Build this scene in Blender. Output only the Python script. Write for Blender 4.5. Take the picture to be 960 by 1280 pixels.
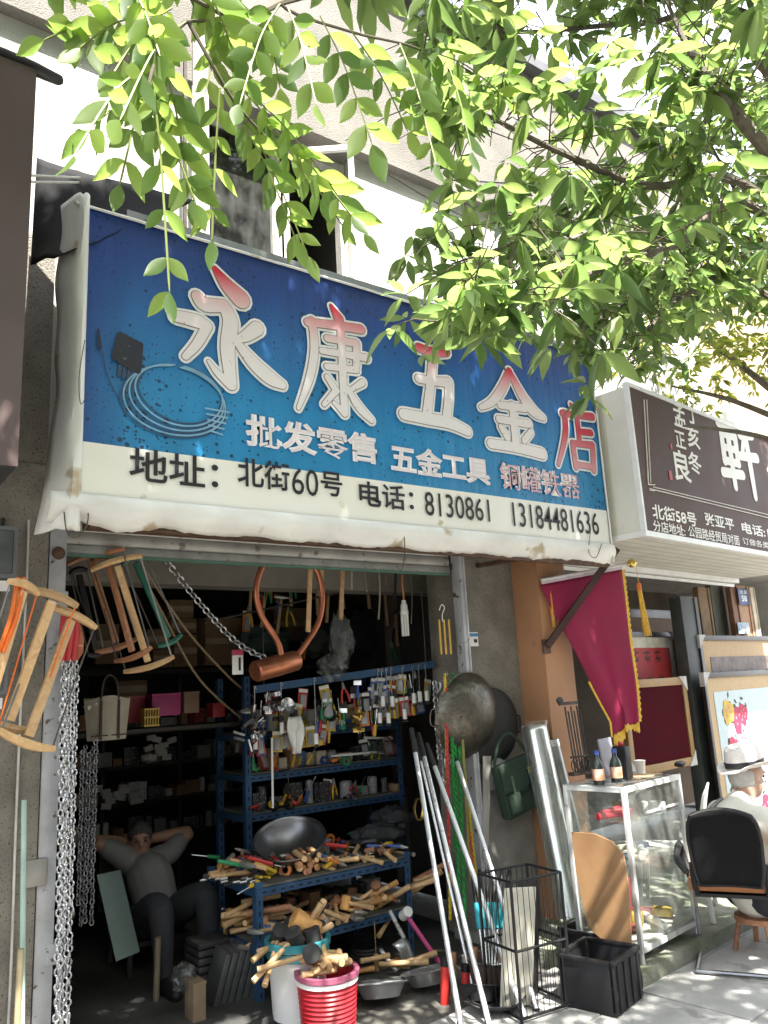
import bpy, bmesh, math, random
import numpy as np
from mathutils import Vector, Matrix, Euler, Quaternion
R = math.radians
rnd = random.Random(7)
S = bpy.context.scene
for o in list(bpy.data.objects): bpy.data.objects.remove(o)
col = S.collection
# ------------------------------------------------------------------ camera, sky, sun, exposure
PITCH, ROLL, AZ, FPX = R(12.5), R(-3.1), R(53.5), 1000.0
CAM = Vector((0.0, -4.3, 1.67))
_fh = Vector((math.cos(AZ), math.sin(AZ), 0)); _rt = Vector((math.sin(AZ), -math.cos(AZ), 0)); _up = Vector((0, 0, 1))
FW = _fh*math.cos(PITCH) + _up*math.sin(PITCH); _u0 = _up*math.cos(PITCH) - _fh*math.sin(PITCH)
RT = _rt*math.cos(ROLL) + _u0*math.sin(ROLL); UP = _u0*math.cos(ROLL) - _rt*math.sin(ROLL)
cd = bpy.data.cameras.new('camera'); cam = bpy.data.objects.new('camera', cd); col.objects.link(cam)
cd.sensor_fit = 'VERTICAL'; cd.sensor_height = 32.0; cd.lens = 32.0*FPX/1280.0; cd.clip_start = .05; cd.clip_end = 500
m3 = Matrix((RT, UP, -FW)).transposed(); cam.matrix_world = Matrix.Translation(CAM) @ m3.to_4x4()
S.camera = cam
SUN_EL, SUN_AZ = R(60), R(-98)          # azimuth of the sun measured from +X towards +Y: it stands over the street
w = bpy.data.worlds.new('World'); S.world = w; w.use_nodes = True
nt = w.node_tree; sky = nt.nodes.new('ShaderNodeTexSky'); sky.sky_type = 'NISHITA'; sky.sun_disc = False
sky.sun_elevation = SUN_EL; sky.sun_rotation = R(90) - SUN_AZ; sky.air_density = 1.0; sky.dust_density = 3.0
bg = nt.nodes['Background']; bg.inputs[1].default_value = .12; hz_ = nt.nodes.new('ShaderNodeMix'); hz_.data_type = 'RGBA'; hz_.inputs[0].default_value = .65; hz_.inputs[7].default_value = (6.6, 6.9, 7.3, 1)   # milky summer haze
nt.links.new(sky.outputs[0], hz_.inputs[6]); nt.links.new(hz_.outputs[2], bg.inputs[0])
sd = bpy.data.lights.new('sun', 'SUN'); sd.energy = 4.6; sd.angle = R(.55); sd.color = (1, .95, .87)
sun = bpy.data.objects.new('sun', sd); col.objects.link(sun)
sv = Vector((math.cos(SUN_EL)*math.cos(SUN_AZ), math.cos(SUN_EL)*math.sin(SUN_AZ), math.sin(SUN_EL)))
sun.rotation_euler = sv.to_track_quat('Z', 'Y').to_euler(); sun.location = (0, -6, 12)
S.view_settings.view_transform = 'Standard'; S.view_settings.look = 'None'; S.view_settings.gamma = 1
S.view_settings.exposure = 2.3
S.cycles.use_denoising = True; S.cycles.max_bounces = 8; S.cycles.transparent_max_bounces = 16
S.cycles.diffuse_bounces = 5; S.cycles.caustics_reflective = False; S.cycles.caustics_refractive = False

def ray(x, y): return (FW*FPX + RT*(x-480) + UP*(640-y)).normalized()
def at(x, y, Y): d = ray(x, y); return CAM + d*((Y-CAM.y)/d.y)        # where the sight line of a photo point meets the plane at depth Y
def atX(x, y, X): d = ray(x, y); return CAM + d*((X-CAM.x)/d.x)
def atZ(x, y, Z): d = ray(x, y); return CAM + d*((Z-CAM.z)/d.z)
V = Vector
def nth(k): return ('leftmost', 'second', 'third', 'fourth', 'fifth', 'sixth', 'seventh', 'eighth', 'ninth', 'tenth', 'eleventh', 'twelfth', 'thirteenth', 'fourteenth', 'fifteenth', 'sixteenth')[k]
# ------------------------------------------------------------------ materials
MATS = {}
def mat(name, c, rough=.6, metal=0., var=.25, scale=8., bump=.0, bscale=None, c2=None, spot=0., spotc=(.03,.03,.025), sscale=30., coat=0., trans=0., spec=.5, coord='Object'):
    """procedural surface: base colour wandering with noise, optional second colour in patches, spots, relief"""
    if name in MATS: return MATS[name]
    m = bpy.data.materials.new(name); m.use_nodes = True; MATS[name] = m
    t = m.node_tree; N = t.nodes; L = t.links; b = N['Principled BSDF']
    tc = N.new('ShaderNodeTexCoord'); co = tc.outputs[coord]
    n = N.new('ShaderNodeTexNoise'); n.inputs['Scale'].default_value = scale; n.inputs['Detail'].default_value = 6; L.new(co, n.inputs['Vector'])
    rp = N.new('ShaderNodeValToRGB'); rp.color_ramp.elements[0].position = .32; rp.color_ramp.elements[1].position = .68
    d = c2 if c2 else tuple(max(0, k*(1-var)) for k in c); u = c if c2 else tuple(min(1, k*(1+var*.4)) for k in c)
    rp.color_ramp.elements[0].color = (*d, 1); rp.color_ramp.elements[1].color = (*u, 1); L.new(n.outputs[0], rp.inputs[0]); last = rp.outputs[0]
    if spot > 0:
        vn = N.new('ShaderNodeTexNoise'); vn.inputs['Scale'].default_value = sscale; vn.inputs['Detail'].default_value = 3; L.new(co, vn.inputs['Vector'])
        r2 = N.new('ShaderNodeValToRGB'); r2.color_ramp.elements[0].position = .72-spot*.3; r2.color_ramp.elements[1].position = .76-spot*.3+.03
        L.new(vn.outputs[0], r2.inputs[0]); mx = N.new('ShaderNodeMix'); mx.data_type = 'RGBA'; L.new(r2.outputs[0], mx.inputs[0]); L.new(last, mx.inputs[6]); mx.inputs[7].default_value = (*spotc, 1); last = mx.outputs[2]
    L.new(last, b.inputs['Base Color']); b.inputs['Metallic'].default_value = metal; b.inputs['Specular IOR Level'].default_value = spec
    rr = N.new('ShaderNodeMapRange'); rr.inputs[3].default_value = max(.03, rough-.12); rr.inputs[4].default_value = min(1, rough+.12); L.new(n.outputs[0], rr.inputs[0]); L.new(rr.outputs[0], b.inputs['Roughness'])
    if coat: b.inputs['Coat Weight'].default_value = coat
    if trans: b.inputs['Transmission Weight'].default_value = trans
    if bump:
        bn = N.new('ShaderNodeTexNoise'); bn.inputs['Scale'].default_value = bscale or scale*4; bn.inputs['Detail'].default_value = 5; L.new(co, bn.inputs['Vector'])
        bp = N.new('ShaderNodeBump'); bp.inputs['Strength'].default_value = bump; bp.inputs['Distance'].default_value = .01; L.new(bn.outputs[0], bp.inputs['Height']); L.new(bp.outputs[0], b.inputs['Normal'])
    return m
def wood(name, c, c2, rough=.55):
    if name in MATS: return MATS[name]
    m = bpy.data.materials.new(name); m.use_nodes = True; MATS[name] = m
    t = m.node_tree; N = t.nodes; L = t.links; b = N['Principled BSDF']; tc = N.new('ShaderNodeTexCoord')
    oi = N.new('ShaderNodeObjectInfo'); mp = N.new('ShaderNodeMapping'); mp.inputs['Scale'].default_value = (14, 14, 14)
    ad = N.new('ShaderNodeVectorMath'); ad.operation = 'ADD'; cm = N.new('ShaderNodeCombineXYZ'); ml = N.new('ShaderNodeMath'); ml.operation = 'MULTIPLY'; ml.inputs[1].default_value = 40
    L.new(oi.outputs['Random'], ml.inputs[0]); L.new(ml.outputs[0], cm.inputs[0]); L.new(tc.outputs['Object'], ad.inputs[0]); L.new(cm.outputs[0], ad.inputs[1]); L.new(ad.outputs[0], mp.inputs['Vector'])
    n = N.new('ShaderNodeTexNoise'); n.inputs['Scale'].default_value = 1.6; n.inputs['Detail'].default_value = 7; n.inputs['Distortion'].default_value = 1.2; L.new(mp.outputs[0], n.inputs['Vector'])
    rp = N.new('ShaderNodeValToRGB'); rp.color_ramp.elements[0].position = .3; rp.color_ramp.elements[1].position = .7; rp.color_ramp.elements[0].color = (*c2, 1); rp.color_ramp.elements[1].color = (*c, 1); L.new(n.outputs[0], rp.inputs[0])
    hs = N.new('ShaderNodeHueSaturation'); mr = N.new('ShaderNodeMapRange'); mr.inputs[3].default_value = .7; mr.inputs[4].default_value = 1.25; L.new(oi.outputs['Random'], mr.inputs[0]); L.new(mr.outputs[0], hs.inputs['Value']); L.new(rp.outputs[0], hs.inputs['Color'])
    L.new(hs.outputs[0], b.inputs['Base Color']); b.inputs['Roughness'].default_value = rough
    bp = N.new('ShaderNodeBump'); bp.inputs['Strength'].default_value = .25; bp.inputs['Distance'].default_value = .004; L.new(n.outputs[0], bp.inputs['Height']); L.new(bp.outputs[0], b.inputs['Normal'])
    return m
def glass(name, tint=(.93,.97,.95), rough=.03):
    if name in MATS: return MATS[name]
    m = bpy.data.materials.new(name); m.use_nodes = True; MATS[name] = m
    t = m.node_tree; N = t.nodes; L = t.links; N.remove(N['Principled BSDF'])
    tr = N.new('ShaderNodeBsdfTransparent'); tr.inputs[0].default_value = (*tint, 1); gl = N.new('ShaderNodeBsdfGlossy'); gl.inputs['Roughness'].default_value = rough
    df = N.new('ShaderNodeBsdfDiffuse'); df.inputs[0].default_value = (.5,.52,.5,1)
    lw = N.new('ShaderNodeLayerWeight'); lw.inputs[0].default_value = .5; pw = N.new('ShaderNodeMath'); pw.operation = 'POWER'; pw.inputs[1].default_value = 4; L.new(lw.outputs['Facing'], pw.inputs[0]); fr = N.new('ShaderNodeMapRange'); fr.inputs[3].default_value = .035; fr.inputs[4].default_value = .9; L.new(pw.outputs[0], fr.inputs[0]); mx = N.new('ShaderNodeMixShader'); L.new(fr.outputs[0], mx.inputs[0]); L.new(tr.outputs[0], mx.inputs[1]); L.new(gl.outputs[0], mx.inputs[2])
    no = N.new('ShaderNodeTexNoise'); no.inputs['Scale'].default_value = 5; no.inputs['Detail'].default_value = 6; mr = N.new('ShaderNodeMapRange'); mr.inputs[1].default_value = .4; mr.inputs[2].default_value = .8; mr.inputs[3].default_value = .02; mr.inputs[4].default_value = .16
    L.new(no.outputs[0], mr.inputs[0]); m2 = N.new('ShaderNodeMixShader'); L.new(mr.outputs[0], m2.inputs[0]); L.new(mx.outputs[0], m2.inputs[1]); L.new(df.outputs[0], m2.inputs[2]); L.new(m2.outputs[0], N['Material Output'].inputs[0])
    return m
def leafmat(name, c, tc_, rough=.4, tw=.5):
    if name in MATS: return MATS[name]
    m = bpy.data.materials.new(name); m.use_nodes = True; MATS[name] = m
    t = m.node_tree; N = t.nodes; L = t.links; b = N['Principled BSDF']; b.inputs['Roughness'].default_value = rough; b.inputs['Specular IOR Level'].default_value = .5
    g = N.new('ShaderNodeNewGeometry'); oi = N.new('ShaderNodeObjectInfo'); ad = N.new('ShaderNodeMath'); ad.operation = 'ADD'; L.new(g.outputs['Random Per Island'], ad.inputs[0]); L.new(oi.outputs['Random'], ad.inputs[1])
    fr = N.new('ShaderNodeMath'); fr.operation = 'FRACT'; L.new(ad.outputs[0], fr.inputs[0])
    def shade(cc):
        h = N.new('ShaderNodeHueSaturation'); h.inputs['Color'].default_value = (*cc, 1); a = N.new('ShaderNodeMapRange'); a.inputs[3].default_value = .475; a.inputs[4].default_value = .515; L.new(fr.outputs[0], a.inputs[0]); L.new(a.outputs[0], h.inputs['Hue'])
        v = N.new('ShaderNodeMapRange'); v.inputs[3].default_value = 1.3; v.inputs[4].default_value = .65; L.new(fr.outputs[0], v.inputs[0]); L.new(v.outputs[0], h.inputs['Value']); return h.outputs[0]
    L.new(shade(c), b.inputs['Base Color']); tl = N.new('ShaderNodeBsdfTranslucent'); L.new(shade(tc_), tl.inputs[0]); mx = N.new('ShaderNodeMixShader'); mx.inputs[0].default_value = tw
    L.new(b.outputs[0], mx.inputs[1]); L.new(tl.outputs[0], mx.inputs[2]); L.new(mx.outputs[0], N['Material Output'].inputs[0])
    return m
# ------------------------------------------------------------------ mesh builders
class MB:
    def __init__(s): s.v = []; s.f = []; s.mi = []; s.m = 0
    def add(s, vs, fs):
        k = len(s.v); s.v += [V(p) for p in vs]; s.f += [tuple(i+k for i in f) for f in fs]; s.mi += [s.m]*len(fs); return s
    def box(s, c, d, rot=None, ch=0.):
        x, y, z = [k/2 for k in d]
        if ch <= 0:
            vs = [V((i*x, j*y, k*z)) for i in (-1, 1) for j in (-1, 1) for k in (-1, 1)]; fs = [(0,1,3,2), (4,6,7,5), (0,4,5,1), (2,3,7,6), (0,2,6,4), (1,5,7,3)]
        else:
            bm = bmesh.new(); bmesh.ops.create_cube(bm, size=1); bmesh.ops.scale(bm, vec=d, verts=bm.verts); bmesh.ops.bevel(bm, geom=bm.edges[:], offset=ch, segments=2, affect='EDGES', profile=.6)
            bm.verts.index_update(); vs = [v.co.copy() for v in bm.verts]; fs = [[v.index for v in f.verts] for f in bm.faces]; bm.free()
        if rot is not None: q = rot if isinstance(rot, (Quaternion, Matrix)) else Euler(rot); q = q.to_matrix() if not isinstance(q, Matrix) else q; vs = [q @ v for v in vs]
        c = V(c); return s.add([v+c for v in vs], fs)
    def bar(s, a, b, w, h=None, up=(0, 0, 1), ch=0.):
        a, b = V(a), V(b); d = (b-a); l = d.length; h = h or w; z = d.normalized(); x = z.cross(V(up)); x = x.normalized() if x.length > 1e-4 else V((1, 0, 0)); y = z.cross(x)
        return s.box((a+b)/2, (w, h, l), Matrix((x, y, z)).transposed(), ch)
    def tube(s, pts, r, n=8, cap=True, closed=False):
        pts = [V(p) for p in pts]; k = len(pts); rs = r if isinstance(r, (list, tuple)) else [r]*k; vs = []; fs = []; pr = None
        for i, p in enumerate(pts):
            t = (pts[(i+1) % k]-pts[i-1]) if closed else (pts[min(i+1, k-1)]-pts[max(i-1, 0)]); t = t.normalized() if t.length > 1e-9 else V((0, 0, 1))
            if pr is None: pr = t.cross(V((0, 0, 1))); pr = pr.normalized() if pr.length > .05 else t.cross(V((0, 1, 0))).normalized()
            else: pr = (pr - t*pr.dot(t)); pr = pr.normalized() if pr.length > 1e-6 else t.orthogonal().normalized()
            q = t.cross(pr)
            for j in range(n): a = 2*math.pi*j/n; vs.append(p + (pr*math.cos(a)+q*math.sin(a))*rs[i])
        for i in range(k if closed else k-1):
            for j in range(n): a, b = i*n+j, i*n+(j+1) % n; c, d = ((i+1) % k)*n+(j+1) % n, ((i+1) % k)*n+j; fs.append((a, b, c, d))
        if cap and not closed: fs.append(tuple(range(n))[::-1]); fs.append(tuple((k-1)*n+j for j in range(n)))
        return s.add(vs, fs)
    def cyl(s, a, b, r0, r1=None, n=16, cap=True): return s.tube([a, b], [r0, r0 if r1 is None else r1], n, cap)
    def lathe(s, prof, n=32, M=None, cap=True):
        vs = []; fs = []; k = len(prof)
        for (r, z) in prof:
            for j in range(n): a = 2*math.pi*j/n; vs.append(V((r*math.cos(a), r*math.sin(a), z)))
        for i in range(k-1):
            for j in range(n): fs.append((i*n+j, i*n+(j+1) % n, (i+1)*n+(j+1) % n, (i+1)*n+j))
        if cap and prof[0][0] > 1e-5: fs.append(tuple(range(n))[::-1])
        if cap and prof[-1][0] > 1e-5: fs.append(tuple((k-1)*n+j for j in range(n)))
        if M is not None: vs = [M @ v for v in vs]
        return s.add(vs, fs)
    def prism(s, poly, d, M=None):
        """poly in local xz, thickness d along -y..0"""
        n = len(poly); vs = [V((x, 0, z)) for x, z in poly]+[V((x, d, z)) for x, z in poly]
        fs = [tuple(range(n)), tuple(range(2*n-1, n-1, -1))]+[(i, i+n, (i+1) % n+n, (i+1) % n) for i in range(n)]
        if M is not None: vs = [M @ v for v in vs]
        return s.add(vs, fs)
    def ball(s, c, r, n=12, sc=(1, 1, 1), rot=None):
        prof = [(r*math.sin(math.pi*i/(n//2+2)), -r*math.cos(math.pi*i/(n//2+2))) for i in range(n//2+3)]; prof[0] = (1e-6, -r); prof[-1] = (1e-6, r)
        M = Matrix.Translation(V(c)) @ ((Euler(rot).to_matrix().to_4x4()) if rot else Matrix()) @ Matrix.Diagonal((*sc, 1)); return s.lathe(prof, n, M, False)
    def grid(s, fn, nu, nv):
        vs = [V(fn(i/nu, j/nv)) for i in range(nu+1) for j in range(nv+1)]; fs = [(i*(nv+1)+j, (i+1)*(nv+1)+j, (i+1)*(nv+1)+j+1, i*(nv+1)+j+1) for i in range(nu) for j in range(nv)]; return s.add(vs, fs)
    def mesh(s, name, mats, smooth=40):
        me = bpy.data.meshes.new(name); me.from_pydata([tuple(v) for v in s.v], [], s.f); mats = mats if isinstance(mats, (list, tuple)) else [mats]
        for m in mats: me.materials.append(m)
        if len(mats) > 1: me.polygons.foreach_set('material_index', s.mi)
        bm = bmesh.new(); bm.from_mesh(me); bmesh.ops.recalc_face_normals(bm, faces=bm.faces); bm.to_mesh(me); bm.free()
        if smooth: me.polygons.foreach_set('use_smooth', [True]*len(me.polygons)); me.set_sharp_from_angle(angle=R(smooth))
        me.update(); return me
    def build(s, name, mats, parent=None, smooth=40, **k):
        o = link(name, s.mesh(name, mats, smooth), parent)
        if k: tag(o, **k)
        return o
def link(name, data, parent=None):
    o = bpy.data.objects.new(name, data); col.objects.link(o)
    if parent: o.parent = parent
    return o
def tag(o, label=None, cat=None, group=None, kind=None):
    if label: o['label'] = label
    if cat: o['category'] = cat
    if group: o['group'] = group
    if kind: o['kind'] = kind
    return o
def thing(name, label, cat, loc=(0, 0, 0), rot=(0, 0, 0), group=None):
    o = bpy.data.objects.new(name, None); col.objects.link(o); o.location = loc; o.rotation_euler = rot; o.empty_display_size = .1; return tag(o, label, cat, group)
def copy_tree(o, parent=None):
    c = o.copy(); col.objects.link(c); c.parent = parent
    for ch in o.children: copy_tree(ch, c)
    return c
def dup(o, loc, rot=None, label=None, group=None, scale=None):
    c = copy_tree(o); c.location = loc
    if rot is not None: c.rotation_mode = 'XYZ'; c.rotation_euler = rot if isinstance(rot, (tuple, list, Euler)) else rot.to_euler()
    if scale is not None: c.scale = scale if isinstance(scale, (tuple, list)) else (scale,)*3
    if label: c['label'] = label
    if group: c['group'] = group
    return c
def place(m, name, loc, rot=(0, 0, 0), parent=None, scale=1, **k):
    """an object with (shared) mesh data m"""
    o = link(name, m, parent); o.location = loc; o.rotation_euler = rot if isinstance(rot, (tuple, list, Euler)) else rot.to_euler(); o.scale = (scale,)*3 if not isinstance(scale, (tuple, list)) else scale
    if k: tag(o, **k)
    return o
def aim(a, b, roll=0):
    """rotation that turns local +Z from a to b"""
    q = (V(b)-V(a)).to_track_quat('Z', 'Y'); return (q @ Quaternion((0, 0, 1), roll)).to_euler()
def text_mesh(body, w, h, mt, bold=.0, name='lettering', lead=1.0):
    """flat lettering fitted to w x h, in local xz, facing -y, lower left at the origin"""
    c = bpy.data.curves.new(name, 'FONT'); c.body = body; c.size = 1; c.offset = bold; c.resolution_u = 3; c.space_line = lead
    o = bpy.data.objects.new(name, c); me = bpy.data.meshes.new_from_object(o); bpy.data.objects.remove(o); bpy.data.curves.remove(c)
    n = len(me.vertices); a = np.empty(n*3); me.vertices.foreach_get('co', a); a = a.reshape(-1, 3); lo = a.min(0); hi = a.max(0)
    x = (a[:, 0]-lo[0])/max(1e-6, hi[0]-lo[0])*w; z = (a[:, 1]-lo[1])/max(1e-6, hi[1]-lo[1])*h
    me.vertices.foreach_set('co', np.stack([x, np.zeros(n), z], 1).ravel()); me.materials.clear(); me.materials.append(mt); me.name = name; me.update(); return me
def smooth_pts(ps, k=4):
    if len(ps) < 3: return [tuple(p) for p in ps]
    out = []; A = [np.array(p, float) for p in ps]
    for i in range(len(A)-1):
        p0, p1, p2, p3 = A[max(i-1, 0)], A[i], A[i+1], A[min(i+2, len(A)-1)]
        for j in range(k):
            t = j/k; out.append(tuple(.5*((2*p1)+(-p0+p2)*t+(2*p0-5*p1+4*p2-p3)*t*t+(-p0+3*p1-3*p2+p3)*t**3)))
    out.append(tuple(A[-1])); return out
def strokes_mesh(strokes, W, H, mt, grow=0., name='character', y0=0., sm=4):
    """brush strokes [(x, z, width)...] in a unit square -> flat mesh, each stroke a hair proud of the last"""
    mb = MB(); S2 = []
    for st in strokes:                                   # a sharp turn starts a new stroke
        cur = [st[0]]
        for i in range(1, len(st)):
            cur.append(st[i])
            if i < len(st)-1:
                a, b = (st[i][0]-st[i-1][0], st[i][1]-st[i-1][1]), (st[i+1][0]-st[i][0], st[i+1][1]-st[i][1]); q = (a[0]*b[0]+a[1]*b[1])/((math.hypot(*a)*math.hypot(*b)) or 1)
                if q < .64 and sm == 4: S2.append(cur); cur = [st[i]]
        S2.append(cur)
    for si, st in enumerate(S2):
        pts = smooth_pts([(p[0]*W, p[1]*H, p[2]*W+2*grow) for p in st], sm); y = y0-.00012*si; n = len(pts); Lf = []; Rt = []
        for i, (x, z, wd) in enumerate(pts):
            a, b = pts[max(i-1, 0)], pts[min(i+1, n-1)]; dx, dz = b[0]-a[0], b[1]-a[1]; l = math.hypot(dx, dz) or 1; nx, nz = -dz/l, dx/l; wd = max(wd, .001)
            Lf.append((x+nx*wd/2, y, z+nz*wd/2)); Rt.append((x-nx*wd/2, y, z-nz*wd/2))
        def cap(i, sg):
            x, z, wd = pts[i]; j = 1 if i == 0 else n-2; dx, dz = x-pts[j][0], z-pts[j][1]; a0 = math.atan2(dz, dx); rr = max(wd, .001)/2
            return [(x+rr*math.cos(a0+t), y, z+rr*math.sin(a0+t)) for t in (math.pi/2*.67*sg, math.pi/2*.33*sg, 0, -math.pi/2*.33*sg, -math.pi/2*.67*sg)]
        mb.add([v for q in zip(Lf, Rt) for v in q], [(2*i, 2*i+1, 2*i+3, 2*i+2) for i in range(n-1)])
        e = cap(n-1, 1); mb.add([Lf[-1]]+e+[Rt[-1]], [tuple(range(7))]); e = cap(0, -1); mb.add([Lf[0]]+e+[Rt[0]], [tuple(range(7))])
    return mb.mesh(name, mt, 0)
from mathutils import noise as mnoise
def nz(p, s=1.): return mnoise.noise(V(p)*s)
# ------------------------------------------------------------------ the setting: ground, slabs, ledge
m_concrete = mat('concrete', (.30,.29,.27), .85, var=.35, scale=3, bump=.5, bscale=60, spot=.25, spotc=(.16,.155,.14), sscale=14)
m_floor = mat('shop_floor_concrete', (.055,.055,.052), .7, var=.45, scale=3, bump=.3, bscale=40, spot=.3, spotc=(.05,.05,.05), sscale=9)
m_slab = mat('paving_slab', (.36,.355,.34), .8, var=.22, scale=4, bump=.45, bscale=90, spot=.3, spotc=(.24,.235,.22), sscale=7)
m_moss = mat('mossy_concrete', (.30,.30,.26), .9, scale=6, c2=(.13,.15,.09), bump=.7, bscale=50)
MB().grid(lambda u, v: ((u-.5)*400, (v-.5)*400, -.035), 4, 4).build('ground', m_concrete, kind='structure')
A2 = R(6.5); D2 = V((math.cos(A2), math.sin(A2), 0)); N2 = V((-math.sin(A2), math.cos(A2), 0)); O2 = V((3.92, -1.15, 0))
def s2(x, y, z=0): return O2 + D2*x + N2*y + V((0, 0, z))       # neighbour shop's own axes: along its front, into it
pv = MB().box((0, 0, -.03), (40, 40, .0), None).grid(lambda u, v: (-6+u*16, -9+v*9, -.03), 2, 2)
pv = MB().grid(lambda u, v: (-6+u*18, -7.5+v*7.6, -.026), 2, 2).build('pavement', mat('joint_sand', (.12,.115,.10), .95, scale=20, bump=.3), kind='structure')
sm = [MB().box((0, 0, 0), (.592, .592, .05), None, .004).mesh('paving_slab', m_slab) for _ in range(3)]
for i in range(-4, 8):
    for j in range(-6, 2):
        p = s2(.25+i*.6+(.3 if j % 2 else 0), -.02-.3+j*.6+.0)
        if p.y > -.15 or p.x < -.5 or p.x > 9 or p.y < -3.6: continue
        o = place(rnd.choice(sm), 'paving_slab', (p.x, p.y, -.026+rnd.uniform(-.0025, .0025)), (rnd.uniform(-.004, .004), rnd.uniform(-.004, .004), A2+rnd.choice((0, math.pi/2, math.pi))), pv)
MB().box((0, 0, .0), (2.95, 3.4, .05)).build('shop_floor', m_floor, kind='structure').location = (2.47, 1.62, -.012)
lg = MB(); L0 = 4.6
lg.grid(lambda u, v: s2(u*L0, v*1.4, .08+.004*nz((u*40, v*9, 0))), 40, 12).grid(lambda u, v: s2(u*L0, -.012*abs(nz((u*60, v*3, 1)))-.004*(v < .05), -.03+v*.11), 60, 4).grid(lambda u, v: s2(-.01*abs(nz((u*30, v*3, 5))), u*1.4, -.03+v*.11), 20, 4)
lg.build('door_step', m_moss, kind='structure')
# ------------------------------------------------------------------ hardware shop building
m_pebble = mat('pebble_dash', (.25,.23,.195), .95, var=.3, scale=5, bump=1.0, bscale=110, spot=.42, spotc=(.10,.085,.065), sscale=85)
m_stucco = mat('pale_stucco', (.58,.57,.54), .95, var=.3, scale=1.5, bump=.9, bscale=120, spot=.3, spotc=(.45,.43,.40), sscale=95)
m_band = mat('grey_stucco_band', (.23,.215,.195), .95, var=.35, scale=2, bump=1.0, bscale=110, spot=.4, spotc=(.12,.11,.10), sscale=90)
m_dark = mat('darkened_wall', (.045,.042,.038), .9, var=.4, scale=3, bump=.4, bscale=50)  # wall, ceiling and floor colours darkened to imitate the dim shop interior
m_lintel = mat('dusty_plaster', (.24,.225,.19), .9, var=.35, scale=2.5, bump=.3, bscale=40, spot=.25, spotc=(.2,.18,.16), sscale=5)
m_ceil = mat('darkened_ceiling', (.10,.095,.085), .9, var=.3, scale=3)  # also darkened in colour for the interior's shade
m_galv = mat('weathered_steel', (.52,.53,.55), .5, .25, var=.25, scale=6, bump=.15, bscale=60, spot=.32, spotc=(.13,.085,.06), sscale=22)
m_rust = mat('rusty_iron', (.13,.075,.05), .75, .4, var=.5, scale=20, bump=.3)
m_iron = mat('dark_iron', (.06,.05,.045), .6, .5, var=.4, scale=20)
m_white = mat('white_paint', (.78,.77,.74), .6, var=.12, scale=10)
b1 = thing('shop_building', 'pale stucco two-storey building over the hardware shop', 'building', (0, 0, 0))
def part(name, m, parent, *boxes, ch=0., **k):
    mb = MB()
    for (x0, x1, y0, y1, z0, z1) in boxes: mb.box(((x0+x1)/2, (y0+y1)/2, (z0+z1)/2), (x1-x0, y1-y0, z1-z0), None, ch)
    return mb.build(name, m, parent, **k)
part('upper_wall', m_stucco, b1, (-4, 1.86, 0, .25, 2.9, 5.57), (3.06, 7.4, 0, .25, 2.9, 5.57), (1.86, 3.06, 0, .25, 2.9, 4.28))
part('cornice_band', m_band, b1, (-4, 7.6, -.09, .3, 5.57, 7.16))
part('roof_edge', mat('roof_fascia', (.12,.12,.13), .6), b1, (-4.1, 7.7, -.20, .3, 7.165, 7.27))
part('roof', m_concrete, b1, (-4.1, 7.7, .3, 5, 7.0, 7.16))
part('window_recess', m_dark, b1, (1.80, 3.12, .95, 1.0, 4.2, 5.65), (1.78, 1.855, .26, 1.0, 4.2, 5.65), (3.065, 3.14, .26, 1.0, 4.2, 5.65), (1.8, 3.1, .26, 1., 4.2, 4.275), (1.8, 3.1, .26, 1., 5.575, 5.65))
wn = part('window', mat('old_white_window_paint', (.62,.60,.56), .6, spot=.3, spotc=(.3,.25,.2), sscale=25), b1, (1.865, 1.925, .10, .17, 4.285, 5.565), (2.995, 3.055, .10, .17, 4.285, 5.565), (1.926, 2.994, .10, .17, 5.505, 5.565), (1.926, 2.994, .10, .17, 4.285, 4.345), (2.43, 2.50, .10, .17, 4.346, 5.504))
MB().box((0, 0, 0), (.52, .008, 1.14)).build('pane', glass('window_glass', (.2,.22,.22)), wn).location = (2.18, .14, 4.92)
sa = MB()
for (c, d) in (((.01, 0, 0), (.04, .03, 1.1)), ((.48, 0, 0), (.04, .03, 1.1)), ((.245, 0, .53), (.43, .03, .04)), ((.245, 0, -.53), (.43, .03, .04))): sa.box(c, d)
o = sa.build('open_sash', m_white, wn); o.location = (2.52, .08, 4.92); o.rotation_euler = (0, 0, R(-38))
part('window_sill', m_stucco, b1, (1.78, 3.14, -.075, .10, 4.22, 4.279))
part('party_pier', m_pebble, b1, (.62, 1.0, -.06, .5, 0, 2.9))
part('left_wall', m_pebble, b1, (-3.5, .62, .0, .3, 0, 2.9), (.3, .98, -.05, -.0005, 2.9, 4.2))
part('right_pier', m_pebble, b1, (3.845, 4.34, -.01, .4, 0, 2.9))
part('plaster_patch', mat('bare_cement', (.26,.25,.23), .9, bump=.3, scale=8), b1, (3.86, 4.335, -.016, -.0105, .0, 1.02))
part('lintel', m_lintel, b1, (1.0, 3.845, .16, .4, 2.66, 2.9), (1.0, 4.4, .75, .95, 2.42, 2.85))
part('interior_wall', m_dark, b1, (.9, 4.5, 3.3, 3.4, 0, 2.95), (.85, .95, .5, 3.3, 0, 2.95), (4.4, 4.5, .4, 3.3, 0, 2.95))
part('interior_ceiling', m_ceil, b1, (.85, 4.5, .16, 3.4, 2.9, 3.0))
o = MB().box((0, 0, 0), (.085, .07, 1.35)).box((0, 0, 1.0), (.075, .06, .66)).build('drainpipe', m_white, b1); o.location = (1.80, -.13, 4.85)
MB().box((0, 0, 0), (.02, .02, 1.7)).build('dark_gap_strip', m_iron, b1).location = (1.71, -.10, 5.0)  # added dark bar standing in for the narrow dark gap by the drainpipe
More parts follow.
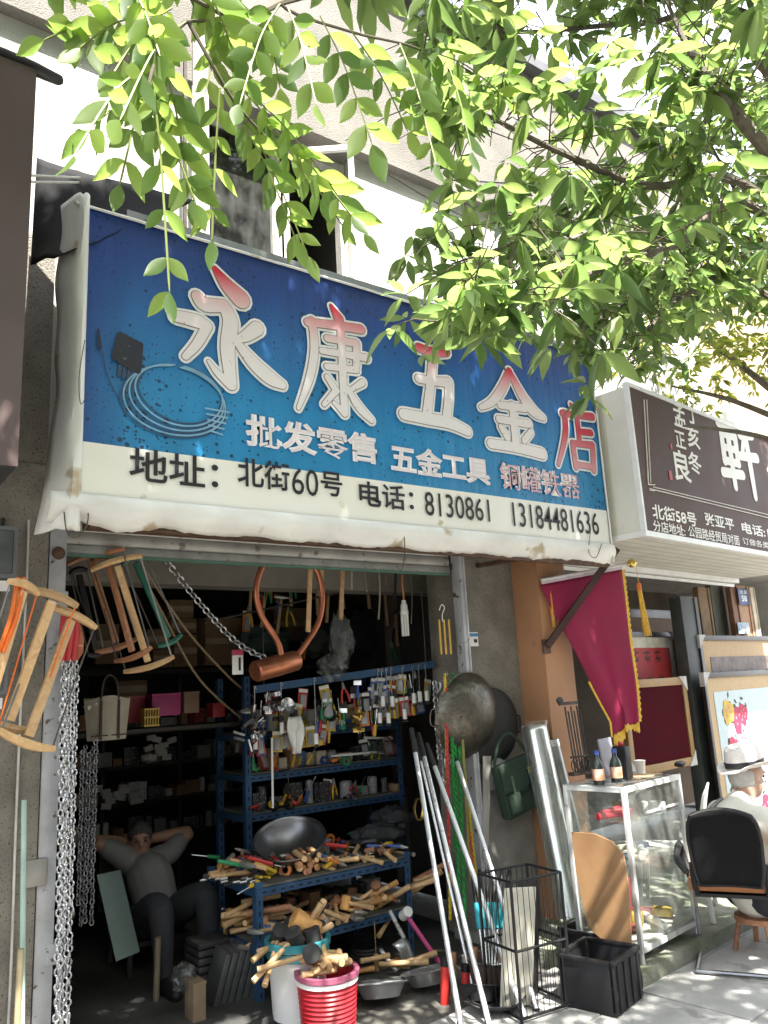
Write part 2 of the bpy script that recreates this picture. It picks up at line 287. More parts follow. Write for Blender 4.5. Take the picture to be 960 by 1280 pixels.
# steel door posts
pp = MB().box((0, 0, 1.33), (.085, .10, 2.66), None, .006); 
for z in (.55, 1.32, 2.2): pp.box((.03, -.052, z), (.05, .006, .09))
pst = thing('door_post', 'weathered grey steel door post hung with silver chains', 'door post', (1.05, .0, 0)); pp.build('post', m_galv, pst)
MB().lathe([(.001, -.012), (.028, -.01), (.034, 0), (.028, .012), (.001, .014)], 14, Matrix.Rotation(R(90), 4, 'X')).build('bolt_plate', m_rust, pst).location = (.0, -.062, 2.44)
MB().box((0, 0, 0), (.10, .04, .12), None, .006).build('latch', mat('old_padlock', (.35,.34,.32), .5, .6), pst).location = (-.05, -.05, .92)
pr = thing('door_track', 'narrow grey steel shutter track beside pebbled pier', 'door track', (3.815, -.0, 0)); MB().box((0, 0, 1.33), (.05, .09, 2.66), None, .004).build('channel', m_galv, pr); MB().box((0.012, -.048, 1.33), (.012, .012, 2.64)).build('lip', m_galv, pr)
# roller shutter, rolled up
sh = thing('roller_shutter', 'grimy off-white roller shutter rolled up above the doorway', 'shutter', (2.43, .06, 2.46))
m_slat = mat('grimy_shutter', (.46,.45,.42), .55, .2, var=.3, scale=5, bump=.1, spot=.35, spotc=(.2,.17,.14), sscale=14)
slat = MB().grid(lambda u, v: ((u-.5)*2.70, -.012*math.sin(v*math.pi), v*.070), 8, 6).mesh('slat', m_slat)
for k in range(5): place(slat, 'slat', (0, -.002*k, .052+k*.073), (0, 0, 0), sh)
MB().box((0, 0, .025), (2.70, .03, .05), None, .004).build('bottom_rail', mat('shutter_rail', (.36,.37,.35), .5, .3, spot=.3, spotc=(.2,.18,.15)), sh)
MB().box((0, -.004, -.006), (2.68, .036, .013)).build('rubber_seal', mat('green_rubber', (.10,.21,.16), .7), sh)
part('shutter_guard', m_galv, sh, (-1.36, 1.36, -.06, .2, .42, .44))
# ------------------------------------------------------------------ blue shop sign
YS = -.645; X0, X1, ZB, ZM, ZT = .985, 4.735, 2.60, 2.865, 4.075
def sgn(px, py): return at(px, py, YS)
sg = thing('shop_sign', 'big blue banner sign with white brush lettering above the hardware shop doorway', 'shop sign', ((X0+X1)/2, YS, ZB))
sx, sz = (X0+X1)/2, ZB
def vinyl(name):
    m = bpy.data.materials.new(name); m.use_nodes = True; t = m.node_tree; N = t.nodes; L = t.links; b = N['Principled BSDF']; b.inputs['Roughness'].default_value = .42
    tc = N.new('ShaderNodeTexCoord'); sp = N.new('ShaderNodeSeparateXYZ'); L.new(tc.outputs['Object'], sp.inputs[0])
    mr = N.new('ShaderNodeMapRange'); mr.inputs[1].default_value = .265; mr.inputs[2].default_value = 1.475; L.new(sp.outputs[2], mr.inputs[0])
    rp = N.new('ShaderNodeValToRGB'); e = rp.color_ramp.elements; e[0].color = (.02,.23,.48,1); e[1].color = (.014,.04,.20,1)
    for p, c in ((.25, (.02,.24,.52,1)), (.55, (.018,.15,.42,1)), (.82, (.014,.065,.28,1))): x = e.new(p); x.color = c
    L.new(mr.outputs[0], rp.inputs[0]); last = rp.outputs[0]
    mx0 = N.new('ShaderNodeMix'); mx0.data_type = 'RGBA'; ml = N.new('ShaderNodeMapRange'); ml.inputs[1].default_value = -1.875; ml.inputs[2].default_value = -1.62; ml.inputs[3].default_value = .85; ml.inputs[4].default_value = 0; L.new(sp.outputs[0], ml.inputs[0]); L.new(ml.outputs[0], mx0.inputs[0]); L.new(last, mx0.inputs[6]); mx0.inputs[7].default_value = (.012,.045,.25,1); last = mx0.outputs[2]
    def spots(sc, lo, colr, dens_from, dens_to):
        nonlocal last
        vo = N.new('ShaderNodeTexVoronoi'); vo.inputs['Scale'].default_value = sc; L.new(tc.outputs['Object'], vo.inputs['Vector'])
        n = N.new('ShaderNodeTexNoise'); n.inputs['Scale'].default_value = 1.7; n.inputs['Detail'].default_value = 4; L.new(tc.outputs['Object'], n.inputs['Vector'])
        a = N.new('ShaderNodeMapRange'); a.inputs[1].default_value = .42; a.inputs[2].default_value = .72; a.inputs[3].default_value = dens_from; a.inputs[4].default_value = dens_to; L.new(n.outputs[0], a.inputs[0])
        sc_ = N.new('ShaderNodeSeparateColor'); L.new(vo.outputs['Color'], sc_.inputs[0]); ad = N.new('ShaderNodeMath'); ad.operation = 'MULTIPLY'; L.new(sc_.outputs[0], ad.inputs[0]); L.new(a.outputs[0], ad.inputs[1])
        lt = N.new('ShaderNodeMath'); lt.operation = 'LESS_THAN'; L.new(vo.outputs['Distance'], lt.inputs[0]); L.new(ad.outputs[0], lt.inputs[1])
        mx = N.new('ShaderNodeMix'); mx.data_type = 'RGBA'; mm = N.new('ShaderNodeMath'); mm.operation = 'MULTIPLY'; mm.inputs[1].default_value = .8; L.new(lt.outputs[0], mm.inputs[0]); L.new(mm.outputs[0], mx.inputs[0]); L.new(last, mx.inputs[6]); mx.inputs[7].default_value = colr; last = mx.outputs[2]
    spots(26, 0, (.004,.008,.03,1), .16, .46); spots(52, 0, (.005,.01,.04,1), .14, .46)
    n3 = N.new('ShaderNodeTexNoise'); n3.inputs['Scale'].default_value = 2.2; n3.inputs['Detail'].default_value = 5; mpp = N.new('ShaderNodeMapping'); mpp.inputs['Scale'].default_value = (4, 1, .5); L.new(tc.outputs['Object'], mpp.inputs[0]); L.new(mpp.outputs[0], n3.inputs[0])
    m3_ = N.new('ShaderNodeMix'); m3_.data_type = 'RGBA'; m3_.blend_type = 'MULTIPLY'; r3 = N.new('ShaderNodeMapRange'); r3.inputs[3].default_value = .7; r3.inputs[4].default_value = 1.15; L.new(n3.outputs[0], r3.inputs[0]); m3_.inputs[0].default_value = 1; L.new(last, m3_.inputs[6]); L.new(r3.outputs[0], m3_.inputs[7]); L.new(m3_.outputs[2], b.inputs['Base Color'])
    bp = N.new('ShaderNodeBump'); bp.inputs['Strength'].default_value = .25; bp.inputs['Distance'].default_value = .05; L.new(n3.outputs[0], bp.inputs['Height']); L.new(bp.outputs[0], b.inputs['Normal']); return m
m_wrap = mat('dirty_white_tarpaulin', (.76,.755,.72), .7, var=.15, scale=3, bump=.25, bscale=14, spot=.28, spotc=(.44,.36,.25), sscale=5)
def wav(x, z): return .004*nz((x*1.3, z*1.7, 3))+.002*nz((x*5, z*5, 1))
MB().grid(lambda u, v: (X0-sx+u*(X1-X0), wav(u*3.7, v), ZM-sz+v*(ZT-ZM)), 60, 20).build('blue_panel', vinyl('blue_sign_print'), sg, label='blue printed panel speckled with black mildew')
MB().grid(lambda u, v: (X0-sx+u*(X1-X0), wav(u*3.7, v*.2-.2)-.0005, v*(ZM-ZB)), 60, 6).build('address_strip', mat('yellowed_white_print', (.84,.84,.82), .5, scale=.9, c2=(.80,.78,.68), spot=.12, spotc=(.5,.45,.3), sscale=6), sg, label='white strip with black address and telephone numbers')
def wrapL(u, v):      # left side: tarpaulin bunched round the frame
    z = -.16+v*(ZT-ZB+.22); flare = .06*max(0, 1-v*4)
    return (X0-sx+.006-u*(.10+.03*nz((v*6, 2, 0))+flare)*1.0, -.012-.05*math.sin(u*math.pi)*(.8+.6*nz((v*5, u*3, 4)))+u*u*.16, z+.02*nz((u*4, v*9, 7)))
def wrapB(u, v):      # bottom: hem hanging under the print
    return (-.13+X0-sx+u*(X1-X0+.15), -.012-.035*math.sin(v*math.pi)*(.7+.8*nz((u*22, v*2, 4)))+v*v*.05, .012-v*(.135+.03*nz((u*17, 0, 9))+.012*nz((u*70, 0, 2))))
def wrapR(u, v): return (X1-sx-.006+u*.03, -.012-.02*math.sin(u*math.pi)+u*u*.1, -.12+v*(ZT-ZB+.16))
def wrapT(u, v): return (X0-sx-.06+u*(X1-X0+.09), -.012+v*v*.10-.012*math.sin(v*math.pi)*(1+nz((u*20, 1, 1))), ZT-sz-.008+.05*v)
wr = MB().grid(wrapL, 8, 60).grid(wrapB, 150, 8).grid(wrapR, 4, 30).grid(wrapT, 80, 5).build('tarpaulin_border', m_wrap, sg); md = wr.modifiers.new('s', 'SOLIDIFY'); md.thickness = .003
part('frame', m_iron, sg, (X0-sx+.02, X1-sx-.02, .05, .08, .0, .04), (X0-sx+.02, X1-sx-.02, .05, .08, 1.42, 1.46), (X0-sx+.02, X0-sx+.05, .05, .08, .041, 1.419), (X1-sx-.05, X1-sx-.02, .05, .08, .041, 1.419))
part('back_sheet', mat('sign_backing', (.30,.30,.30), .7, .3), sg, (X0-sx, X1-sx, .09, .095, -.02, 1.47))
fl = MB().grid(lambda u, v: (X0-sx+.2+u*(X1-X0-.2), .02+v*.60, 1.50+v*.12+.006*nz((u*30, v*3, 0))), 40, 4).box((.1, .015, 1.50), (X1-X0-.2, .012, .075)).build('top_flashing', mat('grey_flashing', (.33,.34,.36), .5, .4, var=.3, spot=.25, spotc=(.16,.14,.13), sscale=12), sg)
# lettering
def redtip(name):
    m = bpy.data.materials.new(name); m.use_nodes = True; t = m.node_tree; N = t.nodes; L = t.links; b = N['Principled BSDF']; b.inputs['Roughness'].default_value = .45
    tc = N.new('ShaderNodeTexCoord'); sp = N.new('ShaderNodeSeparateXYZ'); L.new(tc.outputs['Generated'], sp.inputs[0]); rp = N.new('ShaderNodeValToRGB'); e = rp.color_ramp.elements
    e[0].position = .1; e[0].color = (.80,.76,.77,1); e[1].position = .95; e[1].color = (.60,.02,.05,1); x = e.new(.60); x.color = (.78,.70,.71,1); x = e.new(.80); x.color = (.72,.36,.39,1); L.new(sp.outputs[2], rp.inputs[0])
    n = N.new('ShaderNodeTexNoise'); n.inputs['Scale'].default_value = 40; L.new(tc.outputs['Object'], n.inputs[0]); r = N.new('ShaderNodeValToRGB'); r.color_ramp.elements[0].position = .28; r.color_ramp.elements[1].position = .33; r.color_ramp.elements[0].color = (.25,.25,.3,1); L.new(n.outputs[0], r.inputs[0])
    mx = N.new('ShaderNodeMix'); mx.data_type = 'RGBA'; mx.blend_type = 'MULTIPLY'; mx.inputs[0].default_value = .8; L.new(rp.outputs[0], mx.inputs[6]); L.new(r.outputs[0], mx.inputs[7]); L.new(mx.outputs[2], b.inputs['Base Color']); return m
m_red = redtip('white_to_red_print'); m_red2 = redtip('red_to_pink_print'); e = [n for n in m_red2.node_tree.nodes if n.type == 'VALTORGB'][0].color_ramp.elements
e[0].color = (.66,.30,.34,1); e[1].color = (.58,.03,.07,1); e[2].color = (.58,.10,.15,1)
m_lwhite = mat('white_letter_print', (.84,.84,.85), .45, var=.08, scale=12, spot=.10, spotc=(.35,.37,.42), sscale=60); m_lgrey = mat('letter_edge_print', (.25,.20,.24), .5)
m_lpink = mat('pale_pink_print', (.80,.70,.73), .45, var=.08); m_lblack = mat('black_letter_print', (.015,.015,.02), .5)
B = .115
CH = {
'yong': [[(.36,.99,.05), (.47,.88,.13), (.60,.79,.17)], [(.20,.72,.10), (.27,.67,.13), (.44,.70,.11), (.50,.58,.14), (.47,.35,.13), (.50,.07,.10), (.38,.14,.06), (.30,.22,.03)], [(.02,.52,.10), (.20,.52,.12), (.29,.50,.09), (.20,.34,.08), (.10,.22,.06)], [(.75,.58,.13), (.64,.49,.10), (.54,.44,.05)], [(.54,.44,.06), (.70,.29,.12), (.86,.19,.13), (.98,.15,.08)]],
'kang': [[(.50,1.0,.05), (.60,.90,.14)], [(.16,.80,.10), (.5,.83,.11), (.92,.86,.12)], [(.22,.82,.11), (.24,.58,.11), (.16,.32,.10), (.0,.05,.05)], [(.42,.70,.09), (.84,.72,.10), (.82,.52,.10)], [(.34,.58,.08), (.98,.61,.10)], [(.40,.45,.08), (.82,.48,.09)], [(.62,.80,.11), (.62,.5,.11), (.62,.08,.10), (.48,.15,.05)], [(.40,.36,.08), (.48,.29,.09)], [(.34,.12,.06), (.52,.26,.09)], [(.90,.38,.09), (.74,.30,.06)], [(.68,.30,.07), (.82,.16,.11), (1.0,.06,.08)]],
'wu': [[(.30,.94,.12), (.52,.93,.12), (.74,.98,.13)], [(.52,.93,.14), (.46,.60,.13), (.36,.16,.14)], [(.26,.56,.11), (.5,.57,.11), (.74,.60,.13), (.72,.40,.13), (.66,.14,.13)], [(.0,.10,.14), (.35,.10,.15), (.70,.10,.15), (1.0,.04,.12)]],
'jin': [[(.50,1.0,.10), (.36,.76,.12), (.18,.56,.10), (.0,.46,.06)], [(.52,.97,.09), (.68,.72,.14), (.84,.56,.15), (1.0,.50,.08)], [(.30,.54,.09), (.70,.57,.10)], [(.26,.36,.09), (.74,.38,.10)], [(.50,.56,.12), (.50,.06,.12)], [(.28,.27,.07), (.37,.16,.10)], [(.76,.28,.08), (.64,.16,.09)], [(.10,.04,.11), (.5,.05,.12), (.92,.03,.13)]],
'dian': [[(.48,1.0,.06), (.58,.91,.14)], [(.24,.83,.11), (.6,.85,.11), (1.0,.88,.13)], [(.30,.84,.12), (.26,.50,.12), (.02,.04,.07)], [(.60,.76,.11), (.60,.44,.11)], [(.60,.60,.10), (.92,.62,.11)], [(.42,.40,.11), (.44,.05,.11)], [(.42,.40,.10), (.92,.43,.12), (.88,.05,.12)], [(.44,.09,.10), (.88,.09,.10)]]}
for key, (xa, xb, yt, yb), mm in (('yong', (216, 352, 340, 492), m_red), ('kang', (370, 459, 384, 526), m_red), ('wu', (501, 579, 434, 536), m_red), ('jin', (600, 677, 466, 564), m_red), ('dian', (692, 742, 507, 588), m_red2)):
    xm, ym = (xa+xb)/2, (yt+yb)/2; xl, xr, zb, zt = sgn(xa, ym).x, sgn(xb, ym).x, sgn(xm, yb).z, sgn(xm, yt).z; W, H = xr-xl, zt-zb
    c = link('character', strokes_mesh(CH[key], W, H, m_lwhite, .018), sg); c.location = (xl-sx, -.008, zb-sz)
    link('character_edge', strokes_mesh(CH[key], W, H, m_lgrey, .004, 'edge'), c).location = (0, -.0022, 0)
    link('character_fill', strokes_mesh(CH[key], W, H, mm, .0, 'fill'), c).location = (0, -.0045, 0)
def words(parent, body, a, b, h0, mt, bold, base, fn, off, yy, name='lettering', **k):
    """a, b: photo points at the middle height of the first and last glyph edges"""
    p, q = fn(*a), fn(*b); w_ = (q-p).length; me = text_mesh(body, w_, h0, mt, bold, name); o = link(name, me, parent); o.location = (p.x-base.x, yy, (p.z+q.z)/2-h0/2-base.z+off); return o
base = V((sx, 0, sz))
for body, a, b in (('批发零售', (306, 537), (470, 563)), ('五金工具', (487, 571), (611, 591)), ('铜罐铁器', (624, 594), (723, 609))):
    h = .185
    words(sg, body, a, b, h, m_lwhite, .040, base, sgn, 0, -.008, 'wording'); words(sg, body, a, b, h*.99, m_lpink if body[0] != '铜' else mat('pink_print', (.72,.45,.50), .5), .0, base, sgn, 0, -.0095, 'wording_fill')
for body, a, b, h, bo in (('地址：', (161, 578), (272, 594), .165, .016), ('北街', (296, 589), (361, 597), .16, .016), ('60', (364, 601), (397, 605), .15, .0), ('号', (400, 604), (427, 607), .14, .016), ('电话：', (448, 614), (516, 627), .15, .016), ('8130861', (530, 629), (611, 639), .15, .004), ('13184481636', (640, 643), (747, 655), .165, .004)):
    words(sg, body, a, b, h, m_lblack, bo, base, sgn, 0, -.008, 'wording')
# printed coil of strapping on the sign
m_cl, m_cd, m_ck = mat('coil_light_print', (.22,.42,.60), .5), mat('coil_dark_print', (.035,.07,.14), .5), mat('coil_black_print', (.02,.02,.035), .5, spot=.3, spotc=(.10,.12,.15))
def pxs(pts): return [(sgn(x, y).x-sx, sgn(x, y).z-sz, wd) for x, y, wd in pts]
dk, lt, bk = [], [], []
for k in range(7):
    ang = [R(t) for t in range(95, 452, 12)]; q = k/6
    pts = [(222+math.cos(t)*(66-14*q+8*(q-.5)*math.sin(t))+8*q-6, 503-math.sin(t)*(44-8*q)-10*q+16*math.cos(t)*.6, .008) for t in ang]
    (dk if k % 2 == 0 else lt).append(pxs(pts))
for k in range(5): bk.append(pxs([(143+k*7, 452+k*4-4, .035), (150+k*6, 424+k*3-4, .035)])); dk.append(pxs([(148+k*6, 470+k*2, .02), (152+k*6, 445, .02)]))
for k in range(5): lt.append(pxs([(256+k*1.5, 511+k*7, .010), (285-k*2, 516+k*7, .010)]))
bk.append(pxs([(122, 413, .012), (124, 436, .02)])); bk.append(pxs([(127, 440, .004), (133, 470, .004), (148, 500, .004)]))
for nm, st, mt, yy in (('coil_print', dk, m_cd, -.0075), ('coil_print', lt, m_cl, -.009), ('coil_print', bk, m_ck, -.0105)): link(nm, strokes_mesh(st, 1, 1, mt, 0, nm, 0, 3), sg).location = (0, yy, 0)
# wires and hooks on the sign hem
wm = mat('thin_wire', (.10,.085,.07), .5, .7)
def wire(parent, pts, r=.003, name='hook', m=None, n=5): return MB().tube(smooth_pts(pts, 5), r, n).build(name, m or wm, parent)
def rel(px, py, Y): p = at(px, py, Y); return (p.x-sx, p.y-YS, p.z-sz)
wire(sg, [rel(80, 640, -.66), rel(84, 665, -.67), rel(96, 672, -.66), rel(109, 655, -.65), rel(110, 630, -.66)]); wire(sg, [rel(505, 665, -.66), rel(506, 690, -.66), rel(502, 712, -.66), rel(494, 705, -.66)])
wire(sg, [rel(738, 665, -.67), rel(736, 690, -.68), rel(745, 697, -.69), rel(752, 680, -.68)]); wire(sg, [rel(106, 425, -.69), rel(99, 470, -.69), rel(101, 505, -.70), rel(110, 490, -.69)], .002)
# support irons under the sign
fr = thing('sign_bracket', 'dark iron frame holding up the right end of the blue sign', 'bracket', (4.3, -.3, 2.5))
for nm, a, b, wd in (('bar', (4.0, -.012, 2.52), (4.02, -.62, 2.50), .03), ('bar', (4.66, -.3, 2.53), (4.69, -.62, 2.50), .03), ('bar', (1.1, -.30, 2.535), (4.72, -.34, 2.53), .03), ('rail', (1.05, -.58, 2.49), (4.72, -.60, 2.47), .035)): MB().bar(V(a)-fr.location, V(b)-fr.location, wd).build(nm, m_rust, fr)
a, b = at(771, 686, -.60), at(684, 808, -.29)
st = thing('diagonal_strut', 'slanting brown iron strut from blue sign corner to orange pillar', 'strut', b); MB().bar((0, 0, 0), a-b, .045, .045).build('bar', mat('brown_painted_iron', (.07,.035,.03), .5, .3), st); MB().box((0, .01, 0), (.07, .02, .10)).build('foot_plate', m_rust, st)
# ------------------------------------------------------------------ left neighbour: brown sign box, tarp, meter boxes
nb = thing('neighbour_sign', 'plain mauve-brown sign box of the shop on the left', 'sign box', (.66, -.95, 2.62))
m_mauve = mat('mauve_brown_panel', (.105,.070,.070), .45, var=.2, scale=2, bump=.05, spot=.1, spotc=(.16,.12,.11), sscale=6)
part('front_panel', m_mauve, nb, (-2.2, -.002, -.012, .0, 0, 1.86)); part('box_body', mat('black_sheet', (.03,.03,.032), .6), nb, (-2.2, -.004, .003, .70, .0, 1.84))
def lip(u, v): a = v*1.9-.2; return (-2.2+u*2.3+.02*math.sin(v*3), -.02+.05*math.cos(a)*(1)+.0, 1.86+.035*math.sin(a)-.05*max(0, u-.93)*8*v)
MB().grid(lip, 20, 8).build('top_lip', mat('black_flashing', (.05,.05,.055), .45), nb).modifiers.new('s', 'SOLIDIFY').thickness = .008
tp = [at(46, 196, -.30), at(245, 250, -.62), at(92, 312, -.66), at(38, 332, -.35)]
def tarp(u, v):
    p = (tp[0]*(1-u)+tp[1]*u)*(1-v)+(tp[3]*(1-u)+tp[2]*u)*v; return p+V((0, 0, -.05*math.sin(u*math.pi)*math.sin(v*math.pi)+.03*nz(p, 5)+.012*nz(p, 14)))
MB().grid(tarp, 24, 16).build('tarpaulin', mat('black_plastic_sheet', (.018,.018,.02), .75, bump=.2, spec=.15), smooth=180, label='crumpled black plastic sheet tucked behind the left end of the blue sign', cat='tarpaulin').modifiers.new('s', 'SOLIDIFY').thickness = .004
m_meter = mat('grey_meter_plastic', (.16,.17,.175), .5)
def meter(px, py, Y, w_, h_, lab):
    p = at(px, py, Y); t = thing('meter_box', lab, 'meter box', p, group='meter boxes on the left pier'); MB().box((-w_/2, 0, -h_/2), (w_, .09, h_), None, .015).build('case', m_meter, t); MB().box((-w_/2, -.047, -h_/2), (w_*.78, .012, h_*.8), None, .01).build('cover', mat('meter_cover', (.10,.11,.115), .25), t)
    for k in range(2): MB().box((-w_*.5+k*.07-.02, -.05, -h_-.035), (.055, .006, .05)).build('sticker', m_white, t)
meter(22, 660, -.14, .22, .26, 'grey plastic meter box with white stickers beside the door post'); meter(10, 805, -.14, .2, .24, 'lower dark meter box behind the hanging wooden saw frames')
gp = thing('green_pole', 'thin mint green pole leaning against the left pier', 'pole', at(30, 1280, -.25)); a = at(30, 1000, -.17); MB().cyl((0, 0, -.25), a-gp.location, .012, n=10).build('shaft', mat('mint_paint', (.36,.50,.44), .5, var=.15), gp); MB().cyl(V((-.03, 0, -.2)), V((-.025, 0, .3)), .014, n=10).build('bamboo_sleeve', mat('old_bamboo', (.32,.27,.16), .6), gp)
bd = thing('leaning_board', 'rust-stained brown board at the left edge beside the pier', 'board', (.52, -.12, 0)); MB().box((0, 0, .75), (.34, .03, 1.5), None, .004).build('panel', mat('stained_board', (.16,.13,.10), .7, c2=(.17,.065,.04), scale=3, bump=.3), bd); MB().box((.15, -.025, .75), (.035, .02, 1.48)).build('edge_batten', mat('grey_timber', (.12,.11,.10), .8), bd)
cbm = mat('grey_cable', (.30,.30,.31), .5)
for k, (a, b, lab) in enumerate((((-40, 205, -1.0), (100, 222, -.55), 'upper pale cable running behind the brown sign box'), ((-40, 216, -1.0), (98, 228, -.55), 'lower pale cable running behind the brown sign box'))):
    p, q = at(*a), at(*b); MB().tube([p, (p+q)/2-V((0, 0, .02)), q], .006, 6).build('cable', mat('pale_cable', (.62,.60,.57), .5), label=lab, cat='cable', group='cables on the left')
# ------------------------------------------------------------------ framing shop on the right: pillar, building, sign box
b2 = thing('framing_shop_building', 'framing shop with an orange pillar right of the hardware shop', 'building', (0, 0, 0))
m_or = mat('orange_brown_paint', (.42,.21,.105), .6, var=.15, scale=3, bump=.12, spot=.12, spotc=(.28,.13,.07), sscale=9)
part('pillar', m_or, b2, (4.342, 4.64, -.27, .4, 0, 2.62), ch=.006)
m_tan = mat('tan_wall', (.46,.33,.24), .8, var=.2, scale=4, bump=.2)
def part2(name, m, parent, *boxes, **k):
    mb = MB(); M = Matrix.Translation(O2) @ Matrix.Rotation(A2, 4, 'Z'); n0 = 0
    for (x0, x1, y0, y1, z0, z1) in boxes: mb.box(((x0+x1)/2, (y0+y1)/2, (z0+z1)/2), (x1-x0, y1-y0, z1-z0))
    mb.v = [M @ v for v in mb.v]; return mb.build(name, m, parent, **k)
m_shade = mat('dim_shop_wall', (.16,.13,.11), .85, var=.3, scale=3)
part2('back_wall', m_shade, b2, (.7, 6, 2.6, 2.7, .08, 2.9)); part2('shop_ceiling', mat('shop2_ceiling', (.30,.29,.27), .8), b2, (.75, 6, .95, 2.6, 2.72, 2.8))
part2('upper_storey', m_tan, b2, (3.6, 12, 1.0, 3, 2.9, 6.6)); part2('far_wing', m_stucco, b2, (6, 14, .9, 3, 0, 2.9))
m_stile = mat('dark_green_grey_frame', (.055,.065,.065), .55, var=.3)
fs = thing('sign_box', 'brown sign box with white calligraphy over the framing shop', 'shop sign', at(806, 668, -.86), (0, 0, A2)); F0 = fs.location.copy(); FZ = 1.16
m_brown = mat('brown_sign_vinyl', (.085,.048,.040), .6, var=.15, scale=3, bump=.04, spec=.25)
part('front_panel', m_brown, fs, (0.012, 3.6, -.006, .01, .03, FZ-.03)); m_alu = mat('white_aluminium', (.74,.74,.72), .45, .1, var=.1)
part('end_panel', mat('cream_end_panel', (.66,.64,.57), .55, var=.12, scale=3, spot=.15, spotc=(.5,.46,.36), sscale=5), fs, (-.002, .006, .025, .72, .03, FZ-.03))
part('edge_trim', m_alu, fs, (-.012, 3.6, -.018, .022, -.012, .028), (-.012, .011, -.018, .022, .029, FZ), (.012, 3.6, -.018, .022, FZ-.03, FZ), (-.012, .006, .0225, .72, -.012, .028))
part('soffit', mat('cream_soffit', (.62,.60,.54), .6, var=.15, scale=3, bump=.05), fs, (.012, 3.6, .03, .93, -.004, .012)); part('soffit_trim', m_alu, fs, (-.25, 3.6, .932, .985, -.05, .02), (-.25, 3.6, .99, 1.01, -.085, -.055))
for k in range(8): MB().box((1.8, .12+k*.11, -.0052), (3.55, .006, .0015)).build('soffit_joint', mat('joint_shadow', (.35,.33,.30), .8), fs)
MF = Matrix.Translation(F0) @ Matrix.Rotation(A2, 4, 'Z'); MFi = MF.inverted()
def f2(px, py):                                        # photo point -> local point on the sign's front
    d = ray(px, py); n = N2; t = (F0-CAM).dot(n)/d.dot(n); return MFi @ (CAM+d*t)
def words2(body, a, b, h0, mt, bold, name='wording', yy=-.009):
    p, q = f2(*a), f2(*b); o = link(name, text_mesh(body, q.x-p.x, h0, mt, bold, name), fs); o.location = (p.x, yy, (p.z+q.z)/2-h0/2); return o
m_cal = mat('ivory_print', (.80,.78,.72), .5, var=.06); m_seal = mat('red_seal_print', (.42,.04,.05), .5)
p, q = f2(893, 525), f2(937, 525); zt, zb = f2(906, 520).z, f2(928, 616).z
XU = [[(.05,.86,.12), (.48,.90,.12)], [(.10,.72,.11), (.09,.36,.12)], [(.10,.73,.10), (.46,.75,.12), (.44,.38,.12)], [(.12,.55,.09), (.44,.56,.09)], [(.10,.37,.10), (.46,.38,.10)], [(.0,.20,.12), (.52,.24,.12)], [(.27,1.0,.13), (.27,.05,.11)], [(.60,.80,.12), (.94,.86,.13)], [(.70,.78,.1), (.60,.55,.09)], [(.52,.50,.11), (1.0,.55,.13)], [(.76,.82,.12), (.77,.40,.13), (.78,-.02,.10)]]
o = link('character', strokes_mesh(XU, q.x-p.x, zt-zb, m_cal), fs); o.location = (p.x, -.009, zb)
p = f2(958, 586); o = link('character', strokes_mesh([[(0, .4, .12), (.3, .5, .14), (.9, .55, .12)], [(.5, 1, .1), (.45, .0, .12)]], .3, .36, m_cal), fs); o.location = (p.x, -.009, p.z-.16)
for body, x, yt, yb, wd in (('丁', 864, 511, 530, 15), ('亥', 865, 533, 560, 15), ('冬', 867, 566, 592, 16), ('孟', 848, 506, 534, 15), ('正', 849, 540, 560, 12), ('良', 851, 564, 602, 20)):
    a, b = f2(x-wd/2, (yt+yb)/2), f2(x+wd/2, (yt+yb)/2); h = f2(x, yt).z-f2(x, yb).z; o = link('wording', text_mesh(body, b.x-a.x, h, m_cal, .02, 'wording'), fs); o.location = (a.x, -.009, f2(x, yb).z)
for (x, y, s) in ((838.5, 594, 6.5), (838, 558, 4)): a = f2(x-s/2, y); MB().box((0, 0, 0), (.045*s/6.5, .003, .075*s/6.5)).build('seal', m_seal, fs).location = (a.x+.02, -.009, a.z)
for body, a, b, h, bo in (('北街58号', (814, 640), (869, 649), .115, .02), ('张亚平', (880, 649), (916, 656), .105, .02), ('电话:137', (926, 660), (975, 669), .10, .02), ('分店地址:', (815, 657), (855, 664), .085, .012), ('公园路经贸局对面', (859, 664), (923, 676), .09, .012), ('订做各类牌匾', (927, 676), (975, 685), .06, .004)): words2(body, a, b, h, m_cal, bo)
def ln(a, b, w_=.012):
    p, q = f2(*a), f2(*b); MB().bar((p.x, -.009, p.z), (q.x, -.009, q.z), .004, w_, up=(0, 1, 0)).build('border_line', m_cal, fs)
ln((803.5, 500), (809, 606), .010); ln((807, 500), (812, 604), .006); ln((810, 611), (965, 649), .012); ln((815, 609), (965, 645), .006); ln((809, 606), (817, 606.5), .01); ln((810, 613), (817, 614), .01)
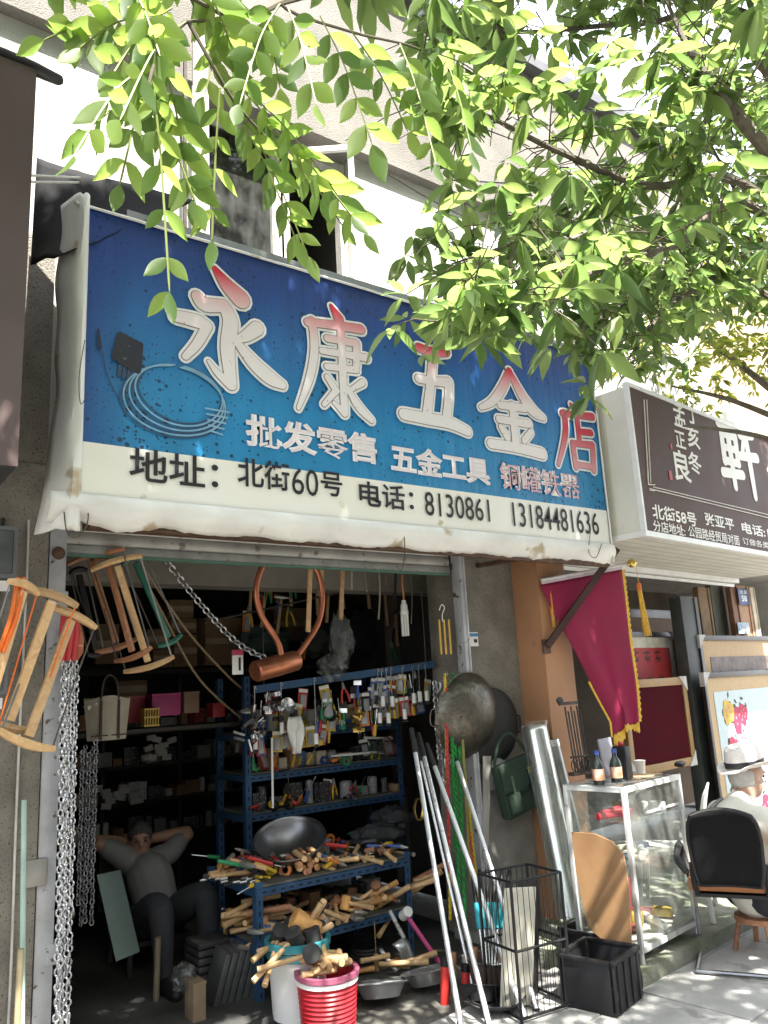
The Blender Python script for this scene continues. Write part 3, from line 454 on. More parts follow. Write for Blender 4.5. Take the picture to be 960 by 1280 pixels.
# pictures and frames standing in the framing shop
def frame(name, lab, cx, cy, cz, w_, h_, rail, fm, art, tilt=0, az=A2, mount=None, mw=.0, corners=True, cat='picture'):
    t = thing(name, lab, cat, (cx, cy, cz), (R(tilt), 0, az))
    for (x, z, ww, hh) in ((0, rail/2, w_, rail), (0, h_-rail/2, w_, rail), (-w_/2+rail/2, h_/2, rail, h_-2*rail), (w_/2-rail/2, h_/2, rail, h_-2*rail)): MB().box((x, 0, z), (ww, .04, hh), None, .005).build('rail', fm, t)
    if mount: MB().box((0, .004, h_/2), (w_-2*rail, .012, h_-2*rail)).build('mount', mount, t)
    if art: MB().box((0, -.004, h_/2), (w_-2*rail-2*mw, .006, h_-2*rail-2*mw)).build('print', art, t)
    if corners:
        for sx_ in (-1, 1):
            for z0, dz in ((-.006, 1), (h_+.006, -1)): MB().prism([(sx_*(w_/2+.006), z0), (sx_*(w_/2-.13), z0), (sx_*(w_/2+.006), z0+dz*.13)], .05, Matrix.Translation((0, -.026, 0))).build('corner_guard', mat('grey_card', (.52,.51,.50), .8), t)
    return t
m_bkf = mat('black_lacquer_frame', (.018,.014,.013), .3, var=.2); m_sand = mat('sand_mount', (.50,.36,.21), .7, var=.1, scale=20); m_maroon = mat('maroon_velvet', (.06,.006,.011), .9, var=.2, spec=.05); m_redp = mat('red_paper', (.42,.03,.035), .6); m_cream = mat('cream_mount', (.62,.60,.52), .7)
def fplace(px0, px1, pyt, pyb, y2):                    # pixel rectangle -> position on a plane parallel to the framing shop's front
    n = N2; P0 = s2(0, y2)
    def hit(x, y): d = ray(x, y); return CAM+d*((P0-CAM).dot(n)/d.dot(n))
    a, b = hit(px0, (pyt+pyb)/2), hit(px1, (pyt+pyb)/2); m_ = (px0+px1)/2; zt, zb = hit(m_, pyt).z, hit(m_, pyb).z; return (a+b)/2, (b-a).length, zt, zb
c, w_, zt, zb = fplace(893, 985, 838, 1085, .95)
fl = frame('flower_picture', 'embroidered peony picture in black frame behind the man in the hat', c.x, c.y, zb, w_, zt-zb, .05, m_bkf, mat('pale_blue_silk', (.52,.62,.66), .7, var=.08), 0, A2, m_sand, .13)
ww, hh = w_-.1-.26, zt-zb-.1-.26; fm_ = [mat('petal_crimson', (.45,.03,.08), .6), mat('petal_pink', (.62,.20,.30), .6), mat('petal_white', (.72,.66,.68), .6), mat('petal_yellow', (.62,.42,.06), .6), mat('stitched_leaf', (.03,.07,.035), .6), mat('petal_lilac', (.45,.36,.55), .6)]
r5 = random.Random(5); ph = zt-zb
spots_ = [(-.62, .86, 3, 0.145), (-.30, .80, 0, 0.160), (-.12, .84, 0, 0.116), (-.22, .70, 5, 0.131), (-.60, .62, 0, 0.145), (-.58, .50, 2, 0.160), (-.36, .52, 1, 0.116), (-.62, .38, 0, 0.145), (-.35, .34, 2, 0.160), (-.1, .26, 1, 0.145), (.25, .2, 0, 0.160), (.5, .28, 3, 0.145)]
lv = MB()
for k in range(170):
    q = spots_[k % len(spots_)]; x = q[0]*ww/2+r5.gauss(0, .07); z = ph/2+(q[1]-.5)*hh+r5.gauss(0, .07)
    if abs(x) > ww/2-.03: continue
    a = r5.uniform(0, 6.28); lv.add([(x+math.cos(a)*.04, -.0083-.0002*(k % 5), z+math.sin(a)*.04), (x-math.sin(a)*.018, -.0083-.0002*(k % 5), z+math.cos(a)*.018), (x-math.cos(a)*.04, -.0083-.0002*(k % 5), z-math.sin(a)*.04), (x+math.sin(a)*.018, -.0083-.0002*(k % 5), z-math.cos(a)*.018)], [(0, 1, 2, 3)])
lv.build('stitched_leaves', fm_[4], fl)
for (x, z, ci, rr) in spots_:
    mb = MB()
    for k in range(9): a = k*2.4; d = rr*.5*math.sqrt(k/9); n = 8; cx, cz = x*ww/2+d*math.cos(a), ph/2+(z-.5)*hh+d*math.sin(a); rad = rr*.42; mb.add([(cx+rad*math.cos(t*6.283/n)*(1+.15*(t % 2)), -.0100-.0003*k, cz+rad*math.sin(t*6.283/n)*(1+.15*(t % 2))) for t in range(n)], [tuple(range(n))])
    mb.build('peony', fm_[ci], fl); 
    mb = MB()
    for k in range(5): a = k*1.3; mb.add([(x*ww/2+.4*rr*math.cos(a)+rr*.10*math.cos(t*1.05+a), -.0135-.0003*k, ph/2+(z-.5)*hh+.3*rr*math.sin(a)+rr*.10*math.sin(t*1.05+a)) for t in range(6)], [tuple(range(6))])
    mb.build('petal_light', fm_[(ci+1) % 3+ (0)], fl)
c, w_, zt, zb = fplace(884, 990, 795, 985, 1.06); frame('sand_picture', 'black framed picture with sand mount behind the peony picture', c.x, c.y, zb, w_, zt-zb, .05, m_bkf, mat('dusky_print', (.09,.06,.06), .5, c2=(.16,.12,.10), scale=14), 0, A2, m_sand, .16)
c, w_, zt, zb = fplace(781, 862, 848, 965, 1.05); frame('maroon_picture', 'maroon velvet panel in a carved gilt brown frame', c.x, c.y, zb, w_, zt-zb, .07, mat('gilt_brown_frame', (.30,.17,.05), .5), m_maroon, 0, A2)
c, w_, zt, zb = fplace(772, 852, 790, 935, 1.3); t = frame('calligraphy_picture', 'cream mounted red paper calligraphy above the maroon panel', c.x, c.y, zb, w_, zt-zb, .05, m_bkf, m_redp, 0, A2, m_cream, .10)
for k in range(2):
    for j in range(3): link('ink_character', strokes_mesh([[(.1, .8, .12), (.9, .85, .1)], [(.5, 1, .1), (.45, .1, .12)], [(.2, .5, .1), (.8, .2, .12)], [(.1, .3, .1), (.9, .45, .08)]], .13, .12, mat('ink_black', (.02,.015,.015), .6)), t).location = (-.28+j*.2, -.0085, (zt-zb)*.72-k*.24)
c, w_, zt, zb = fplace(765, 858, 762, 900, 1.55); frame('empty_frame', 'large black empty frame at the back of the framing shop', c.x, c.y, zb, w_, zt-zb, .09, m_bkf, mat('brown_backing', (.20,.12,.075), .7), 0, A2)
def post2(name, lab, px0, px1, pyt, pyb, y2, m, th=.06, cat='board', lean=0):
    c, w_, zt, zb = fplace(px0, px1, pyt, pyb, y2); t = thing(name, lab, cat, (c.x, c.y, zb), (0, R(lean), A2)); MB().box((0, 0, (zt-zb)/2), (w_, th, zt-zb), None, .004).build('face', m, t); MB().box((w_*.32, -th/2-.006, (zt-zb)/2), (w_*.12, .010, zt-zb-.02)).build('edge_strip', m, t); return t
post2('door_frame', 'tall dark green-grey door frame right of the maroon panel', 862, 884, 748, 1040, 1.12, m_stile, .12, 'door frame')
post2('timber_board', 'worn yellow-brown timber board under the white soffit', 873, 888, 735, 800, 1.5, mat('worn_timber', (.34,.22,.11), .7, c2=(.2,.13,.08), scale=9)); post2('grey_door', 'narrow grey-green door panel under the white soffit', 889, 905, 733, 800, 1.5, mat('grey_green_door', (.15,.16,.13), .7))
post2('brown_post', 'brown wooden post left of the blue number plate', 914, 922, 735, 800, 1.35, mat('brown_post_paint', (.22,.11,.06), .6)); post2('tan_post', 'tan wooden panel carrying the blue number plate', 922, 937, 733, 800, 1.34, mat('tan_post_paint', (.45,.26,.15), .6)); post2('pale_post', 'thin pale wooden batten at the right picture edge', 939, 944, 735, 802, 1.32, mat('pale_batten', (.68,.60,.45), .6))
c, w_, zt, zb = fplace(923, 936, 736, 756, 1.29); hn = thing('house_number', 'small blue house number plate', 'number plate', (c.x, c.y, zb), (0, 0, A2)); MB().box((0, 0, (zt-zb)/2), (w_, .006, zt-zb), None, .002).build('plate', mat('blue_enamel', (.02,.06,.22), .35), hn)
link('wording', text_mesh('北 街', w_*.7, .045, m_lwhite, .02), hn).location = (-w_*.35, -.005, (zt-zb)*.66); link('wording', text_mesh('58', w_*.5, .07, m_lwhite, .03), hn).location = (-w_*.25, -.005, (zt-zb)*.2)
c, w_, zt, zb = fplace(924, 935, 778, 792, 1.29); MB().box((0, 0, 0), (w_, .004, zt-zb)).build('notice', mat('blue_white_notice', (.72,.74,.76), .6, c2=(.2,.4,.6), scale=18), label='small white and blue notice below the number plate', cat='notice').location = (c.x, c.y, (zt+zb)/2)
p = at(592, 799, -.018); nt_ = thing('sticker_notice', 'small blue and white notice stuck on the pebbled pier', 'notice', p); MB().box((0, 0, 0), (.085, .004, .10)).build('paper', m_white, nt_); MB().box((0, -.0035, .03), (.08, .002, .022)).build('blue_print', mat('notice_blue', (.08,.25,.50), .6), nt_); MB().box((.015, -.0035, -.012), (.03, .002, .025)).build('ink_print', m_lblack, nt_)
# ------------------------------------------------------------------ pennant, pole and tassel
a, b = at(676, 727, -.30), at(790, 706, -.53)
pn = thing('pennant', 'crimson velvet pennant with gold fringe hanging by the orange pillar', 'banner', a); d = b-a; dh = d.normalized()
m_vel = mat('crimson_velvet', (.25,.004,.048), .75, var=.18, scale=3, bump=.08)
MB().cyl((0, 0, .012), d+V((0, 0, .012)), .012, n=10).build('rod', mat('white_rod', (.62,.60,.58), .5), pn); m_gold = mat('gold_thread', (.72,.44,.04), .5, var=.3, scale=60)
MB().ball(d*1.0+V((0, 0, .012)), .034, 14).ball(d*1.0+dh*.04+V((0, 0, .012)), .014, 8).ball(d-dh*.035+V((0, 0, .012)), .018, 8).build('finial', mat('brass_finial', (.65,.48,.14), .25, .9), pn)
W_ = d.length*.88; Hp = 1.16
def penx(t): return .0+(W_*.66)*max(0, min(1, (t-.02)/.90))**1.05
def pen(u, v):
    lo = penx(v); x = lo+(W_-lo)*u; tipz = .035*math.cos(u*7) if v > .95 else 0
    p = a*0+dh*x; return (p.x+.035*nz((u*2.2, v*1.3, 4))*v+.016*math.sin(u*15+v*3)*v, p.y+.03*nz((u*3, v*2, 9))*v, p.z*1-.02-v*Hp*(1-.045*u)+.0-tipz*.4)
MB().grid(pen, 24, 40).build('cloth', m_vel, pn, smooth=180).modifiers.new('s', 'SOLIDIFY').thickness = .004
MB().grid(lambda u, v: V(pen(1, v))+dh*(u*.028+.006*math.sin(v*170))+V((0, .004, -.004)), 2, 120).grid(lambda u, v: V(pen(u, 1))+V((.0, 0, .004-v*.06-.008*math.sin(u*60)-.02*math.sin(u*3.14*2.3)*v)), 60, 3).grid(lambda u, v: V(pen(0, v*.35+.65))-dh*(u*.018), 2, 40).build('fringe', m_gold, pn)
MB().grid(lambda u, v: V(pen(u, v*.02))+V((0, -.006, .022)), 20, 1).build('hem_band', mat('lilac_lace', (.60,.50,.55), .7), pn)
p = at(798, 728, -.53); ts = thing('tassel', 'long golden yellow tassel hanging from pennant rod end', 'tassel', p); MB().cyl((0, 0, .0), (0, 0, .115), .0025, n=5).build('cord', m_gold, ts); MB().lathe([(.004, .0), (.017, -.01), (.020, -.035), (.018, -.05), (.021, -.06)], 12).build('knot', mat('orange_knot', (.62,.16,.03), .6), ts)
tb = MB(); r6 = random.Random(3)
for k in range(46):
    q, z = r6.uniform(0, 6.28), math.sqrt(r6.random()); tb.tube([(.014*z*math.cos(q), .014*z*math.sin(q), -.05), (.02*z*math.cos(q)+.012, .02*z*math.sin(q), -.2), (.03*z*math.cos(q)+.03, .03*z*math.sin(q), -.39+r6.uniform(-.02, .02))], .0032, 4)
tb.build('strands', m_gold, ts); p = at(685, 727, -.31); t2 = thing('tassel', 'thin orange tassel tucked between pennant and pillar edge', 'tassel', p); MB().tube([(0, 0, 0), (.01, 0, -.12), (.015, 0, -.33)], [.008, .014, .012], 8).build('strands', mat('orange_thread', (.62,.27,.04), .6), t2); MB().ball((0, 0, 0), .016, 8).build('knot', mat('orange_knot', (.62,.16,.03), .6), t2)
# unseen building added across the street to block low sky light
ob = thing('sky_block_building', 'unseen plain grey building added behind the viewer to cut low sky light', 'building', (3, -13, 0)); part('wall', m_concrete, ob, (-16, 16, -6, 0, 0, 9.5))
for k in range(10):
    for j in range(3): part('window', m_dark, ob, (-14.5+k*3, -13+k*3, .0, .04, 1.2+j*3, 2.6+j*3))
# conduits on the left pier
for k, (x, r_, m, lab) in enumerate(((.70, .016, mat('old_conduit', (.20,.19,.17), .6, var=.3), 'grey conduit running up the left pier'), (.775, .008, m_iron, 'thin black cable running up the left pier'), (.90, .006, mat('pale_cable', (.62,.60,.57), .5), 'pale thin cable beside the steel door post'))):
    mb = MB(); mb.tube([(x+.012*nz((k, z*.9, 2)), -.062-r_-.004, z) for z in [q*.1 for q in range(0, 27)]], r_, 7); mb.build('conduit', m, label=lab, cat='conduit')
# ------------------------------------------------------------------ trees
m_leafA = leafmat('laurel_leaf', (.07,.115,.04), (.30,.45,.13), .30, .54); m_leafP = leafmat('pinnate_leaf', (.08,.15,.035), (.38,.56,.12), .5, .62); m_leafB = leafmat('yellow_green_leaf', (.09,.14,.025), (.36,.42,.05), .45, .5)
m_bark = mat('bark', (.13,.11,.085), .9, var=.4, scale=18, bump=.6, bscale=60); m_twig = mat('twig', (.09,.075,.05), .8, var=.3, scale=30)
NR = np.random.default_rng(11)
LT = np.array([(0, 0, 0), (.5, .34, .06), (0, .34, -.03), (-.5, .34, .06), (.40, .70, .0), (0, .70, -.07), (-.40, .70, .0), (0, 1.0, -.16)])   # x across, y along, z off the blade
LF = [(0, 1, 2), (0, 2, 3), (1, 4, 5, 2), (3, 2, 5, 6), (4, 7, 5), (6, 5, 7)]
_rows = ((.10, .22, .012), (.26, .43, .010), (.44, .50, -.006), (.62, .42, -.035), (.78, .26, -.075), (.90, .11, -.115))
LT2 = np.array([(0, 0, 0)]+[q for t, h, z in _rows for q in ((h, t, z+.05*h), (0, t, z-.03), (-h, t, z+.05*h))]+[(0, 1.0, -.15)])
LF2 = [(0, 1, 2), (0, 2, 3)]+[f for r_ in range(5) for f in ((1+3*r_, 4+3*r_, 5+3*r_, 2+3*r_), (2+3*r_, 5+3*r_, 6+3*r_, 3+3*r_))]+[(16, 19, 17), (17, 19, 18)]
def leaf_data(name, l, w_, m, curl=1., yk=1.0):
    mb = MB(); mb.add([(x*w_, y*l, z*l*curl) for x, y, z in LT2], LF2); me = mb.mesh(name, m, 0); me.polygons.foreach_set('use_smooth', [True]*len(me.polygons)); return me
def basis(d, n):
    y = d/np.linalg.norm(d); n = n-y*np.dot(n, y); n = n/(np.linalg.norm(n)+1e-9); x = np.cross(y, n); return np.stack([x, y, n], 1)
def cloud(name, L, m, parent, fine=False):
    """L: list of (pos, dir, normal, length, width) -> one mesh"""
    n = len(L); T_, F_ = (LT2, LF2) if fine else (LT, LF); nv = len(T_); vs = np.empty((n, nv, 3))
    for i, (p, d, nn, l, w_) in enumerate(L): vs[i] = (T_*np.array([w_, l, l])) @ basis(d, nn).T + p
    fs = [tuple(q+nv*i for q in f) for i in range(n) for f in F_]; me = bpy.data.meshes.new(name); me.from_pydata(vs.reshape(-1, 3).tolist(), [], fs); me.materials.append(m); me.polygons.foreach_set('use_smooth', [True]*len(me.polygons)); me.update()
    o = link(name, me, parent); tag(o, kind='stuff'); return o
def limb(pts, r0, r1, n=7, k=5):
    p = smooth_pts([tuple(q) for q in pts], k); c = len(p); return p, [r0+(r1-r0)*i/(c-1) for i in range(c)]
def pix(p):
    d = V(p)-CAM; z = d.dot(FW); return (480+FPX*d.dot(RT)/z, 640-FPX*d.dot(UP)/z, z) if z > .05 else (-999, -999, z)
# --- laurel-leaved street tree whose trunk stands right of the picture
tr = thing('street_tree', 'broad-leaved street tree whose leafy branches hang across the upper right', 'tree', (4.9, -3.1, 0)); T0 = np.array(tr.location)
mb = MB(); p, r_ = limb([(0, 0, -.05), (.03, .02, 1.0), (-.05, .03, 2.0), (-.15, .05, 2.7)], .15, .10); mb.tube(p, r_, 12); mb.build('trunk', m_bark, tr)
F = V((4.75, -3.05, 2.6))
BR = [[(960, 270, -2.75), (850, 305, -2.6), (760, 335, -2.5), (650, 368, -2.5), (590, 375, -2.5)], [(960, 250, -2.6), (810, 232, -2.5), (700, 190, -2.4), (620, 150, -2.4), (555, 120, -2.4)], [(960, 370, -2.2), (870, 345, -2.0), (790, 375, -1.9), (725, 415, -1.9)], [(960, 330, -2.4), (890, 350, -2.2), (830, 390, -2.1), (785, 450, -2.1)],
      [(960, 40, -2.4), (800, 30, -2.2), (650, 40, -2.2), (550, 20, -2.2)], [(960, 130, -1.9), (850, 180, -1.8), (740, 250, -1.8), (650, 300, -1.8), (565, 330, -1.9)], [(960, 310, -1.7), (860, 295, -1.5), (740, 310, -1.5), (680, 335, -1.5)], [(960, 190, -2.9), (905, 125, -2.9), (860, 60, -2.8), (820, -30, -2.7)], [(960, 360, -2.0), (850, 360, -1.8), (760, 355, -1.7), (660, 365, -1.8), (600, 370, -1.9)]]
UPB = [[(4.3, -3.4, 4.2), (3.2, -3.7, 5.4), (2.0, -3.6, 6.0)], [(5.2, -2.6, 4.4), (5.6, -2.0, 5.8)], [(4.4, -2.6, 4.6), (3.8, -2.3, 5.9), (3.0, -2.2, 6.4)], [(5.4, -3.8, 4.4), (5.8, -4.4, 5.4)], [(4.2, -4.0, 4.6), (3.2, -4.6, 5.4), (2.2, -4.6, 5.6)], [(4.2, -3.0, 4.8), (2.6, -3.0, 5.4), (1.4, -2.9, 5.6), (.2, -3.0, 5.9)], [(5.2, -2.7, 4.0), (6.0, -2.4, 4.6), (6.6, -2.4, 4.8)]]
near, far = [], []
def whorl(c, rs, n, l, out, scat=1.):
    ax = NR.normal(size=3); ax[2] = abs(ax[2])*.5
    for k in range(n):
        a = NR.uniform(0, 6.283); d = np.array([math.cos(a), math.sin(a), NR.uniform(-1.3, .25)]); nn = np.array([NR.normal()*.5+.15, NR.normal()*.5+.35, 1.0])+d*.3; s = l*NR.uniform(.7, 1.25)
        out.append((np.array(c)+d*.012, d, nn, s, s*NR.uniform(.27, .36)))
tw = []
for bi, b in enumerate(BR):
    pts = [F+V((NR.normal()*.05, NR.normal()*.05, .2*bi/9))]+[at(*q) for q in b]; p, r_ = limb(pts, .026 if bi != 7 else .04, .004, 7, 6); m_ = MB().tube([V(q)-tr.location for q in p], r_, 7); m_.build('branch', m_bark, tr)
    c = len(p)
    for i in range(6, c):
        for k in range(4 if i > 9 else 2):
            q = np.array(p[i])+NR.normal(size=3)*.05; e = q+np.array([NR.normal()*.16, NR.normal()*.16, NR.normal()*.12+.05]); tw.append((q, e))
            if mnoise.noise(V(e)*2.6) > -.16: whorl(e, None, int(NR.integers(4, 8)), .138, near)
    for j in range(5): e = np.array(p[-1])+NR.normal(size=3)*.06; whorl(e, None, 6, .122, near)
mb = MB()
for q, e in tw: mb.tube([V(q)-tr.location, V((q+e)/2)-tr.location+V((0, 0, .02)), V(e)-tr.location], [.0035, .0028, .002], 4, False)
tag(mb.build('twigs', m_twig, tr), kind='stuff')
for b in UPB:
    pts = [F]+[V(q) for q in b]; p, r_ = limb(pts, .06, .012, 8, 5); MB().tube([V(q)-tr.location for q in p], r_, 8).build('branch', m_bark, tr)
    for i in range(5, len(p)):
        for k in range(11): whorl(np.array(p[i])+NR.normal(size=3)*np.array([.45, .45, .32]), None, 6, .145, far)
hi_l = []
def inview(L): x, y, z = pix(L[0]); return z > .3 and -20 < x < 980 and -20 < y < 700
def shade_mass(n, x, y, h, out, s=.17, thr=-.30, hide=True):
    for k in range(n):                              # h: which height on the frontage the sun reaches past this spot
        yy = NR.uniform(*y); c = np.array([NR.uniform(*x)+.14*yy, yy, NR.uniform(*h)-1.75*yy])
        if mnoise.noise(V(c)*1.3) < thr or (hide and inview((c,))) or c[2] < 3.4: continue
        whorl(c, None, 6, s, out)
shade_mass(3300, (1.2, 7.2), (-3.6, -2.0), (.25, 3.5), far, .17, -.42); shade_mass(2500, (-1.8, 1.2), (-3.6, -2.0), (.25, 3.6), hi_l, .17, -.5); shade_mass(900, (1.6, 7.4), (-5.6, -3.7), (-3.9, -1.7), far, .16, -.02)  # unseen canopy added to shade the frontage and dapple the pavement
def airy(L): p = L[0]; h = p[2]+1.75*p[1]; return not (-1.8 < h < .2 and -.8 < p[0] < 4.3 and p[1] < -2.75) or NR.random() < .10  # thins the unseen canopy so sun reaches the visible leaves
far = [L for L in far if airy(L)]
near.sort(key=lambda L: (not inview(L), pix(L[0])[2]-40*L[3]*0)); vis = [L for L in near if inview(L)]; 
lm = leaf_data('leaf', .105, .036, m_leafA)
for L in vis[:290]:
    o = link('leaf', lm, tr); o.matrix_local = Matrix.Translation(V(L[0])-tr.location) @ Matrix(basis(L[1], L[2]).tolist()).to_4x4() @ Matrix.Scale(L[3]/.105, 4)
rest = vis[290:]+[L for L in near if not inview(L)]
cloud('foliage', [(L[0]-T0, *L[1:]) for L in rest], m_leafA, tr, True); cloud('upper_shade_foliage', [(L[0]-T0, *L[1:]) for L in far], m_leafA, tr)
# --- feathery-leaved tree: trunk left of the picture, compound leaves droop into the top left
pt = thing('feather_leaf_tree', 'feathery-leaved tree drooping bright green compound leaves over the top left', 'tree', (-1.5, -2.4, 0)); PT = V(pt.location)
p, r_ = limb([(0, 0, -.05), (.05, 0, 1.5), (.1, -.1, 3.0), (.25, -.1, 4.2)], .14, .08); MB().tube(p, r_, 12).build('trunk', m_bark, pt); G = V((-1.3, -2.5, 4.0))
TB = [[G, (-.3, -2.4, 4.6), at(470, -80, -2.5), at(350, 4, -2.55), at(285, 22, -2.6), at(232, 27, -2.62)], [at(400, -40, -2.5), at(350, 4, -2.55), at(440, 40, -2.5), at(520, 60, -2.45), at(580, 95, -2.4)], [at(236, 28, -2.62), at(262, 75, -2.62), at(295, 130, -2.6), at(345, 185, -2.58)], [at(285, 22, -2.6), at(200, -20, -2.7), at(120, -30, -2.8)], [at(232, 27, -2.62), at(200, 60, -2.7), at(185, 110, -2.72)]]
for i, b in enumerate(TB): p, r_ = limb([V(q) for q in b], .016 if i == 0 else .006, .0035, 6, 6); MB().tube([V(q)-PT for q in p], r_, 6).build('branch', m_twig, pt)
plm = leaf_data('leaflet', .085, .034, m_leafP, .8)
CL = [((262, 75), (455, 292), 13, 1.0), ((290, 125), (385, 320), 11, 1.0), ((275, 110), (265, 300), 9, .95), ((190, 90), (212, 365), 12, 1.0), ((195, 80), (92, 195), 9, 1.05), ((190, 130), (105, 165), 7, .9), ((200, 20), (55, 50), 7, 1.25), ((215, 10), (140, 95), 9, 1.2), ((232, 27), (150, 150), 11, 1.05), ((350, 5), (300, 130), 9, 1.1), ((400, 20), (465, 180), 11, 1.35), ((360, 10), (395, 130), 9, 1.25), ((440, 40), (510, 165), 11, 1.25), ((500, 55), (545, 205), 11, 1.25), ((560, 80), (590, 190), 9, 1.1), ((340, 180), (430, 285), 9, .85), ((300, 150), (370, 300), 9, .9), ((290, 20), (255, 120), 9, 1.1), ((170, 100), (245, 255), 9, 1.1), ((520, 60), (640, 130), 9, 1.1), ((560, -20), (690, 60), 9, 1.2), ((250, -30), (290, 60), 9, 1.2), ((160, -20), (200, 70), 9, 1.2)]
CL += [((262, 75), (400, 250), 11, .95), ((300, 140), (440, 270), 11, .9), ((200, 60), (240, 250), 11, 1.15), ((190, 90), (150, 230), 9, 1.1), ((180, 20), (100, 60), 9, 1.2), ((210, 20), (185, 120), 9, 1.2), ((330, 10), (350, 110), 9, 1.2)]
r8 = random.Random(21); lf = []
for (a, b, n, sc) in CL:
    Ya = -2.6+r8.uniform(-.08, .08); A, Bq = at(*a, Ya), at(*b, Ya+r8.uniform(-.18, .10)); mid = (A+Bq)/2+V((0, 0, (Bq-A).length*.10)); rp_ = [V(q) for q in smooth_pts([tuple(A), tuple(mid), tuple(Bq)], 8)]
    MB().tube([q-PT for q in rp_], [.0028]*(len(rp_)-1)+[.0012], 4, False).build('leaf_stalk', mat('green_stalk', (.16,.20,.05), .6), pt); c = len(rp_)
    nrm = V((.2+r8.uniform(-.3, .3), .62+r8.uniform(-.3, .3), .75)).normalized()
    for k in range(n):
        t = .22+.78*(k//2)/((n-1)//2) if k < n-1 else 1.0; i = min(c-2, int(t*(c-1))); q = rp_[i].lerp(rp_[i+1], t*(c-1)-i) if i < c-1 else rp_[-1]; tan = (rp_[min(i+1, c-1)]-rp_[max(i-1, 0)]).normalized(); side = tan.cross(nrm).normalized()*(1 if k % 2 else -1)
        d = tan if k == n-1 else (side*1.0+tan*r8.uniform(.35, .8)+V((0, 0, -.35-r8.random()*.5))).normalized(); nn = nrm+V((r8.gauss(0, .25), r8.gauss(0, .25), r8.gauss(0, .2))); lf.append((q, d, nn, sc*r8.uniform(.75, 1.12)*1.10))
lf.sort(key=lambda q: (q[0]-CAM).length)
for (q, d, nn, s) in lf[:299]:
    o = link('leaflet', plm, pt); o.matrix_local = Matrix.Translation(q-PT) @ Matrix(basis(np.array(d), np.array(nn)).tolist()).to_4x4() @ Matrix.Diagonal((s*1.05, s, s, 1))
crown = [(np.array(q), np.array(d), np.array(nn), s*.085/.9, 0) for (q, d, nn, s) in lf[299:]]
for k in range(700):
    c = np.array([-1.9, -3.0, 5.6])+NR.normal(size=3)*np.array([.7, .85, .55]); 
    if inview((c,)) and NR.random() < .9: continue
    whorl(c, None, 6, .13, crown)
crown += hi_l  # unseen shading canopy added into this tree's foliage
crown = [L for L in crown if airy(L)]
cloud('foliage', [(L[0]-np.array(PT), L[1], L[2], L[3]*.9, L[3]*.36) for L in crown], m_leafP, pt)
for b in ([G, (-1.5, -3.2, 5.2), (-1.8, -3.6, 6.0)], [G, (-.6, -2.8, 5.2), (.3, -3.0, 5.9)], [G, (-1.0, -2.0, 5.0), (-.9, -1.9, 5.8)]): p, r_ = limb([V(q) for q in b], .05, .012, 7, 5); MB().tube([V(q)-PT for q in p], r_, 7).build('branch', m_bark, pt)
# --- a further tree along the pavement, seen through the first
bt = thing('far_tree', 'yellow-green small-leaved tree further along the pavement behind the branches', 'tree', (6.9, -1.9, 0)); BT = np.array(bt.location); p, r_ = limb([(0, 0, -.05), (.0, .05, 1.6), (-.1, .2, 3.0), (-.3, .4, 4.0)], .12, .06); MB().tube(p, r_, 10).build('trunk', m_bark, bt)
fo = []
for b in ([(-.3, .4, 3.4), (-1.0, .9, 4.3), (-1.7, 1.2, 4.7)], [(-.3, .4, 3.4), (-.6, 1.0, 3.9), (-1.2, 1.2, 4.0)], [(-.3, .4, 3.6), (-.2, .8, 4.8), (-.4, 1.2, 5.8)], [(-.2, .4, 3.4), (.6, .8, 4.4), (1.2, 1.0, 5.0)], [(-.3, .4, 3.4), (-1.0, .3, 4.6), (-1.9, .2, 5.4)], [(-.2, .3, 3.0), (-.9, .6, 3.4), (-1.6, .9, 3.5)], [(-.2, .3, 3.0), (-1.2, -.3, 4.8), (-2.4, -.2, 6.0)]):
    p, r_ = limb([V(q) for q in b], .035, .008, 6, 6); MB().tube(p, r_, 6).build('branch', m_bark, bt)
    for i in range(3, len(p)):
        for k in range(15): whorl(np.array(p[i])+NR.normal(size=3)*.30, None, 6, .085, fo)
cloud('foliage', [L for L in fo if L[0][2] > 4.0+.25*mnoise.noise(V(L[0])*2)], m_leafB, bt)
# wires strung over the pavement among the branches
for k, (a, b, s, r_) in enumerate((((470, -20, -1.2), (1000, 300, .2), .06, .007), ((690, 140, -1.4), (1000, 125, -1.0), .03, .004), ((560, 225, -1.0), (1000, 240, -.6), .03, .005), ((480, 215, -.4), (600, 280, -.3), .02, .005))):
    p, q = at(*a), at(*b); MB().tube([p.lerp(q, i/8)-V((0, 0, s*math.sin(i/8*math.pi))) for i in range(9)], r_, 5).build('overhead_wire', m_iron, label=['thick dark overhead wire from the roof edge into the trees', 'thin overhead wire crossing the upper leaves', 'thin overhead wire crossing the middle of the branches', 'short dark wire along the pale upper wall'][k], cat='wire', group='overhead wires')
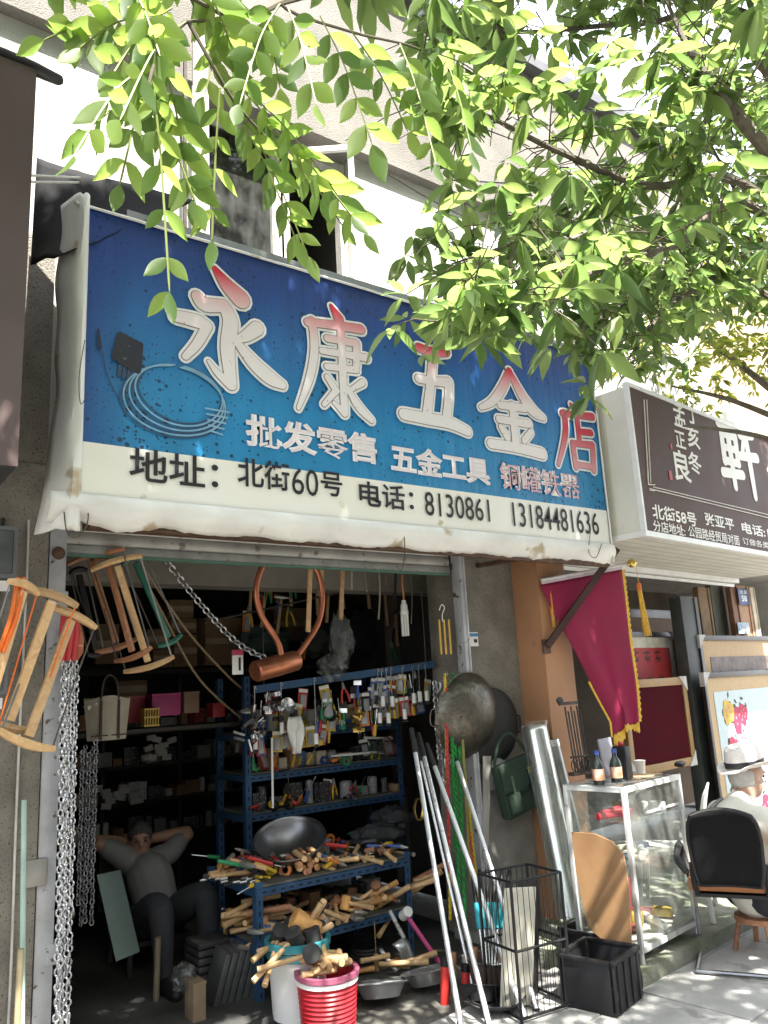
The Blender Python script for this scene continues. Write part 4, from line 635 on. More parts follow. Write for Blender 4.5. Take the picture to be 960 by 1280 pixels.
# ------------------------------------------------------------------ goods hanging and standing at the shop front
m_wd = wood('pale_ash_wood', (.62,.42,.22), (.46,.28,.13)); m_wd2 = wood('red_brown_wood', (.42,.20,.10), (.28,.12,.06)); m_steel = mat('bright_steel', (.60,.61,.62), .28, .95, var=.12, scale=10); m_chain = mat('galvanised_chain', (.62,.63,.65), .35, .9, var=.25, scale=30)
m_blk = mat('black_plastic', (.012,.012,.013), .5, var=.2, spec=.3); m_blk2 = mat('black_rubber', (.022,.022,.022), .75, var=.2); m_green = mat('green_paint', (.02,.13,.085), .5); m_orc = mat('orange_cord', (.75,.16,.02), .6)
m_grey_blade = mat('grey_saw_blade', (.22,.22,.22), .45, .8)
def saw_mesh_parts(L, W, w_, m, cord, root, bow=.018):
    """H-shaped bow saw: bent arms, stretcher, cord on one side and blade on the other; hangs down from its top arm"""
    for z, sg_ in ((0, 1), (-L, -1)): MB().tube([((i/8-.5)*W, 0, z-sg_*bow*(1-(2*i/8-1)**2)*-.9) for i in range(9)], [w_*q for q in (.34, .40, .45, .48, .50, .48, .45, .40, .34)], 6).build('arm', m, root)
    MB().box((.0, 0, -L/2), (w_*.9, w_*.55, L-.03), None, .003).build('stretcher', m, root)
    MB().tube([(-W*.46, 0, .0), (-W*.44, .004, -L/2), (-W*.46, 0, -L)], .004, 5).build('cord', cord, root)
    MB().box((W*.46, 0, -L/2), (.009, .0012, L)).build('blade', m_grey_blade, root)
def saw(a, b, Y, lab, W=.27, w_=.034, m=None, cord=None, roll=0, Yb=None, grp='bow saws'):
    p, q = at(*a, Y), at(*b, Yb if Yb is not None else Y); t = thing('bow_saw', lab, 'bow saw', p, aim(q, p, roll), grp); saw_mesh_parts((p-q).length, W, w_, m or m_wd, cord or m_orc, t); return t
saw((66, 748), (10, 905), -.42, 'front left wooden bow saw with orange cord beside the door post', .24, .046, roll=R(96)); saw((90, 772), (34, 925), -.34, 'second wooden bow saw from the left, hung on the steel post', .26, .044, cord=wm, roll=R(70), Yb=-.46)
saw((30, 735), (-28, 930), -.50, 'wooden bow saw cut off by the left edge of the picture', .20, .042, roll=R(130))
saw((112, 698), (146, 806), .14, 'leftmost of the wooden bow saws under the shutter', .24, .038, m_wd2, wm, R(80)); saw((133, 696), (166, 818), .06, 'middle wooden bow saw under the shutter', .26, .036, m_wd2, wm, R(52), .0); saw((146, 704), (186, 830), .00, 'right wooden bow saw with the lowest arm under the shutter', .28, .038, m_wd, wm, R(38), .08)
saw((168, 700), (212, 800), .10, 'dark green painted bow saw under the shutter', .16, .034, m_green, wm, R(95)); saw((98, 715), (120, 815), .16, 'black handled saw between door post and wooden bow saws', .10, .035, m_blk, wm, R(100))
for k in range(2): MB().tube(smooth_pts([at(22+8*k, 722, -.5), at(14+7*k, 770, -.52), at(-2+6*k, 815, -.52)], 5), .010, 7).build('orange_cord', m_orc, label=('outer', 'inner')[k]+' orange cord loop on the bow saws at the left edge', cat='cord', group='orange cords')
# chains
def chain_mesh(name, length, ll, wr, m=m_chain):
    mb = MB(); pitch = ll*.74; n = int(length/pitch)
    for i in range(n):
        pts = []; a = (i % 2)*math.pi/2+.25*math.sin(i*1.7)
        for k in range(10):
            t = 2*math.pi*k/10; x = ll*.30*math.cos(t); z = (ll/2-wr)*math.sin(t); pts.append((x*math.cos(a)+.002*math.sin(i*.9), x*math.sin(a)+.002*math.cos(i*.7), -i*pitch-ll/2+z))
        mb.tube(pts, wr, 5, closed=True)
    return mb.mesh(name, m)
ch1 = chain_mesh('chain', 1.9, .042, .0048); ch2 = chain_mesh('chain', 1.0, .036, .0042, mat('dull_chain', (.22,.22,.23), .45, .8)); ch3 = chain_mesh('chain', .8, .075, .007)
rc = random.Random(4)
for k in range(6):
    p = at(80+k*3.2, 806+rc.uniform(-6, 10), -.13+.018*(k % 3)); place(ch1, 'chain', p, (R(rc.uniform(-1, 1)), R(.6), rc.uniform(0, 3)), scale=(1, 1, 1-.02*k), label=nth(k)+' silver chain of the bunch hanging on the steel door post', cat='chain', group='chains on the door post')
for k in range(5):
    p = at(103+k*4.2, 905+rc.uniform(0, 40), .25+.03*(k % 2)); place(ch2, 'chain', p, (0, 0, rc.uniform(0, 3)), scale=(1, 1, .7+.25*rc.random()), label=nth(k)+' of the dull chains hanging in the dark just inside the doorway', cat='chain', group='chains inside the doorway')
for k in range(4):
    p = at(543+k*5, 845+rc.uniform(-30, 10), .02); place(ch3, 'chain', p, (0, 0, rc.uniform(0, 3)), scale=(.8, .8, .55+.4*rc.random()), label=nth(k)+' of the grey chains hanging beside the coloured ropes', cat='chain', group='chains beside the ropes')
def chain_path(name, pts, ll, wr, m=m_chain, **kw):
    mb = MB(); p = [V(q) for q in smooth_pts(pts, 30)]; d = [0]
    for a, b in zip(p, p[1:]): d.append(d[-1]+(b-a).length)
    pitch = ll*.76; i = 0; s = 0.
    while s < d[-1]-ll:
        j = max(k for k in range(len(d)) if d[k] <= s); t = (p[min(j+1, len(p)-1)]-p[j]).normalized(); c = p[j]+t*(s-d[j]); e = t.orthogonal().normalized() if abs(t.y) > .9 else t.cross(V((0, 1, 0))).normalized(); f = t.cross(e); x = e if i % 2 else (f*.9+e*.4).normalized()
        mb.tube([c+x*(ll*.3*math.cos(k*.6283))+t*((ll/2-wr)*math.sin(k*.6283)) for k in range(10)], wr, 5, closed=True); s += pitch; i += 1
    return mb.build(name, m, **kw)
chain_path('chain', [at(210, 704, .30), at(255, 760, .34), at(300, 806, .38), at(345, 828, .40)], .056, .0055, label='silver chain strung slanting under the shutter towards the copper boiler', cat='chain')
m_rope = mat('hemp_rope', (.28,.20,.12), .9, var=.3, scale=60, bump=.5, bscale=200)
for k, (pts, lab) in enumerate((([(170, 702, .2), (205, 770, .5), (250, 850, .8), (310, 905, 1.0)], 'long brown rope slanting across the dim shop'), ([(178, 708, .25), (235, 790, .6), (290, 850, .9), (318, 872, 1.0)], 'second brown rope beside the cardboard boxes'))): MB().tube([V(q) for q in smooth_pts([tuple(at(*q)) for q in pts], 6)], .008, 6).build('rope', m_rope, label=lab, cat='rope', group='brown ropes')
# red sleeves and pouch above the chains
p = at(84, 800, -.15); t = thing('red_glove_bunch', 'bunch of red rubber gloves hung on the door post above the chains', 'gloves', p); m_rg = mat('red_rubber', (.45,.025,.03), .5, var=.2)
for k in range(3): MB().tube(smooth_pts([(k*.028-.02, k*.01, .12), (k*.03-.022, k*.012-.02, .04), (k*.03-.025, k*.012, -.10)], 4), [.014, .016, .018, .020, .022, .021, .020, .018, .015], 9).build('glove', m_rg, t)
p = at(96, 800, -.10); t = thing('leather_pouch', 'rust orange leather pouch tied beside the red gloves', 'pouch', p); MB().tube([(0, 0, .1), (.0, 0, .06), (.005, 0, 0), (.004, 0, -.06), (0, 0, -.10)], [.008, .022, .032, .030, .010], 10).build('bag', mat('rust_leather', (.34,.10,.045), .6), t); MB().tube([(.033*math.cos(a*.7), .033*math.sin(a*.7), -.03) for a in range(9)], .003, 5, closed=True).build('tie', m_wd, t)
p = at(112, 1180, .1); MB().lathe([(.075, -.006), (.085, -.006), (.088, 0), (.085, .006), (.075, .006), (.072, 0), (.075, -.006)], 28, Matrix.Rotation(R(70), 4, 'Y')).build('steel_hoop', m_steel, label='small bright steel ring hanging behind the chain bunch', cat='ring').location = at(83, 1126, .0)
# copper boiler with tube loop
p = at(346, 832, .14); cb = thing('copper_boiler', 'brown copper drum with a looped copper tube hanging under the shutter', 'boiler', p); m_cu = mat('tarnished_copper', (.50,.19,.095), .38, .75, c2=(.30,.10,.055), scale=7)
Mx = Matrix.Rotation(R(78), 4, 'Y') @ Matrix.Diagonal((.75, 1, 1, 1)); MB().lathe([(.001, -.155), (.075, -.155), (.085, -.145), (.085, -.02), (.088, 0), (.086, .02), (.085, .13), (.075, .142), (.001, .145)], 28, Mx).build('drum', m_cu, cb)
def cbp(x, y, Y=.12): return tuple(at(x, y, Y)-p)
MB().tube(smooth_pts([cbp(352, 826), cbp(347, 802), cbp(325, 765), cbp(321, 730), cbp(335, 700), cbp(370, 690), cbp(395, 712), cbp(403, 745), cbp(398, 778), cbp(382, 805), cbp(368, 824)], 6), .019, 12).build('tube', mat('copper_tube', (.48,.17,.09), .35, .7), cb)
for x, y in ((353, 826), (368, 825)): MB().lathe([(.02, 0), (.030, .0), (.030, .022), (.02, .026)], 14).build('collar', m_cu, cb).location = cbp(x, y, .115)
# energy-saving lamp
p = at(505, 760, .28); lp = thing('lamp_bulb', 'white spiral-tube energy-saving lamp on a twisted orange cord', 'lamp', p)
MB().tube(smooth_pts([(.0, 0, .05), (.004, .003, .10), (-.004, -.002, .16), (.002, 0, .24)], 4), .007, 6).build('cord', mat('orange_flex', (.5,.2,.07), .6), lp); m_wpl = mat('white_plastic', (.80,.80,.77), .4, var=.06)
MB().lathe([(.001, .055), (.016, .055), (.018, .03), (.024, .025), (.026, 0), (.026, -.012)], 16).build('holder', m_wpl, lp); MB().lathe([(.024, -.012), (.030, -.02), (.030, -.045), (.026, -.05)], 16).build('ballast', m_wpl, lp)
for k in range(6): a = k*math.pi/3; MB().cyl((.021*math.cos(a), .021*math.sin(a), -.05), (.021*math.cos(a), .021*math.sin(a), -.20), .0085, n=8).build('tube', m_wpl, lp)
# card on the chain, plastic bag, wooden straps
p = at(297, 826, .40); t = thing('price_card', 'white blister card with pink top hanging from the slanting chain', 'card', p); MB().box((0, 0, -.01), (.075, .004, .15)).build('card', m_white, t); MB().box((0, -.004, .052), (.076, .003, .034)).build('header', mat('pink_header', (.55,.05,.12), .5), t); MB().box((.012, -.005, -.02), (.012, .006, .08)).build('tool', m_blk, t)
def crumple(name, px, py, Y, sc, m, lab, seed, cat='bag'):
    mb = MB(); mb.ball((0, 0, 0), 1, 20); mb.v = [V((v.x*sc[0], v.y*sc[1], v.z*sc[2]))*(1+.32*nz(v, 2.2+seed*.1)+.22*nz(v+V((seed, 0, 0)), 5)) for v in mb.v]; o = mb.build(name, m, smooth=25, label=lab, cat=cat); o.location = at(px, py, Y); return o
mbag = glass('clear_polythene', (.80,.82,.82), .18)
crumple('plastic_bag', 427, 800, .35, (.09, .06, .17), mbag, 'crumpled clear plastic bag hanging beside the copper loop', 2); crumple('plastic_bag', 415, 835, .38, (.10, .06, .09), mbag, 'lower torn clear plastic bag above the blue rack rail', 5)
for k, (x, y0, y1) in enumerate(((388, 706, 790), (428, 706, 775), (402, 700, 745))): a, b = at(x, y0, .33), at(x-3+k, y1, .33); MB().bar(a, b, .034, .012, up=(0, 1, 0), ch=.002).build('timber_strap', m_wd, label=['wooden strap hanging behind the copper tube loop', 'wooden strap above the clear plastic bag', 'short reddish strap behind the copper tube loop'][k], cat='slat', group='straps under the shutter')
# ------------------------------------------------------------------ right pier: woks, ropes, satchel, tubes, poles
m_wok = mat('oiled_iron_wok', (.085,.080,.068), .38, .85, c2=(.15,.135,.11), scale=22, spot=.3, spotc=(.07,.042,.028), sscale=34, bump=.35, bscale=45)
def wok(lab, p, r, depth, rot, m, grp=None, handle=True):
    t = thing('wok', lab, 'wok', p, rot, grp); pr = [(max(1e-5, r*math.sin(a)), depth*(1-math.cos(a))/(1-math.cos(1.25))) for a in [1.25*i/14 for i in range(15)]]; s = r/pr[-1][0]; pr = [(q*s, z) for q, z in pr]
    inn = [(max(1e-5, q-.003), z+.004) for q, z in pr]; MB().lathe(pr+[(pr[-1][0]+.006, pr[-1][1]+.001), (pr[-1][0]+.004, pr[-1][1]+.006)]+inn[::-1], 48, None, False).build('bowl', m, t, smooth=60)
    if handle:
        for s_ in (-1, 1): MB().tube(smooth_pts([(s_*r*.98, -.06, depth*.9), (s_*(r+.035), -.045, depth+.01), (s_*(r+.035), .045, depth+.01), (s_*r*.98, .06, depth*.9)], 4), .006, 6).build('handle', m, t)
    return t
p = at(598, 897, -.16); wok('large dark iron wok hung bottom-out on the pebbled pier', V((p.x, -.20, p.z)), .285, .15, (R(-82), R(0), R(3)), m_wok)
p = at(616, 905, -.06); wok('second dark wok showing behind the large hanging wok', V((p.x, -.10, p.z-.02)), .26, .06, (R(-86), R(0), R(0)), m_blk2)
for k, (pts, lab, c) in enumerate(((([(618, 945), (648, 958), (628, 985), (604, 990)]), 'grey plastic sheet tucked under the hanging woks', (.40,.40,.39)), ([(604, 945), (614, 945), (610, 1075), (604, 1075)], 'narrow pale board standing between ropes and satchel', (.42,.40,.37)))):
    P_ = [at(x, y, -.05-.01*k) for x, y in pts]; MB().add(P_+[q+V((.004, .012, 0)) for q in P_], [(0, 1, 2, 3), (7, 6, 5, 4), (0, 4, 5, 1), (1, 5, 6, 2), (2, 6, 7, 3), (3, 7, 4, 0)]).build('sheet', mat('sheet_%d' % k, c, .7, var=.2), label=lab, cat='sheet')
cols = {'green': mat('green_rope', (.02,.25,.045), .7, var=.3, scale=40), 'yellow': mat('yellow_rope', (.62,.46,.03), .7, var=.3, scale=40), 'red': mat('red_rope', (.50,.04,.04), .7, var=.3, scale=40), 'olive': mat('olive_rope', (.20,.19,.05), .7)}
def rope(pts, r, m, lab, twist=True):
    P_ = smooth_pts([tuple(at(*q)) for q in pts], 14); mb = MB()
    if twist:
        for s in range(2): mb.tube([V(q)+V((math.cos(i*1.25+s*math.pi), math.sin(i*1.25+s*math.pi), 0))*r*.55 for i, q in enumerate(smooth_pts(P_, 2))], r*.62, 6)
    else: mb.tube([V(q) for q in P_], r, 6)
    return mb.build('rope', m, label=lab, cat='rope', group='coloured ropes on the pier')
for k, (c, x0, x1, y0, y1, lab) in enumerate((('green', 566, 574, 842, 1118, 'left bright green twisted rope hanging by the dark wok'), ('green', 571, 582, 846, 1160, 'longest green twisted rope ending in a frayed tail'), ('green', 562, 570, 850, 1060, 'short green twisted rope behind the silver poles'), ('yellow', 556, 563, 842, 1150, 'long flat yellow rope left of the green ropes'), ('yellow', 577, 598, 930, 1120, 'yellow rope slanting right of the green ropes'), ('red', 558, 561, 860, 1090, 'dark red rope beside the long yellow rope'), ('red', 586, 592, 1040, 1110, 'short red twisted rope below the wok'), ('olive', 574, 588, 850, 1100, 'olive rope half hidden behind the green ropes'))):
    rope([(x0, y0, -.07-.006*k), ((x0*2+x1)/3, (y0*2+y1)/3, -.09-.006*k), ((x0+x1*2)/3, (y0+y1*2)/3, -.09-.006*k), (x1, y1, -.08-.006*k)], .013 if c == 'green' else .010, cols[c], lab, c != 'olive')
for k in range(3): p = at(549+k*6, 778, .0); MB().box((0, 0, -.10), (.014, .006, .24)).build('zip_tie_strap', mat('amber_strap', (.60,.36,.05), .5), label=nth(k)+' of the amber straps hanging at the shutter track', cat='strap', group='amber straps').location = p
p = at(553, 772, .0); t = thing('wire_hook', 'bent white wire hook above the amber straps', 'hook', p); wire(t, [(-.02, 0, .06), (0, 0, .09), (.025, 0, .07), (.0, 0, .02), (.0, 0, -.03)], .004, 'wire', m_white); wire(t, [(-.02, 0, .06), (-.024, 0, .05)], .004, 'tip', m_white)
# satchel
p = at(638, 948, -.14); sb = thing('satchel', 'dark green canvas satchel hung on the pier below the wok', 'satchel', p, (0, R(-12), 0)); m_can = mat('green_canvas', (.022,.045,.028), .85, var=.25, scale=30, bump=.25, bscale=160)
MB().box((0, 0, -.19), (.34, .09, .36), None, .03).build('body', m_can, sb); MB().grid(lambda u, v: ((u-.5)*.345, -.052-.012*math.sin(v*3.1), .005-v*.22+.02*math.cos(u*6.28)*v), 10, 8).build('flap', m_can, sb).modifiers.new('s', 'SOLIDIFY').thickness = .006
for sx_ in (-1, 1): MB().box((sx_*.09, -.068, -.17), (.026, .006, .16), None, .002).build('strap', mat('canvas_strap', (.04,.07,.045), .8), sb)
MB().tube(smooth_pts([(-.16, 0, 0), (-.06, 0, .14), (.06, 0, .15), (.16, 0, 0)], 5), .011, 6).build('shoulder_strap', m_can, sb); MB().box((-.1, -.055, -.27), (.11, .035, .13), None, .014).build('pocket', m_can, sb)
for x in (.06, .10): link('wording', strokes_mesh([[(.1, .8, .15), (.9, .7, .15)], [(.5, 1, .15), (.3, 0, .15)], [(.2, .3, .12), (.9, .2, .12)]], .035, .045, mat('yellow_stitch', (.55,.50,.06), .7)), sb).location = (x, -.071, -.12)
# foil-wrapped stove pipes
ba, ta = at(716, 1152, -.55), at(668, 908, -.30); sp = thing('stove_pipe', 'tall silver stove pipe wrapped in clear film leaning on the pier', 'stove pipe', ba); dd = ta-ba; m_pipe = mat('thin_tinplate', (.80,.81,.78), .25, .9, var=.15, scale=4, bump=.1, bscale=12)
MB().tube([dd*0, dd*.03, dd*.06, dd*.5, dd*.97, dd], [.080, .085, .080, .080, .080, .082], 24, False).build('pipe', m_pipe, sp).modifiers.new('s', 'SOLIDIFY').thickness = .002
for k in range(3): MB().tube([dd*(.02+.025*k), dd*(.028+.025*k)], .0840, 24, False).build('crimped_band', m_pipe, sp)
fw_ = MB().tube([dd*.02, dd*.5, dd*.99, dd*1.02], [.092, .094, .090, .10], 18, False); fw_.v = [v*(1)+V((nz(v, 7)*.012, nz(v+V((3, 0, 0)), 7)*.012, 0)) for v in fw_.v]; fw_.build('film_wrap', glass('clear_film', (.90,.92,.90), .08), sp, smooth=30)
b2_, t2_ = at(742, 1140, -.40), at(690, 925, -.24); s2_ = thing('stove_pipe', 'slimmer pipe half hidden behind the film-wrapped stove pipe', 'stove pipe', b2_); MB().cyl((0, 0, 0), t2_-b2_, .045, n=20).build('pipe', mat('dull_tinplate', (.35,.36,.34), .4, .8), s2_); MB().cyl((t2_-b2_)*.96, (t2_-b2_)*1.0, .048, n=20).build('crimped_band', m_pipe, s2_)
# poles with black grips leaning on the pier
PL = [((519, 940), (577, 1290), -.10, 'leftmost silver pole leaning by the blue rack'), ((530, 945), (612, 1285), -.08, 'second silver pole from the blue rack'), ((543, 957), (656, 1274), -.12, 'third silver pole crossing in front of the ropes'), ((571, 951), (671, 1264), -.10, 'rightmost silver pole leaning below the dark wok'), ((526, 950), (592, 1240), -.02, 'thin silver pole behind the two left poles')]
m_alup = mat('silver_pole', (.74,.75,.77), .3, .55, var=.08)
for k, (a, b, Y, lab) in enumerate(PL):
    B0, T0_ = atZ(*b, .0), at(*a, Y); t = thing('pole', lab, 'pole', B0, group='silver poles'); d = T0_-B0; MB().cyl(d*.0+V((0, 0, .01)), d, .0145 if k < 4 else .009, n=12).build('shaft', m_alup, t); MB().cyl(d*.995, d*1.11, .018, .016, n=12).build('grip', m_blk2, t); MB().cyl(V((0, 0, .0)), d*.03, .017, n=12).build('end_cap', m_blk2, t)
# ------------------------------------------------------------------ blue slotted-angle racks
m_bl = mat('blue_slotted_steel', (.022,.072,.16), .55, .2, var=.25, scale=8, spot=.2, spotc=(.06,.05,.05), sscale=25); m_shelf = mat('dark_shelf_board', (.09,.085,.075), .8, var=.35, scale=6, bump=.2)
m_slot = mat('slot_shadow', (.008,.01,.014), .9)
def angle(mb, a, b, w_=.04, flip=1):
    a, b = V(a), V(b); d = (b-a).normalized()
    if abs(d.z) > .7: mb.box((a+b)/2+V((flip*w_/2, 0, 0)), (w_, .003, (b-a).length)); mb.box((a+b)/2+V((0, w_/2+.0016, 0)), (.003, w_, (b-a).length))
    elif abs(d.x) > .7: mb.box((a+b)/2, ((b-a).length, .003, w_)); mb.box((a+b)/2+V((0, w_/2+.0016, w_/2)), ((b-a).length, w_, .003))
    else: mb.box((a+b)/2, (.003, (b-a).length, w_)); mb.box((a+b)/2+V((w_/2+.0016, 0, w_/2)), (w_, (b-a).length, .003))
def rack(name, lab, x0, x1, y0, y1, zs, ztop, lip=.0, posts=((0, 0), (1, 0), (0, 1), (1, 1))):
    t = thing(name, lab, 'rack', (x0, y0, 0))
    for i, j in posts:
        mb = MB(); angle(mb, (i*(x1-x0), j*(y1-y0), 0), (i*(x1-x0), j*(y1-y0), ztop), .042, -1 if i else 1); pst_ = mb.build('post', m_bl, t)
        sl = MB()
        for k in range(int(ztop/.06)): sl.box((i*(x1-x0)+(-.021 if i else .021), j*(y1-y0)-.0022, .04+k*.06), (.010, .0015, .028))
        tag(sl.build('slots', m_slot, pst_), kind='stuff')
    for z in zs:
        MB().box(((x1-x0)/2, (y1-y0)/2, z), (x1-x0-.01, y1-y0-.01, .012)).build('shelf', m_shelf, t); mb = MB(); angle(mb, (0.0, -.004, z-.03), (x1-x0, -.004, z-.03)); r_ = mb.build('rail', m_bl, t); sl = MB()
        for k in range(int((x1-x0)/.06)): sl.box((.05+k*.06, -.0072, z-.03), (.028, .0015, .010))
        tag(sl.build('slots', m_slot, r_), kind='stuff'); mb = MB(); angle(mb, (-.004, 0, z-.03), (-.004, y1-y0, z-.03)); mb.build('side_rail', m_bl, t)
    return t
a = at(320, 1115, .16); c = at(512, 1078, .16); TZ = a.z+.02; TX0, TX1, TY0, TY1 = a.x, c.x, .16, .80
rack('low_rack', 'low blue slotted-steel rack stacked with handles and a wok', TX0, TX1, TY0, TY1, (TZ, TZ-.30), TZ+.03)
p = at(492, 905, .86); q = at(322, 870, .86); RX0, RX1 = q.x-.1, p.x+.06; zr = at(420, 850, .86).z
rk = rack('tall_rack', 'tall blue slotted-steel rack crowded with small hardware', RX0, RX1, .86, 1.3, [at(400, y, .86).z for y in (910, 958, 1005)], zr+.05)
a, b = at(318, 862, .72), at(543, 830, .30); hr = thing('hanging_rail', 'blue perforated rail hung with white-gripped skimmers', 'rail', a); d = b-a; MB().bar((0, 0, 0), d, .012, .05).build('bar', m_bl, hr); 
for s_ in (.05, .95): MB().cyl(d*s_, d*s_+V((0, .0, .55)), .004, n=6).build('hanger', wm, hr)
def onrail(px): 
    t = (px-318)/(543-318); return a+d*t
# skimmers with white grips hung on the rail
def skim(px, py, lab, k):
    p = onrail(px); q = at(px, py, p.y); L = max(.10, p.z-q.z); t = thing('skimmer', lab, 'skimmer', p+V((0, -.012, 0)), group='white-gripped skimmers'); MB().tube(smooth_pts([(.012, 0, .0), (.006, 0, .022), (-.006, 0, .018), (0, 0, -.01), (0, 0, -L)], 3), .0032, 5).build('stem', m_steel, t)
    MB().cyl((0, 0, -L-.035), (0, 0, -L+.035), .016, n=10).build('grip', m_wpl, t); MB().lathe([(.001, -.01), (.02, -.004), (.028, .004)], 14, Matrix.Translation((0, 0, -L-.05)), False).build('cup', m_steel, t)
for k, (x, y) in enumerate(((317, 930), (348, 910), (388, 924), (467, 898), (472, 877), (478, 898), (484, 877), (499, 893), (512, 873), (520, 871), (529, 870))): skim(x, y, nth(k)+' white-gripped wire skimmer along the blue rail', k)
rr = random.Random(9)
def jitter_small(name, px, py, Y, n, spread, lab, mats_, s=.022, cat='tools'):
    t = thing(name, lab, cat, at(px, py, Y))
    for mi, m in enumerate(mats_):
        for k in range(n//len(mats_)):
            c_ = V((rr.gauss(0, spread[0]), rr.gauss(0, spread[1]), rr.gauss(0, spread[2]))); e = Euler((rr.uniform(0, 3), rr.uniform(0, 3), rr.uniform(0, 3)))
            MB().box(c_, (s*rr.uniform(.4, 1), s*rr.uniform(.3, .7), s*rr.uniform(1, 3)), e, .002).build('piece', m, t)
    MB().cyl((0, 0, 0), (0, 0, spread[2]*2.6), .003, n=5).build('cord', wm, t); return t
m_grey = mat('grey_metal_bits', (.35,.34,.32), .4, .7)
jitter_small('lock_bunch', 318, 905, .62, 30, (.05, .03, .06), 'jumbled bunch of padlocks and keys hanging left of the skimmers', [m_grey, m_blk, m_steel], .03, 'locks')
jitter_small('tool_bunch', 348, 890, .62, 14, (.03, .02, .06), 'bunch of dark pliers hanging below the copper boiler', [m_blk, m_steel], .035); jitter_small('bell_string', 448, 905, .5, 10, (.012, .012, .07), 'string of small brass bells hanging mid rail', [mat('brass', (.62,.42,.12), .3, .9)], .03, 'bells')
p = at(370, 915, .58); t = thing('glove_pack', 'white knitted gloves hanging below the blue rail', 'gloves', p); MB().grid(lambda u, v: ((u-.5)*.085*(1+.3*math.sin(v*5)), .02*math.sin(u*9+v*3), .10-v*.24), 6, 10).build('cloth', m_white, t).modifiers.new('s', 'SOLIDIFY').thickness = .012; MB().cyl((0, 0, .1), (0, 0, .2), .003, n=5).build('string', wm, t)
for k, (x, y, c_, lab) in enumerate(((357, 884, m_steel, 'small bright funnel hanging below the blue rail'), (409, 894, m_blk, 'black strainer hanging right of the funnel'))):
    t = thing('funnel', lab, 'funnel', at(x, y, .6), (R(70), R(20), 0)); MB().lathe([(.012, -.05), (.014, -.02), (.055, .03), (.058, .032)], 20, None, False).build('cone', c_, t); MB().tube([(.05, 0, .03), (.07, 0, .03), (.08, .0, .035)], .006, 6).build('tab', c_, t)
# packets and boxes on the tall rack
pal = [mat('pack_red', (.30,.04,.04), .6, spot=.38, spotc=(.45,.43,.40), sscale=9, coord='Generated'), mat('pack_blue', (.05,.12,.28), .6, spot=.38, spotc=(.45,.43,.40), sscale=9, coord='Generated'), mat('pack_green', (.12,.20,.05), .6, spot=.38, spotc=(.45,.43,.40), sscale=9, coord='Generated'), mat('pack_cream', (.50,.46,.36), .7, spot=.38, spotc=(.35,.08,.06), sscale=9, coord='Generated'), mat('pack_brown', (.24,.14,.07), .8, spot=.38, spotc=(.45,.43,.40), sscale=9, coord='Generated'), mat('pack_grey', (.22,.22,.23), .6, spot=.38, spotc=(.45,.43,.40), sscale=9, coord='Generated'), mat('pack_black', (.03,.03,.035), .5, spot=.38, spotc=(.45,.43,.40), sscale=9, coord='Generated'), mat('pack_white', (.62,.62,.60), .6, spot=.38, spotc=(.35,.08,.06), sscale=9, coord='Generated'), mat('pack_yellow', (.45,.33,.05), .6, spot=.38, spotc=(.35,.08,.06), sscale=9, coord='Generated')]
bxm = [MB().box((0, 0, .5), (1, 1, 1), None, .02).mesh('carton', m) for m in pal]; lidm = MB().box((0, 0, .5), (1.01, .18, 1.01)).mesh('tape', mat('parcel_tape', (.42,.32,.2), .4))
cnm = [MB().lathe([(.001, 0), (.5, 0), (.5, .9), (.42, .95), (.42, 1), (.001, 1)], 14).mesh('tin', m) for m in pal]
pcol = ('red', 'blue', 'green', 'cream', 'brown', 'grey', 'black', 'white', 'yellow')
def row(x0, x1, y, z, n, hs, grp, lab, names=('small_box',), depth=.10, cans=.2, up=None, w=(.05, .13)):
    x = x0; k = 0
    while x < x1 and k < n:
        ww_ = rr.uniform(*w); h = rr.uniform(*hs); mi = rr.randrange(len(pal)) if up is None else rr.choice(up)
        if rr.random() < cans: o = place(cnm[mi], 'tin', (x+ww_/2, y+rr.uniform(0, .04), z), (0, 0, rr.uniform(0, 3)), scale=(ww_*.8, ww_*.8, h), label='small '+pcol[mi]+' tin among the packets '+lab, cat='tin', group='tins '+grp)
        else: o = place(bxm[mi], 'small_box', (x+ww_/2, y+rr.uniform(0, .05), z), (0, 0, rr.uniform(-.25, .25)), scale=(ww_*.94, depth*rr.uniform(.6, 1.2), h), label='small '+pcol[mi]+' packet '+lab, cat='box', group='packets '+grp)
        x += ww_*rr.uniform(1.0, 1.25); k += 1
for zi, y in enumerate((910, 958, 1005)):
    z = at(400, y, .86).z+.007; row(RX0+.05, RX1-.05, .93, z, 12, (.05, .17), 'on the tall blue rack', ['on the upper shelf of the tall blue rack', 'on the middle shelf of the tall blue rack', 'on the lower shelf of the tall blue rack'][zi], up=None if zi < 2 else (4, 5, 6, 6))
for k, (a_, b_, lab) in enumerate((((415, 945), (470, 940), 'white rod lying on the middle rack shelf'), ((455, 922), (490, 923), 'upper white rod lying on the middle rack shelf'))): MB().cyl(at(*a_, .84), at(*b_, .84), .009, n=8).build('rod', m_white, label=lab, cat='rod', group='white rods')
p = at(341, 1010, .7); MB().cyl((0, 0, 0), (.005, 0, .45), .008, n=8).build('lamp_rod', m_wpl, label='thin white rod standing behind the steel wok', cat='rod').location = p
crumple('plastic_bag', 480, 935, .82, (.12, .05, .07), mbag, 'clear plastic packet on the tall blue rack', 8)
